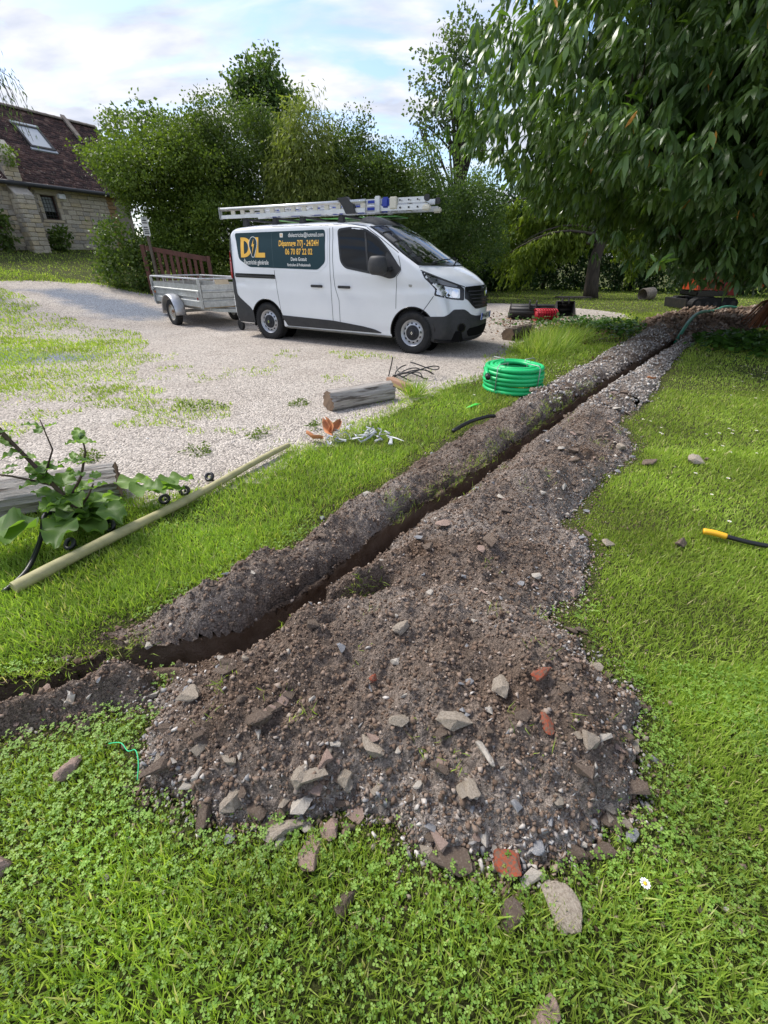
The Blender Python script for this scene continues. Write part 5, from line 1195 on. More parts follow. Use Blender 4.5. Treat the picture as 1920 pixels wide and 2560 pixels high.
# ------------------------------------------------------------------ green conduit coil
m_cond = mat('green_conduit', (.014, .50, .155), .38, var=(5, (.014, .42, .13), .4, .7), spec=.45)
CO = thing('conduit_coil', 'coil of bright green corrugated conduit tied with grey straps beside the trench', 'conduit coil', (1.60, 5.50, 0), .3)
rr = .0255
for lay in range(6):
    for c2, R0 in enumerate((.345, .295, .245, .205) if lay > 3 else (.345,)):
        r0 = R0 - .012 * (lay > 4) - .004 * random.random()
        q = MB(); n = 56; ex, ey = random.uniform(-.014, .014), random.uniform(-.014, .014); tl_ = random.uniform(-.009, .009)
        for i in range(n):
            a = 2 * math.pi * i / n
            for j in range(10):
                w = 2 * math.pi * j / 10; q.v.append(((r0 + rr * math.cos(w)) * math.cos(a) + ex, (r0 + rr * math.cos(w)) * math.sin(a) + ey, .035 + lay * .0495 + rr * math.sin(w) + tl_ * math.cos(a + lay) + (.008 if c2 else 0)))
        for i in range(n):
            for j in range(10): q.f.append((i * 10 + j, i * 10 + (j + 1) % 10, ((i + 1) % n) * 10 + (j + 1) % 10, ((i + 1) % n) * 10 + j)); q.m.append(0)
        obj('turn', q, m_cond, CO, True)
for a in (R(205), R(285), R(20), R(110)):
    c, s = math.cos(a), math.sin(a); o_, i_ = .376, .175; q = MB().tube([(o_ * c, o_ * s, .01), (o_ * c, o_ * s, .32), ((o_ - .03) * c, (o_ - .03) * s, .345), (i_ * c, i_ * s, .345), (i_ * c, i_ * s, .2)], .006, 5); obj('strap', q, m_galv, CO, True)
q = MB().tube([(-.30, .16, .25), (-.37, .05, .26), (-.41, -.04, .24), (-.43, -.10, .22)], rr, 10); obj('free_end', q, m_cond, CO, True)
obj('end_plug', MB().tube([(-.425, -.09, .222), (-.455, -.16, .21)], .030, 10), m_blk, CO, True)
tag(obj('conduit_offcut', MB().tube([(.88, 4.60, .03), (1.0, 4.72, .035), (1.06, 4.76, .03)], [.012, .028, .010], 6, flat=.35), mat('bright_green', (.06, .62, .07), .4), None, True), 'bright green plastic scrap in the grass beside the soil bank', 'scrap')
cable('conduit', 'green conduit running out of the far end of the trench', [(6.0, 9.55, -.05), (6.6, 10.3, .22), (7.3, 11.2, .32), (8.2, 12.3, .30), (9.3, 13.5, .22), (10.4, 14.6, .24), (11.5, 15.2, .1)], .035, mat('dull_green_conduit', (.02, .22, .12), .45), 'conduit', 10)

# ------------------------------------------------------------------ plastic debris and dead leaves
m_film = mat('grey_film', (.42, .43, .45), .45, var=(7, (.62, .62, .63), .5, .7)); q = MB(); r_ = np.random.default_rng(12)
for k in range(16):
    p = Vector((-.26 + r_.uniform(-.22, .26), 3.62 + r_.uniform(-.16, .24), .05)); pts = [p]
    for i in range(6): p = p + Vector((r_.normal(.01, .035), r_.normal(0, .03), r_.normal(0, .018))); p.z = min(max(p.z, .025), .11); pts.append(p.copy())
    q.tube(pts, [.004 + .008 * abs(math.sin(i * 1.7 + k)) for i in range(7)], 5, flat=.3)
tag(obj('plastic_scraps', q, m_film, None), 'torn strips of silvery grey plastic film in the grass by the gravel', 'plastic strips')
tag(obj('plastic_strip', MB().tube([(.03, 3.70, .04), (.06, 3.60, .05), (.05, 3.50, .04)], [.016, .012, .02], 6, flat=.4).tube([(.02, 3.68, .05), (.10, 3.62, .05), (.17, 3.56, .045)], [.008, .010, .003], 6, flat=.4), m_film, None), 'forked piece of grey plastic lying right of the film strips', 'plastic strip')
m_dead = mat('dead_leaf', (.50, .20, .075), .7, var=(12, (.36, .15, .07), .4, .7)); 
def leaf_curl(L, W, curl, n=6):
    return MB().grid(lambda u, v: Vector(((v - .5) * W * math.sin(math.pi * min(1, u * .92 + .04)) ** .7, (u - .5) * L, curl * (4 * (v - .5) ** 2) * W + .25 * curl * L * (u - .5) ** 2 * 4 + .006 * math.sin(u * 9))), n, 4)
for i, (x, y, L, rz, cu, lb) in enumerate(((-.62, 3.60, .17, 1.2, .35, 'curled orange dead leaf lying flat in the grass by the gravel'), (-.475, 3.68, .20, .1, .5, 'upright orange dead leaf beside the film strips'), (-.44, 3.72, .16, -.5, .45, 'second orange dead leaf leaning behind the upright one'), (2.15, 5.05, .12, .5, .4, 'tan dead leaf on the lawn edge of the far heap'), (3.55, 5.9, .13, 1.8, .3, 'orange dead leaf on the far lawn near the heap'))):
    o = obj('dead_leaf', leaf_curl(L, L * .5, cu), m_dead, None, True); o.location = (x, y, .05 + (.05 if i in (1, 2) else 0)); o.rotation_euler = (.55 if i in (1, 2) else .15, .5 * (-1) ** i, rz); o.modifiers.new('thick', 'SOLIDIFY').thickness = .0015; tag(o, lb, 'leaf')
m_string = mat('green_string', (.03, .55, .22), .5); cable('string', 'green plastic string lying in the grass left of the heap', [(-.88, .83, .05), (-.835, .825, .062), (-.80, .80, .06), (-.775, .80, .065), (-.75, .765, .06), (-.735, .72, .045)], .0016, m_string, 'string', 5)
tag(obj('torn_paper', MB().grid(lambda u, v: Vector(((u - .5) * .035 + .006 * math.sin(v * 9), (v - .5) * .065 * (1 - .5 * u), .015 * math.sin(u * 7 + v * 5) + .01)), 5, 5), m_white, None, False, (-1.10, .985, .055), .6), 'small scrap of torn white paper on the soil at the trench end', 'paper')

# ------------------------------------------------------------------ excavator buckets and warning net
m_bkt = mat('bucket_steel', (.030, .030, .032), .55, .3, var=(6, (.075, .06, .05), .5, .75), bump=(30, .2, .006))
def bucket(name, label, loc, rz, wid, S=1.0, tilt=0):
    B = thing(name, label, 'bucket', loc, rz); B.scale = (.92, .8, .8); pr = [(.40 * math.cos(a) * S, .24 + .24 * math.sin(a) * S) for a in np.linspace(R(-95), R(-265), 12)] + [(.26 * S, .50 * S)]
    pr = [(-.42 * S, .02), (-.10 * S, .0), (.18 * S, .04), (.34 * S, .16), (.38 * S, .30), (.30 * S, .42), (.16 * S, .50)]
    q = MB()
    for (a, b), (c, d) in zip(pr[:-1], pr[1:]): q.add([(-wid / 2, a, b), (wid / 2, a, b), (wid / 2, c, d), (-wid / 2, c, d)], [(0, 1, 2, 3)])
    sh = obj('shell', q, m_bkt, B, True); sh.modifiers.new('t', 'SOLIDIFY').thickness = .02
    for sg in (-1, 1): obj('side_plate', MB().prism(pr, lambda a, b, d: (d, a, b), sg * wid / 2, sg * (wid / 2 - .025)), m_bkt, B)
    obj('cutting_edge', MB().box((0, -.43 * S, .02), (wid, .10, .025)), m_bkt, B)
    for sg in (-1, 1): obj('hanger_lug', MB().prism([(.10, .44), (.36, .34), (.30, .58), (.20, .62)], lambda a, b, d: (d, a, b), sg * .08, sg * .11), m_bkt, B)
    return B
bucket('excavator_bucket', 'wide black ditching bucket lying on the gravel near the van front', (3.98, 13.05, 0), R(172), 1.25, .8)
bucket('excavator_bucket', 'narrow black digging bucket standing on the gravel beside the wide one', (5.18, 13.75, .0), R(-8), .56, 1.0)
NT_ = thing('warning_net', 'roll of red plastic warning net in front of the black buckets', 'net roll', (4.28, 12.72, 0), R(8)); m_net = mat('red_plastic', (.55, .008, .030), .4)
q = MB()
for k in range(9):
    x = -.28 + k * .07; q.tube([(x + .01 * math.sin(a * 3), .15 * math.cos(a), .155 + .145 * math.sin(a)) for a in np.linspace(0, 6.283, 25)], .013, 5, cap=False)
obj('net_hoops', q, m_net, NT_, True)
q = MB()
for k in range(14):
    a = 2 * math.pi * k / 14; q.tube([(-.29, .15 * math.cos(a), .155 + .145 * math.sin(a)), (0, .155 * math.cos(a + .1), .155 + .15 * math.sin(a + .1)), (.29, .15 * math.cos(a), .155 + .145 * math.sin(a))], .010, 5)
obj('net_strands', q, m_net, NT_, True); obj('net_core', MB().tube([(-.27, 0, .155), (.27, 0, .155)], .125, 14), mat('red_net_inner', (.33, .01, .02), .7), NT_, True)

# ------------------------------------------------------------------ mini excavator under the big tree
m_or = mat('orange_paint', (.42, .050, .010), .5, var=(4, (.30, .04, .012), .4, .7)); m_dkred = mat('red_paint', (.30, .018, .012), .45)
EX = thing('mini_excavator', 'orange mini excavator half hidden under the drooping tree', 'excavator', (11.0, 16.75, 0), R(6)); EX.scale = (.85, .85, .85)
for y in (-.58, .58):
    def trk(a, b, d): return (a, d, b)
    pts = [(-.78 + .2 * math.cos(a), .21 + .2 * math.sin(a)) for a in np.linspace(R(90), R(270), 9)] + [(.78 + .2 * math.cos(a), .21 + .2 * math.sin(a)) for a in np.linspace(R(-90), R(90), 9)]
    tr_ = obj('track', MB().prism(pts, trk, y - .14, y + .14), m_rubber, EX)
    q = MB()
    for k in range(30):
        x = -.78 + 1.56 * k / 29; q.box((x, y, .425), (.03, .28, .03)); q.box((x, y, .0), (.03, .28, .02))
    obj('track_lugs', q, m_rubber, tr_)
    for x in (-.74, -.35, 0, .35, .74): obj('track_roller', MB().lathe([(.13 if abs(x) > .5 else .09, -.155), (.13 if abs(x) > .5 else .09, .155)], 16, Matrix.Translation((x, y, .21)) @ Matrix.Rotation(R(90), 4, 'X')), m_bkt, tr_)
obj('undercarriage', MB().box((0, 0, .30), (.9, 1.0, .2)), m_bkt, EX)
obj('deck', MB().box((-.12, -.05, .58), (1.35, 1.05, .20), None, 0, .05), m_gloss, EX)
obj('engine_hood', MB().prism([(-.78, .70), (.18, .70), (.16, 1.05), (.02, 1.30), (-.62, 1.30), (-.80, 1.05)], lambda a, b, d: (a, d, b), -.50, .35), m_or, EX)
V, Fq = text_mb('41', .16, .003); obj('number_decal', MB().add([(-.30 + v.x, -.504, 1.12 + v.y) for v in V], Fq), m_txt, EX, fixn=False)
obj('handle_strip', MB().box((.05, -.51, .66), (.09, .03, .12)), mat('signal_red', (.6, .01, .02), .4), EX)
obj('boom_guard', MB().prism([(.20, .52), (1.15, .50), (1.12, .80), (.75, .95), (.20, .98)], lambda a, b, d: (a, d, b), -.32, -.05), m_dkred, EX)
obj('boom', MB().tube([(.3, .1, .8), (.75, .1, 1.6), (1.5, .1, 2.1), (2.3, .1, 1.7), (2.6, .1, .8)], .10, 8), m_or, EX, 40)
obj('canopy', MB().box((-.1, 0, 2.2), (1.1, 1.0, .07), None, 0, .03), m_or, EX)
for x in (-.6, .35):
    for y in (-.42, .42): obj('canopy_post', MB().tube([(x, y, .7), (x, y, 2.18)], .03, 8), m_gloss, EX)
obj('dozer_blade', MB().box((-1.15, 0, .22), (.06, 1.3, .36), Matrix.Rotation(R(-10), 3, 'Y'), 0, .015), m_bkt, EX)
q = MB().lathe([(.34, 0), (.36, .0), (.38, .8), (.35, .84), (.33, .8), (.31, .05)], 26, Matrix.Rotation(R(96), 4, 'X') @ Matrix.Rotation(R(0), 4, 'Y')); o = obj('barrel', q, mat('grey_barrel', (.30, .26, .21), .9, var=(7, (.16, .13, .1), .4, .65)), None, 50, (11.3, 20.6, .25), R(-68)); o.scale = (.66, .66, .66); tag(o, 'pale hollow drum lying on its side beside the excavator', 'drum')
q = MB(); r_ = np.random.default_rng(4)
for k in range(22):
    a = r_.uniform(-.6, 1.5); L = r_.uniform(.5, 1.2); q.tube([(0, 0, .75), (L * .4 * math.cos(a + 3), L * .4 * math.sin(a + 3), .55), (L * .7 * math.cos(a + 3), L * .7 * math.sin(a + 3), .02)], [.05, .06, .02], 5, flat=.25)
o = obj('fallen_frond', q, mat('dry_frond', (.24, .085, .03), .8, var=(9, (.15, .06, .03), .4, .7)), None, True, (9.35, 11.3, .05)); tag(o, 'dry rust-brown fronds fanned out at the foot of the big tree', 'dry frond')
# ------------------------------------------------------------------ stone house on the bank (local X along the wall, -Y towards the drive)
m_mortar = mat('lime_mortar', (.30, .265, .215), .95, var=(5, (.22, .19, .155), .4, .7), bump=(40, .4, .01))
def stonemat(name, c, c2): return mat(name, c, .92, var=(5, c2, .38, .66), bump=(22, .6, .02))
m_ws = [stonemat('wall_stone_a', (.54, .475, .37), (.40, .34, .26)), stonemat('wall_stone_b', (.60, .54, .44), (.45, .39, .30)), stonemat('wall_stone_c', (.46, .415, .36), (.34, .30, .25)), stonemat('wall_stone_d', (.57, .48, .33), (.44, .355, .24))]
m_tile = rampmat('roof_tile', [(0, (.040, .027, .026)), (.4, (.080, .048, .044)), (.75, (.125, .070, .058)), (1, (.20, .13, .105))], .9, bump=(30, .3, .008))
m_ridge = mat('ridge_tile', (.26, .22, .18), .9, var=(5, (.16, .13, .11), .4, .7))
HS = thing('house', 'old pale stone house with dark tiled roof, skylight and buttress on the grass bank', 'house', (-12.95, 18.16, 0), R(62.2))
WX0, WX1, WZ0, WZ1 = -2.2, 4.6, 1.15, 3.62
wx0, wx1, wz0, wz1 = 1.10, 1.62, 2.62, 3.36
q = MB()
for a, b, c, d in ((WX0, wx0, WZ0, WZ1), (wx1, WX1, WZ0, WZ1), (wx0, wx1, WZ0, wz0), (wx0, wx1, wz1, WZ1)): q.box(((a + b) / 2, .20, (c + d) / 2), (b - a, .40, d - c))
wall = obj('wall', q, m_mortar, HS)
rs = np.random.default_rng(17); _blk = {}
def block_mesh(k):
    if k not in _blk:
        bm = bmesh.new(); bmesh.ops.create_cube(bm, size=1); bmesh.ops.bevel(bm, geom=bm.edges[:], offset=.10, segments=1, affect='EDGES'); r2 = np.random.default_rng(k)
        for v in bm.verts: v.co += Vector(r2.normal(0, .028, 3))
        me_ = bpy.data.meshes.new('stone_block'); bm.to_mesh(me_); bm.free(); me_.materials.append(m_ws[k % 4]); _blk[k] = me_
    return _blk[k]
def block(x0, x1, z0, z1, y, dep, parent):
    o = link('stone_block', block_mesh(int(rs.integers(0, 12))), parent); o.location = ((x0 + x1) / 2, y + dep / 2 - rs.uniform(0, .018), (z0 + z1) / 2); o.scale = (x1 - x0 - .012, dep, z1 - z0 - .012); return o
z = 1.35; cnt = 0
while z < 3.58:
    hrow = rs.uniform(.105, .155); hrow = min(hrow, 3.60 - z)
    x = -1.15 + rs.uniform(-.1, .1)
    while x < 3.65:
        w_ = rs.uniform(.20, .44); x2 = min(x + w_, 3.65)
        if not (x2 > wx0 - .02 and x < wx1 + .02 and z + hrow > wz0 - .02 and z < wz1 + .02) and not (x > -.05 and x2 < .72): block(x, x2, z, z + hrow, -.018, .12, wall)
        x = x2
    z += hrow
for side_x in ((wx0 - .14, wx0 - .005), (wx1 + .005, wx1 + .14)):
    for k in range(4): block(side_x[0], side_x[1], wz0 + k * .185, wz0 + (k + 1) * .185, -.022, .12, wall)
block(wx0 - .16, wx1 + .16, wz1 + .005, wz1 + .16, -.024, .12, wall); block(wx0 - .12, wx1 + .12, wz0 - .10, wz0 - .005, -.03, .14, wall)
m_quoin = stonemat('ochre_quoin', (.36, .23, .11), (.27, .17, .09))
for k in range(15):
    o = link('quoin', block_mesh(100 + k), wall); o.data.materials[0] = m_quoin; o.location = (3.78 - (.05 if k % 2 else 0), .03, 1.5 + k * .14); o.scale = (.26 if k % 2 else .36, .16, .128)
BT = obj('buttress', MB().box((.33, -.26, 2.15), (.50, .52, 2.1)).prism([(.08, 3.2), (.58, 3.2)] and [(-.52, 3.20), (0, 3.20), (0, 3.62)], lambda a, b, d: (d, a, b), .08, .58).box((.33, -.02, 3.75), (.46, .36, 1.1)).prism([(-.20, 4.30), (.16, 4.30), (.16, 4.75)], lambda a, b, d: (d, a, b), .10, .56), m_mortar, HS)
z = 1.35
while z < 3.15:
    hr = rs.uniform(.11, .16); s_ = rs.uniform(.22, .42)
    block(.065, s_, z, z + hr, -.545, .12, BT); block(s_, .595, z, z + hr, -.545, .12, BT)
    for yy in (-.42, -.18):
        o = link('stone_block', block_mesh(int(rs.integers(0, 12))), BT); o.location = (.075, yy + rs.uniform(-.03, .03), z + hr / 2); o.scale = (.06, .22, hr - .012)
    z += hr
z = 3.64
while z < 4.25:
    hr = rs.uniform(.12, .16); s_ = rs.uniform(.22, .42); block(.095, s_, z, z + hr, -.222, .1, BT); block(s_, .565, z, z + hr, -.222, .1, BT); z += hr
obj('buttress_slab', MB().box((.33, -.27, 3.42), (.58, .70, .05), Matrix.Rotation(R(39), 3, 'X')), m_ws[2], BT); obj('buttress_cap', MB().box((.33, -.03, 4.54), (.54, .62, .05), Matrix.Rotation(R(51), 3, 'X')), m_ws[1], BT)
# window with iron bars
m_frame = mat('dark_frame', (.060, .028, .020), .7); m_pane = mat('window_pane', (.30, .31, .32), .12, spec=.6)
q = MB()
for a, b, c, d in ((wx0, wx0 + .04, wz0, wz1), (wx1 - .04, wx1, wz0, wz1), (wx0 + .04, wx1 - .04, wz0, wz0 + .04), (wx0 + .04, wx1 - .04, wz1 - .04, wz1)): q.box(((a + b) / 2, .14, (c + d) / 2), (b - a, .06, d - c))
wi = obj('window', q, m_frame, HS)
obj('pane', MB().box(((wx0 + wx1) / 2, .17, (wz0 + wz1) / 2), (wx1 - wx0 - .08, .02, wz1 - wz0 - .08)), m_tint, wi)
obj('curtain', MB().box(((wx0 + wx1) / 2, .156, wz1 - .27), (wx1 - wx0 - .10, .006, .44)), m_pane, wi)
for k in range(1, 5): obj('bar', MB().box((wx0 + (wx1 - wx0) * k / 5, .10, (wz0 + wz1) / 2), (.012, .012, wz1 - wz0)), m_bkt, wi)
for k in range(1, 6): obj('bar', MB().box(((wx0 + wx1) / 2, .085, wz0 + (wz1 - wz0) * k / 6), (wx1 - wx0, .012, .014)), m_bkt, wi)
obj('vent_box', MB().box((1.82, -.06, 3.36), (.26, .14, .15), None, 0, .015), m_label, HS)
q = MB()
obj('window', MB().box((-.62, .02, 2.55), (.34, .12, .62)), m_frame, HS)
# roof: deck, tiles laid in courses, ridge tiles, gutter, skylight
RX0, RX1 = -2.4, 5.6
roof = obj('roof', MB().prism([(-.28, 3.60), (2.30, 6.18), (4.9, 3.6), (4.9, 3.52), (2.30, 6.08), (-.28, 3.52)], lambda a, b, d: (d, a, b), RX0, RX1), mat('roof_deck', (.045, .028, .025), .9), HS)
TV = np.array([[0, 0, 0], [1, 0, 0], [1, 1, 0], [0, 1, 0], [0, 0, .1], [1, 0, .1], [1, 1, .03], [0, 1, .03]]); TF = np.array([[4, 5, 6, 7], [0, 1, 5, 4], [1, 2, 6, 5], [3, 0, 4, 7], [2, 3, 7, 6]])
P, S, RN = [], [], []
for row in range(34):
    t0 = .02 + row * .107
    x = -2.35 + (row % 2) * .085
    while x < 5.5:
        y_, z_ = -.28 + t0 * .7071, 3.60 + t0 * .7071
        if not (1.86 < x + .08 < 2.72 and .90 < y_ < 1.66): P.append((x + rs.normal(0, .004), y_, z_ + rs.normal(0, .004))); S.append((.162, .17, .16 + rs.uniform(0, .06))); RN.append(np.clip(rs.normal(.42, .24), 0, 1))
        x += .17
P = np.array(P); M_ = np.tile(np.array(Matrix.Rotation(R(45), 3, 'X') @ Matrix.Rotation(R(-1.5), 3, 'X')), (len(P), 1, 1)); v, f, rr_ = scatter(TV, TF, P, M_, np.array(S), np.array(RN))
o = bigmesh('roof_tiles', v, f, m_tile, {'rnd': rr_}, parent=HS); o['kind'] = 'stuff'
for k in range(24):
    x = -2.2 + k * .32; q = MB()
    q.grid(lambda u, w: Vector((u * .335, .13 * math.cos(math.pi * w) * (1.06 if u > .9 else 1), .10 * math.sin(math.pi * w) * (1.08 if u > .9 else 1))), 3, 8); o = obj('ridge_tile', q, m_ridge, roof, True); o.location = (x, 2.30, 6.17); o.modifiers.new('t', 'SOLIDIFY').thickness = .02
obj('gutter', MB().tube([(RX0, -.34, 3.58), (RX1, -.34, 3.58)], .065, 10), m_plast, HS, True); obj('downpipe', MB().tube([(.72, -.30, 3.55), (.72, -.06, 3.40), (.72, -.06, 1.4)], .035, 8), mat('rusty_pipe', (.07, .04, .03), .7), HS, True)
obj('coping', MB().prism([(1.6, 5.55), (2.3, 6.25), (2.3, 6.36), (1.6, 5.66)], lambda a, b, d: (d, a, b), 4.15, 4.32), m_ridge, roof)
SK = MB(); sm = Matrix.Rotation(R(45), 3, 'X'); cs = Vector((2.28, 1.30, 5.20))
for dx, dy, sx, sy in ((-.40, 0, .07, 1.02), (.40, 0, .07, 1.02), (0, .48, .74, .07), (0, -.48, .74, .07)): SK.box(cs + sm @ Vector((dx, dy, .04)), (sx, sy, .10), sm)
sk = obj('skylight', SK, m_bkt, roof); obj('skylight_glass', MB().box(cs + sm @ Vector((0, 0, .05)), (.74, .90, .02), sm), mat('skylight_pane', (.42, .45, .48), .08, spec=.8), sk)
obj('flashing', MB().box(cs + sm @ Vector((0, -.56, .03)), (.92, .10, .05), sm).box(cs + sm @ Vector((0, .56, .05)), (.92, .10, .06), sm), mat('lead_grey', (.42, .45, .48), .4, .4), sk)

# ------------------------------------------------------------------ trees and shrubs
QV = np.array([[0, 0, 0], [.34, .45, .05], [0, 1, -.05], [-.34, .45, .05]]); QF = np.array([[0, 1, 2, 3]])
m_bark = mat('bark', (.085, .068, .050), .95, var=(5, (.045, .036, .028), .4, .65, (3, 3, .6)), bump=(18, .9, .03, (3, 3, .5)))
def leaves(name, blobs, n, size, m, parent, seed=1, clump=.28, per=26, droop=.35, shell=(.72, 1.04), QVv=QV, QFf=QF, vis=True, zmin=None, spread=1.0):
    r_ = np.random.default_rng(seed); vol = np.array([b[3] * b[5] + b[4] * b[5] + b[3] * b[4] for b in blobs]); pick = r_.choice(len(blobs), max(1, n // per), p=vol / vol.sum()); B = np.array(blobs)[pick]
    d = r_.normal(size=(len(B), 3)); d /= np.linalg.norm(d, axis=1, keepdims=True)
    if vis: fl = (d[:, 1] > .55) ; d[fl, 1] *= -1
    rad = r_.uniform(shell[0], shell[1], (len(B), 1)) * (1 + .15 * np.sin(d[:, :1] * 6 + seed) * np.sin(d[:, 2:] * 5 + 2 * seed) + .10 * np.sin(d[:, :1] * 13 + 3 * seed) * np.sin(d[:, 2:] * 12 + seed)); C = B[:, :3] + d * B[:, 3:6] * rad
    cr_ = r_.random(len(B)); k = per; pos = np.repeat(C, k, 0) + np.clip(r_.normal(0, clump, (len(C) * k, 3)), -1.7 * clump, 1.7 * clump) * np.array([1, 1, .7]); dd = np.repeat(d, k, 0) * .7 + r_.normal(0, .7, pos.shape); dd[:, 2] -= droop
    if zmin is not None: ok = pos[:, 2] > zmin(pos[:, 0], pos[:, 1]); pos, dd = pos[ok], dd[ok]; crr = np.repeat(cr_, k)[ok]
    else: crr = np.repeat(cr_, k)
    rn = np.clip(.6 * crr + .4 * r_.random(len(pos)), 0, 1); rt = frames(dd, r_.uniform(0, 6.28, len(pos)))
    v, f, q = scatter(QVv, QFf, pos, rt, size * r_.uniform(.65, 1.25, len(pos)) * spread, rn); return bigmesh(name, v, f, m, {'rnd': q}, parent=parent)
def limbs(name, paths, m, parent):
    q = MB()
    for pts, r0, r1 in paths:
        k = len(pts); q.tube(pts, [r0 + (r1 - r0) * i / (k - 1) for i in range(k)], 8 if r0 > .03 else 5)
    return obj(name, q, m, parent, True)
def tree(name, label, cat, base, blobs, n, size, m, seed, trunk=.14, nl=5, group=None, lobes=0, **kw):
    bz = float(ter(base[0], base[1])) - .1; t = thing(name, label, cat, (base[0], base[1], bz), 0, group); off = np.array([base[0], base[1], bz]); r_ = np.random.default_rng(seed + 900)
    bl = [tuple(np.array(b[:3]) - off) + tuple(b[3:]) for b in blobs]; zc_ = np.mean([b[2] for b in bl]); paths = [([(0, 0, 0), (.05, .05, zc_ * .4), (0, .1, zc_ * .8)], trunk, trunk * .6)]
    for i in range(nl):
        b = bl[i % len(bl)]; d = r_.normal(size=3); d /= np.linalg.norm(d); e = np.array(b[:3]) + d * np.array(b[3:6]) * .75; s0 = np.array([0, .05, zc_ * r_.uniform(.2, .7)]); md_ = (s0 + e) / 2 + np.array([0, 0, .15]); paths.append(([s0, md_, e], trunk * .5, .012))
    limbs('trunk', paths, m_bark, t)
    kw.setdefault('zmin', lambda x, y: -.05 + 0 * x)
    if lobes:
        lb_ = [tuple(b[:3]) + tuple(.80 * q for q in b[3:]) for b in bl]
        for b in bl:
            for k in range(lobes):
                d = r_.normal(size=3); d /= np.linalg.norm(d); d[1] = -abs(d[1]) if r_.random() < .8 else d[1]; s_ = r_.uniform(.22, .48)
                lb_.append(tuple(np.array(b[:3]) + d * np.array(b[3:6]) * r_.uniform(.72, 1.02)) + tuple(q * s_ for q in (b[3], b[4], b[5] * .9)))
        bl = lb_; kw.setdefault('shell', (.60, 1.06))
    leaves('crown', bl, n, size, m, t, seed, **kw); return t
m_hedge1 = leafmat('ivy_hedge_leaf', (.050, .092, .013), (.190, .260, .040), .38, .5, .35)
m_hedge2 = leafmat('shrub_leaf', (.036, .074, .014), (.135, .190, .036), .36, .5, .35)
m_bamb = leafmat('bamboo_leaf', (.115, .160, .034), (.250, .290, .075), .4, .5, .3)
m_tallf = leafmat('tall_tree_leaf', (.050, .095, .028), (.130, .195, .055), .4, .5, .3)
m_darkf = leafmat('dark_hedge_leaf', (.016, .040, .010), (.055, .100, .022), .3, .5, .3)
m_airy = leafmat('airy_leaf', (.055, .095, .038), (.125, .175, .065), .45, .5, .3)
NARROW = np.array([[0, 0, 0], [.12, .4, .03], [0, 1, -.12], [-.12, .4, .03]])
tree('ivy_hedge', 'bright leafy overgrown hedge beside the house behind the gate', 'hedge', (-7.0, 17.2), [(-7.35, 17.0, 3.6, 1.7, 1.5, 1.35), (-6.5, 17.1, 2.2, 1.9, 1.5, 2.0), (-7.9, 17.2, 2.9, 1.15, 1.3, 1.5), (-6.1, 17.0, 3.5, 1.3, 1.4, 1.4), (-7.2, 17, 1.5, 1.2, 1.1, 1.2)], 72000, .080, m_hedge1, 3, trunk=.12, nl=6, lobes=11, clump=.17, zmin=lambda x, y: -.05 + np.maximum(0, (.55 - x) * 1.45))
tree('wispy_tree', 'wispy sprigs rising above the ivy hedge beside the house roof', 'tree', (-7.6, 18.2), [(-8.5, 18, 5.0, .5, .4, .45), (-7.4, 18, 5.1, .45, .4, .5), (-6.9, 18, 4.9, .5, .4, .4)], 1100, .13, m_tallf, 5, trunk=.05, nl=10, clump=.16, per=14)
tree('shrub', 'tall dark green shrub rising behind the trailer', 'shrub', (-5.0, 18.6), [(-4.9, 18.5, 4.6, 1.5, 1.4, 1.5), (-5.3, 18.5, 2.6, 1.9, 1.5, 2.0), (-3.9, 18.4, 3.4, 1.5, 1.4, 1.7), (-5.9, 18.6, 4.0, 1.2, 1.2, 1.4)], 56000, .082, m_hedge2, 7, nl=8, lobes=11, clump=.17)
tree('bamboo_clump', 'yellowish feathery bamboo clump above the middle of the van', 'bamboo', (-2.6, 17.6), [(-2.6, 17.5, 3.9, .85, .8, 1.75), (-2.2, 17.4, 2.6, .95, .8, 1.6), (-3.1, 17.6, 3.0, .8, .7, 1.8)], 22000, .17, m_bamb, 9, trunk=.03, nl=14, QVv=NARROW, droop=1.3, clump=.2, spread=1.0)
tree('tall_tree', 'slender broadleaf tree rising above the hedge against the sky', 'tree', (-5.1, 24.5), [(-5.2, 24, 7.6, 1.15, 1.0, .85), (-4.7, 24, 6.9, 1.1, 1.0, .9), (-5.8, 24, 6.8, .8, .8, .7), (-4.9, 24, 5.8, 1.2, 1.0, 1.0)], 7000, .17, m_tallf, 11, trunk=.12, nl=20, clump=.20, per=20, shell=(.45, 1.05))
tree('shrub', 'rounded mid green shrub behind the van cab', 'shrub', (-1.1, 18.8), [(-1.2, 18.6, 4.0, 1.3, 1.2, 1.6), (-.5, 18.6, 2.8, 1.4, 1.2, 1.8), (-1.7, 18.8, 2.6, 1.2, 1.2, 1.8), (.2, 18.8, 3.1, 1.1, 1.1, 1.5)], 46000, .082, m_hedge2, 13, nl=8, lobes=11, clump=.17)
tree('shrub', 'loose lower shrub between the van front and the big tree', 'shrub', (1.6, 20.4), [(1.2, 20, 2.8, 1.6, 1.3, 1.9), (2.4, 20.2, 3.3, 1.3, 1.2, 1.6), (.5, 20.2, 2.2, 1.3, 1.2, 1.7), (3.4, 20.6, 2.6, 1.3, 1.2, 1.8)], 34000, .09, m_tallf, 15, nl=10, lobes=9, clump=.17)
tree('airy_tree', 'tall airy tree with open branches against the sky', 'tree', (3.6, 26.5), [(2.6, 26, 8.2, 1.5, 1.2, 1.5), (3.5, 26, 9.3, 1.2, 1.1, 1.4), (2.2, 26, 6.9, 1.1, 1, .9), (3.8, 26, 7.2, 1.4, 1.1, 1.4)], 3600, .17, m_airy, 17, trunk=.14, nl=46, clump=.20, per=12, shell=(.4, 1.05))
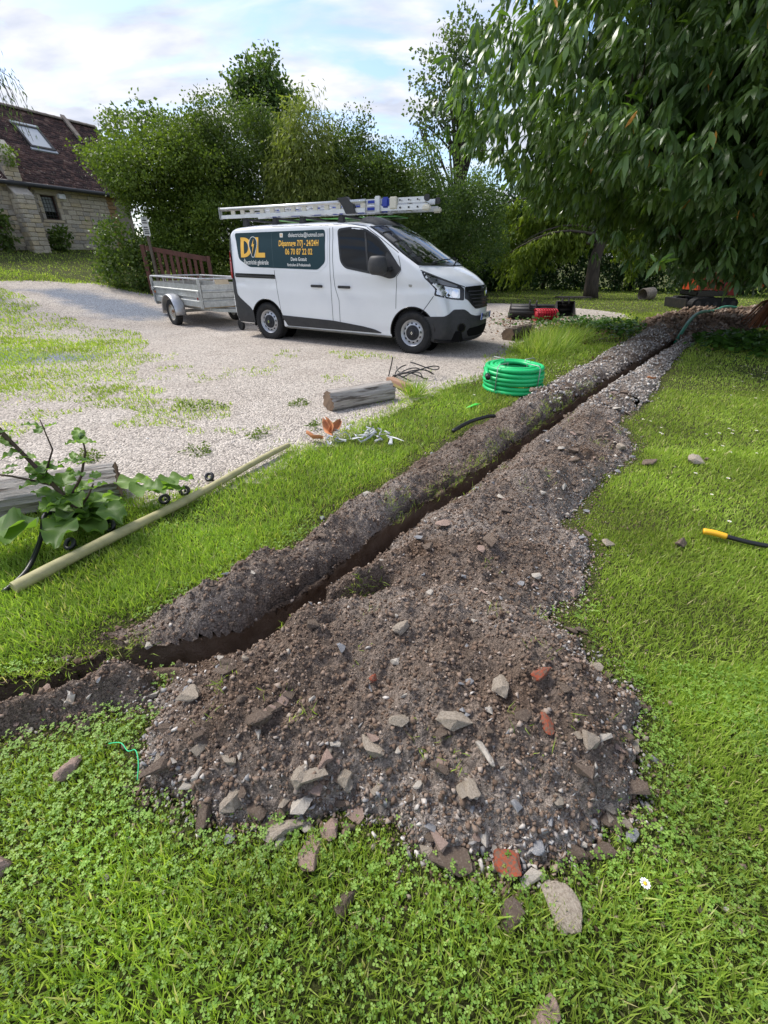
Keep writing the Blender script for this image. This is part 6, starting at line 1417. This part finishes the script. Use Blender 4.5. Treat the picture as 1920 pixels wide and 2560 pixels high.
for i, (x, y, rx, hz_, lb) in enumerate(((4.8, 26, 2.2, 2.2, 'dark evergreen hedge just right of the van front'), (9.0, 28, 2.6, 2.5, 'dark evergreen hedge behind the weeping tree'), (13.5, 27, 2.8, 2.6, 'dark evergreen hedge at the far right behind the excavator'), (17.5, 24, 2.8, 2.8, 'dark evergreen hedge at the right edge of the picture'), (1.8, 23.5, 2.0, 2.0, 'dark evergreen hedge behind the loose lower shrub'))):
    tree('evergreen_hedge', lb, 'hedge', (x, y), [(x, y, hz_, rx, 1.3, hz_ + .3), (x - rx * .6, y, hz_ * .7, rx * .7, 1.2, hz_), (x + rx * .6, y, hz_ * .8, rx * .8, 1.2, hz_)], 15000, .17, m_darkf, 19 + i, nl=4, group=None)
tree('evergreen_hedge', 'dense dark shrub right behind the trunk of the big tree', 'hedge', (13.9, 15.8), [(13.9, 15.8, 1.8, 1.3, 1.1, 1.9), (14.6, 15.4, 2.6, 1.3, 1.1, 1.6)], 9000, .15, m_darkf, 26, nl=4)
# undergrowth on the bank by the gate
tree('bramble', 'low ivy and bramble growing round the foot of the gate post', 'bramble', (-7.7, 14.9), [(-7.8, 15.0, 1.0, .8, .6, .6), (-7.2, 15.2, 1.3, .5, .5, .8), (-8.0, 15.2, 1.6, .6, .5, .9)], 5000, .10, m_hedge2, 29, trunk=.02, nl=4, clump=.16)
for i, (x, y, h_, lb) in enumerate(((-13.0, 17.5, 1.1, 'leafy sapling growing against the house wall left of the buttress'), (-12.0, 18.9, .75, 'leafy weed growing at the house wall below the barred window'))):
    z0 = float(ter(x, y)); tree('wall_plant', lb, 'plant', (x, y), [(x, y, z0 + h_ * .55, .28, .22, h_ * .5)], 500, .13, m_hedge2, 33 + i, trunk=.02, nl=5, clump=.1, per=10)
o = leaves('ivy', [(-12.8 + .33 * .47 + .05, 18.16 + .33 * .885 - .1, 4.35, .2, .15, .28)], 260, .09, m_hedge1, None, 41, clump=.1, per=12); tag(o, 'ivy growing over the top of the house buttress', 'ivy')

# weeping conifer
WP = thing('weeping_tree', 'weeping yellow-green conifer on the lawn beyond the gravel', 'tree', (8.95, 21.4, -.05))
m_weep = leafmat('weeping_frond', (.085, .135, .016), (.225, .295, .040), .4, .55, .25); r_ = np.random.default_rng(51); P, D, RN = [], [], []
wl = [([(.12, 0, 0), (.05, 0, .5), (-.05, 0, 1.4), (.1, 0, 2.6), (0, 0, 3.8)], .36, .16)]
for k in range(19):
    sd = -1 if k % 4 else 1; Lb = r_.uniform(2.2, 4.5) if sd < 0 else r_.uniform(1.5, 2.6); z0 = r_.uniform(1.9, 3.6); yb = r_.uniform(-1.4, 1.2); zr_ = r_.uniform(.2, .7); ze = r_.uniform(-1.4, -.2)
    br = [np.array([sd * Lb * t, yb * t, z0 + zr_ * math.sin(t * 2.2) + ze * t * t]) for t in np.linspace(0, 1, 7)]; wl.append((br, .06, .012))
    for t in np.linspace(.18, 1.0, int(Lb * 11)):
        p0 = np.array([sd * Lb * t, yb * t, z0 + zr_ * math.sin(t * 2.2) + ze * t * t]) + r_.normal(0, .07, 3); Ls = r_.uniform(.25, 1.0) * (.6 + .6 * t); Ls = min(Ls, p0[2] - .35)
        n = int(8 + 20 * max(Ls, .1)); tt = r_.random(n); rn = r_.random(); P.append(np.stack([p0[0] + r_.normal(0, .05, n) + sd * .1 * tt, p0[1] + r_.normal(0, .05, n), p0[2] - Ls * tt], 1)); D.append(np.stack([r_.normal(sd * .2, .5, n), r_.normal(0, .5, n), -1.1 + r_.normal(0, .3, n)], 1)); RN.append(np.clip(.65 * rn + .35 * r_.random(n), 0, 1))
limbs('trunk', wl, m_bark, WP)
P, D, RN = np.vstack(P), np.vstack(D), np.concatenate(RN); v, f, q = scatter(NARROW * np.array([1.6, 1, 1]), QF, P, frames(D, r_.uniform(0, 6.28, len(P))), r_.uniform(.14, .26, len(P)), RN); bigmesh('crown', v, f, m_weep, {'rnd': q}, parent=WP)
q = MB().box((0, 0, .04), (1.5, .5, .09), None, 0, .03); tag(obj('root_mound', q, m_post, None, False, (8.2, 21.1, -.01), .1), 'low mound of dead bark at the foot of the weeping tree', 'bark mound')

# left willow: trunk at the edge and hanging twigs
WL = thing('willow', 'mossy leaning trunk with hanging twigs at the left edge', 'tree', (-10.4, 12.2, float(ter(-10.4, 12.2)) - .1))
wp = [([(0, 0, 0), (-.15, 0, .6), (-.5, .1, 2.0), (-.6, .2, 4.5), (.4, .1, 5.6), (1.4, .1, 5.4)], .40, .05)]
for k in range(26):
    x = .9 + .07 * k + r_.normal(0, .05); z0 = 5.55 - .05 * k + r_.normal(0, .1); wp.append(([(.2, .1, 5.6), (x * .7, .1, z0 + .1), (x, .1, z0 - .35), (x + .12, .1, z0 - .9 - r_.random() * .5)], .010, .004))
limbs('trunk', wp, m_bark, WL)
nlv = 420; k_ = r_.integers(0, 26, nlv); xx = .9 + .07 * k_ + r_.normal(0, .08, nlv); P = np.stack([xx + .08, .1 + r_.normal(0, .06, nlv), 5.5 - .05 * k_ - r_.uniform(0, 1.3, nlv)], 1); D = np.stack([r_.normal(.2, .3, nlv), r_.normal(0, .3, nlv), -np.ones(nlv)], 1)
v, f, q = scatter(NARROW, QF, P, frames(D, r_.uniform(0, 6.28, nlv)), r_.uniform(.07, .13, nlv), r_.random(nlv)); bigmesh('crown', v, f, m_airy, {'rnd': q}, parent=WL)

# ------------------------------------------------------------------ the big evergreen tree on the right
m_mag = leafmat('laurel_leaf', (.042, .092, .024), (.145, .230, .066), .33, .33, .5, c3=(.10, .19, .035), tcol=(1.6, 1.7, .6))
m_old = mat('orange_old_leaf', (.50, .22, .03), .5)
MG = thing('evergreen_tree', 'huge glossy-leaved evergreen tree overhanging the lawn on the right', 'tree', (10.9, 12.6, -.05))
off = np.array([10.9, 12.6, -.05])
MC, MR = np.array([6.8, 9.6, 4.3]), np.array([5.2, 4.1, 3.9])
# drooping leaf: blade folded along the midrib, hanging from a whorl
HL_V = np.array([[0, 0, 0], [.095, .22, .02], [0, .24, -.02], [-.095, .22, .02], [.125, .66, -.06], [0, .68, -.10], [-.125, .66, -.06], [0, 1, -.24]]); HL_F = np.array([[0, 1, 2], [0, 2, 3], [1, 4, 5], [1, 5, 2], [2, 5, 6], [2, 6, 3], [4, 7, 5], [5, 7, 6]])
r_ = np.random.default_rng(61); NW = 9500
d = r_.normal(size=(NW * 3, 3)); d /= np.linalg.norm(d, axis=1, keepdims=True); d = d[(d[:, 1] < .55)][:NW]
lump = 1 + .10 * np.sin(d[:, 0] * 9 + 1) * np.sin(d[:, 2] * 8) + .07 * np.sin(d[:, 0] * 17 + d[:, 2] * 13)
rad = np.where(r_.random(len(d)) < .60, r_.uniform(.86, 1.03, len(d)), r_.uniform(.35, .9, len(d))) * lump
W = MC + d * MR * rad[:, None]
low = 1.42 - .55 * sst(6.0, 7.5, W[:, 0]) + .40 * np.maximum(0, 5.6 - W[:, 0]) + .40 * vn(W[:, 0], W[:, 1], .9, 131)
W[:, 2] = np.where(W[:, 2] < low, low + r_.uniform(0, .5, len(W)), W[:, 2]); dd_ = np.hypot(W[:, 0], W[:, 1])
ok = (W[:, 2] < 9) & ~((W[:, 0] < 2.6) & (W[:, 2] < 2.75) & (W[:, 1] > 6.8)); W, d = W[ok], d[ok]
# lower sprays in front of the excavator and at the right
NSP = 60; sp = np.stack([r_.uniform(3.4, 7.6, NSP), r_.uniform(6.6, 9.0, NSP), r_.uniform(1.15, 1.7, NSP)], 1); sp[:, 2] += .15 * np.maximum(0, 5 - sp[:, 0]); sp[:18] = np.stack([r_.uniform(5.0, 6.4, 18), r_.uniform(7.9, 9.2, 18), r_.uniform(1.08, 1.4, 18)], 1)
NIN = 3600; di = r_.normal(size=(NIN, 3)); di /= np.linalg.norm(di, axis=1, keepdims=True); WI = MC + np.array([.3, 1.2, .1]) + di * MR * r_.uniform(.15, .85, (NIN, 1)); WI[:, 2] = np.maximum(WI[:, 2], 2.2 + r_.uniform(0, .6, NIN))
big_ = np.concatenate([np.ones(len(W) + NSP), np.full(NIN, 1.7)]); W = np.vstack([W, sp, WI]); d = np.vstack([d, np.tile([0, -1., 0], (NSP, 1)), di])
k = 9; n = len(W) * k; az = np.tile(np.arange(k) * 2 * np.pi / k, len(W)) + np.repeat(r_.uniform(0, 6.28, len(W)), k) + r_.normal(0, .25, n); dr = np.repeat(r_.uniform(.35, 1.5, len(W)), k) + r_.normal(0, .2, n); out = np.repeat(d, k, 0)
D = np.stack([np.cos(az) * .8 + out[:, 0] * .35, np.sin(az) * .8 + out[:, 1] * .35, -dr], 1); pos = np.repeat(W, k, 0) + r_.normal(0, .022, (n, 3)); rn = np.clip(.5 * np.repeat(r_.random(len(W)), k) + .45 * r_.random(n), 0, .95)
young = np.repeat(r_.random(len(W)) < .035, k) & (r_.random(n) < .5); rn[young] = 1.0; D[young, 2] = .5
sz = r_.uniform(.11, .27, n) * np.repeat(big_ * r_.uniform(.8, 1.15, len(W)), k); x_ = np.cross(D, [0, 0, 1.]); rt = frames(D, r_.normal(0, .5, n) + np.where(r_.random(n) < .5, 0, 0))
vis_d = np.hypot(pos[:, 0], pos[:, 1]) + 3 * ~visible(pos[:, 0], pos[:, 1], pos[:, 2], 0) + .25 * np.abs(pos[:, 2] - 2.5); order = np.argsort(vis_d); near = order[:290]; rest = order[290:]
def to_loc(p): return p - off
SL_V = np.array([[0, 0, 0], [.10, .30, .03], [-.10, .30, .03], [.125, .68, -.05], [-.125, .68, -.05], [0, 1, -.22]]); SL_F = np.array([[0, 1, 2], [1, 3, 2], [2, 3, 4], [3, 5, 4]])
v, f, q = scatter(SL_V, SL_F, to_loc(pos[rest]), rt[rest], sz[rest], rn[rest]); o = bigmesh('crown', v, f, m_mag, {'rnd': q}, smooth=True, parent=MG); o['kind'] = 'stuff'
lm_ = []
for t_ in (.15, .4, .6, .85, 1.0):
    me_ = bpy.data.meshes.new('leaf'); me_.from_pydata(HL_V.tolist(), [], HL_F.tolist()); me_.materials.append(m_mag); a_ = me_.attributes.new('rnd', 'FLOAT', 'POINT'); a_.data.foreach_set('value', [t_] * len(HL_V)); me_.polygons.foreach_set('use_smooth', [True] * len(me_.polygons)); lm_.append(me_)
for i in near:
    o = link('leaf', lm_[int(min(4, rn[i] * 4.999))], MG); M4 = Matrix(rt[i].tolist()).to_4x4(); o.matrix_local = Matrix.Translation(to_loc(pos[i])) @ M4 @ Matrix.Scale(float(sz[i]), 4)
me_o = bpy.data.meshes.new('old_leaf'); me_o.from_pydata(HL_V.tolist(), [], HL_F.tolist()); me_o.materials.append(m_old)
fr = np.where((d[:, 1] < -.3) & visible(W[:, 0], W[:, 1], W[:, 2], 0) & (W[:, 2] < 6) & (big_ < 1.5))[0]
for i in r_.choice(fr, 26, False):
    o = link('old_leaf', me_o, MG); o.matrix_local = Matrix.Translation(to_loc(W[i] + np.array([0, -.08, 0]))) @ Matrix(frames(np.array([[r_.normal(0, .3), r_.normal(0, .3), -1]]), np.array([r_.uniform(0, 6)]))[0].tolist()).to_4x4() @ Matrix.Scale(float(r_.uniform(.14, .2)), 4)
L = [([(0, 0, 0), (-.1, -.1, .7), (-.4, -.3, 1.6), (-.6, -.5, 3.2), (-.8, -.8, 5.5)], .42, .2), ([(-.05, -.05, .25), (-1.0, -.4, .95), (-2.4, -1.0, 1.45), (-4.2, -1.8, 1.8), (-5.6, -2.3, 2.15), (-6.5, -2.6, 2.9), (-6.9, -2.8, 4.2)], .26, .05), ([(-.4, -.3, 1.4), (-1.6, -1.6, 2.4), (-2.8, -3.0, 3.6), (-3.4, -3.8, 4.6)], .18, .04), ([(-.4, -.3, 1.6), (-.3, -2.0, 2.8), (-.6, -3.6, 4.2), (-.7, -4.2, 5.8)], .18, .05), ([(-.3, -.3, 1.1), (-2.0, -1.0, 1.4), (-3.2, -2.2, 1.5), (-4.0, -3.0, 1.45)], .11, .025), ([(-3.6, -1.4, 1.85), (-5.0, -2.4, 2.6), (-6.6, -2.8, 3.4)], .08, .02)]
LB = L[:6]
for i in r_.choice(np.where(W[:, 1] > 8)[0], 60, False):
    e = W[i] - off; s0 = np.array(LB[int(r_.integers(0, 6))][0][int(r_.integers(1, 3))]); m0 = (s0 + e) / 2 + np.array([0, 0, .25]); L.append(([s0, m0, e], .018, .005))
limbs('trunk', L, m_bark, MG)
# undergrowth at the foot of the big tree
m_dock = leafmat('ground_leaf', (.030, .080, .012), (.075, .165, .025), .3, .5, .35)
def plant_patch(name, label, cx, cy, rx, ry, n, size, m, seed, h=.14, zf=None):
    r2 = np.random.default_rng(seed); x = cx + r2.normal(0, rx, n); y = cy + r2.normal(0, ry, n); ok = (soil(x, y)[1] < .02); x, y = x[ok], y[ok]; n = len(x)
    D = np.stack([r2.normal(0, 1, n), r2.normal(0, 1, n), r2.uniform(.0, .6, n)], 1); v, f, q = scatter(QV * np.array([1.4, 1, 1]), QF, np.stack([x, y, ter(x, y) + r2.uniform(.02, h, n)], 1), frames(D, r2.normal(0, .4, n)), size * r2.uniform(.6, 1.3, n), r2.random(n)); o = bigmesh(name, v, f, m, {'rnd': q}); tag(o, label, 'ground cover', kind='stuff')
plant_patch('ground_cover', 'low green ground cover under the big tree beside the far heap', 7.2, 8.9, .9, .8, 1500, .11, m_dock, 71)
plant_patch('weeds', 'low weeds and leaf litter between the buckets and the trench', 5.3, 11.4, .9, .8, 1500, .09, m_dock, 72, .16)
m_lit = rampmat('leaf_litter', [(0, (.10, .055, .03)), (.5, (.19, .11, .06)), (1, (.30, .20, .12))], .9); plant_patch('leaf_litter', 'brown leaf litter on the gravel beside the van front', 3.9, 11.6, 1.1, 1.4, 1300, .06, m_lit, 73, .03)

# ------------------------------------------------------------------ burdock by the gravel
m_burd = leafmat('burdock_leaf', (.095, .175, .035), (.210, .320, .085), .4, .5, .35, tcol=(1.7, 1.9, .6)); m_stem = mat('burdock_stem', (.055, .030, .025), .7, var=(6, (.10, .075, .035), .4, .7))
BK = thing('burdock', 'tall branching burdock plant with broad leaves at the gravel edge', 'plant', (-1.70, 2.16, 0)); r_ = np.random.default_rng(81)
stem = [([(0, 0, 0), (-.08, .0, .18), (-.16, 0, .34), (-.27, 0, .56), (-.34, 0, .72), (-.42, 0, .88)], .016, .006), ([(-.27, 0, .54), (-.36, .03, .64), (-.52, .05, .72)], .007, .004), ([(-.34, 0, .72), (-.33, -.02, .82), (-.32, -.03, .90)], .006, .004), ([(-.13, 0, .30), (-.30, -.05, .38), (-.50, -.10, .44)], .008, .004), ([(-.08, 0, .22), (.0, .04, .34), (.06, .06, .48), (.07, .06, .56)], .009, .004), ([(-.05, 0, .15), (.06, -.04, .26), (.12, -.05, .34)], .008, .004), ([(-.17, 0, .36), (-.10, .04, .5), (-.12, .06, .66)], .006, .003)]
limbs('stem', stem, m_stem, BK)
def broad(L, W, wave, seed):
    r2 = np.random.default_rng(seed); ph = r2.uniform(0, 6, 3)
    q = MB().grid(lambda u, v: Vector(((v - .5) * W * (math.sin(math.pi * min(1, (u + .004) ** .62)) ** .8 + .02) * (1 + .07 * math.sin(u * 21 + ph[0])), u * L - .06 * L * abs(v - .5) * 2 * (u < .15), wave * (abs(v - .5) * 2) ** 1.6 * math.sin(u * 15 + ph[1] + (2.0 if v > .5 else 0)) * W * .13 + .14 * W * abs(v - .5) * 2 - L * .30 * u * u)), 16, 8)
    return q
def bleaf(p, az, pitch, L, W, seed, rv):
    q = broad(L, W, 1.0, seed); me_ = mesh_of('leaf', q, m_burd, True, False); a_ = me_.attributes.new('rnd', 'FLOAT', 'POINT'); a_.data.foreach_set('value', [rv] * len(me_.vertices)); o = link('leaf', me_, BK); o.location = p; o.rotation_euler = (pitch, 0, az - math.pi / 2); return o
i = 0
for p, n, L0, L1 in (((-.05, 0, .10), 17, .24, .36), ((-.10, 0, .22), 10, .18, .26), ((-.17, 0, .36), 8, .15, .20), ((-.27, 0, .55), 5, .10, .15), ((-.36, 0, .72), 4, .08, .14), ((-.50, .05, .70), 4, .07, .11), ((-.50, -.10, .44), 5, .08, .12), ((.07, .06, .54), 6, .08, .14), ((.12, -.05, .33), 4, .10, .15), ((-.12, .06, .64), 3, .08, .12), ((-.33, -.05, .40), 3, .10, .14), ((.03, .05, .42), 3, .09, .13)):
    for k in range(n):
        L_ = r_.uniform(L0, L1) * .66; bleaf((p[0] + r_.normal(0, .02), p[1] + r_.normal(0, .02), p[2] + r_.normal(0, .03)), 2 * math.pi * k / n + r_.normal(0, .35), r_.uniform(.05, .65), L_, L_ * r_.uniform(.62, .85), i, float(r_.random())); i += 1
for (x, y, az, L_) in ((.28, .30, .6, .22), (.10, .42, 1.2, .22), (.42, .35, .5, .20), (-.25, -.35, 3.6, .34), (-.42, -.30, 4.0, .36), (-.05, -.25, 5.0, .22), (.50, .50, .9, .20), (.20, -.02, 5.6, .18)): bleaf((x * .6, y * .6, .16), az, .10, L_, L_ * .8, i, float(r_.random()) * .7); i += 1
m_bud = mat('burdock_bud', (.07, .13, .04), .8, bump=(40, .5, .01)); 
for p in ((-.43, 0, .90), (-.40, .02, .92), (-.46, .02, .89), (-.32, -.03, .91), (-.30, -.02, .90), (.07, .06, .57)):
    q = MB(); q.v, q.f = (lambda V, Fq: ([tuple(a * .022 for a in x) for x in V.tolist()], [tuple(t) for t in Fq.tolist()]))(*ico(3, .3)); q.m = [0] * len(q.f); obj('bud', q, m_bud, BK, False, p)
# clumps of coarse grass
def tuft(name, label, x, y, n, h, seed, rad=.05, m=m_grass2, group=None):
    r2 = np.random.default_rng(seed); px = x + np.clip(r2.normal(0, rad, n), -1.6 * rad, 1.6 * rad); py = y + np.clip(r2.normal(0, rad, n), -1.6 * rad, 1.6 * rad); az = np.arctan2(py - y, px - x) + r2.normal(0, .5, n); d_ = np.abs(r2.normal(0, .45, n)) + .1
    D = np.stack([np.sin(d_) * np.cos(az), np.sin(d_) * np.sin(az), np.cos(d_)], 1); v, f, q = scatter(BLB_V, BL_F, np.stack([px, py, ter(px, py)], 1), frames(D, r2.uniform(0, 6, n)), np.stack([np.full(n, .008), h * r2.uniform(.6, 1.2, n), h * r2.uniform(.6, 1.2, n)], 1), r2.random(n)); o = bigmesh(name, v, f, m, {'rnd': q}); tag(o, label, 'grass tuft', group)
tuft('grass_tuft', 'coarse grass tuft growing at the end of the reddish beam', .34, 5.1, 160, .26, 1)
for i, (x, y, lb) in enumerate(((3.3, 8.9, 'tall coarse grass clump just below the dark rotten log'), (3.0, 8.35, 'tall coarse grass clump at the gravel edge below the dark log'), (3.75, 9.3, 'tall coarse grass clump right of the dark log'), (2.65, 7.8, 'tall coarse grass clump at the gravel edge above the green coil'))): tuft('grass_tuft', lb, x, y, 380, .42, 10 + i, .20)
for i, (x, y, n, lb) in enumerate(((-1.55, 3.35, 40, 'tiny weed sprig in the gravel nearest the burdock'), (-1.15, 3.75, 40, 'small weed in the gravel above the wooden pole'), (-.62, 4.0, 46, 'small weed in the gravel left of the grey log'), (-2.35, 3.2, 60, 'weed clump in the gravel behind the burdock'), (-.95, 4.75, 40, 'flat weed in the gravel behind the grey log'), (-2.0, 4.6, 90, 'flat grass patch in the open gravel'))):
    o = leaves('gravel_weed', [(x, y, .02, .09 if n < 80 else .3, .08 if n < 80 else .14, .04)], n * 5, .034, m_hedge1, None, 300 + i, clump=.025, per=8, vis=False, zmin=lambda a, b: 0.0 * a, QVv=NARROW * np.array([1.6, 1, 1])); tag(o, lb, 'weed')
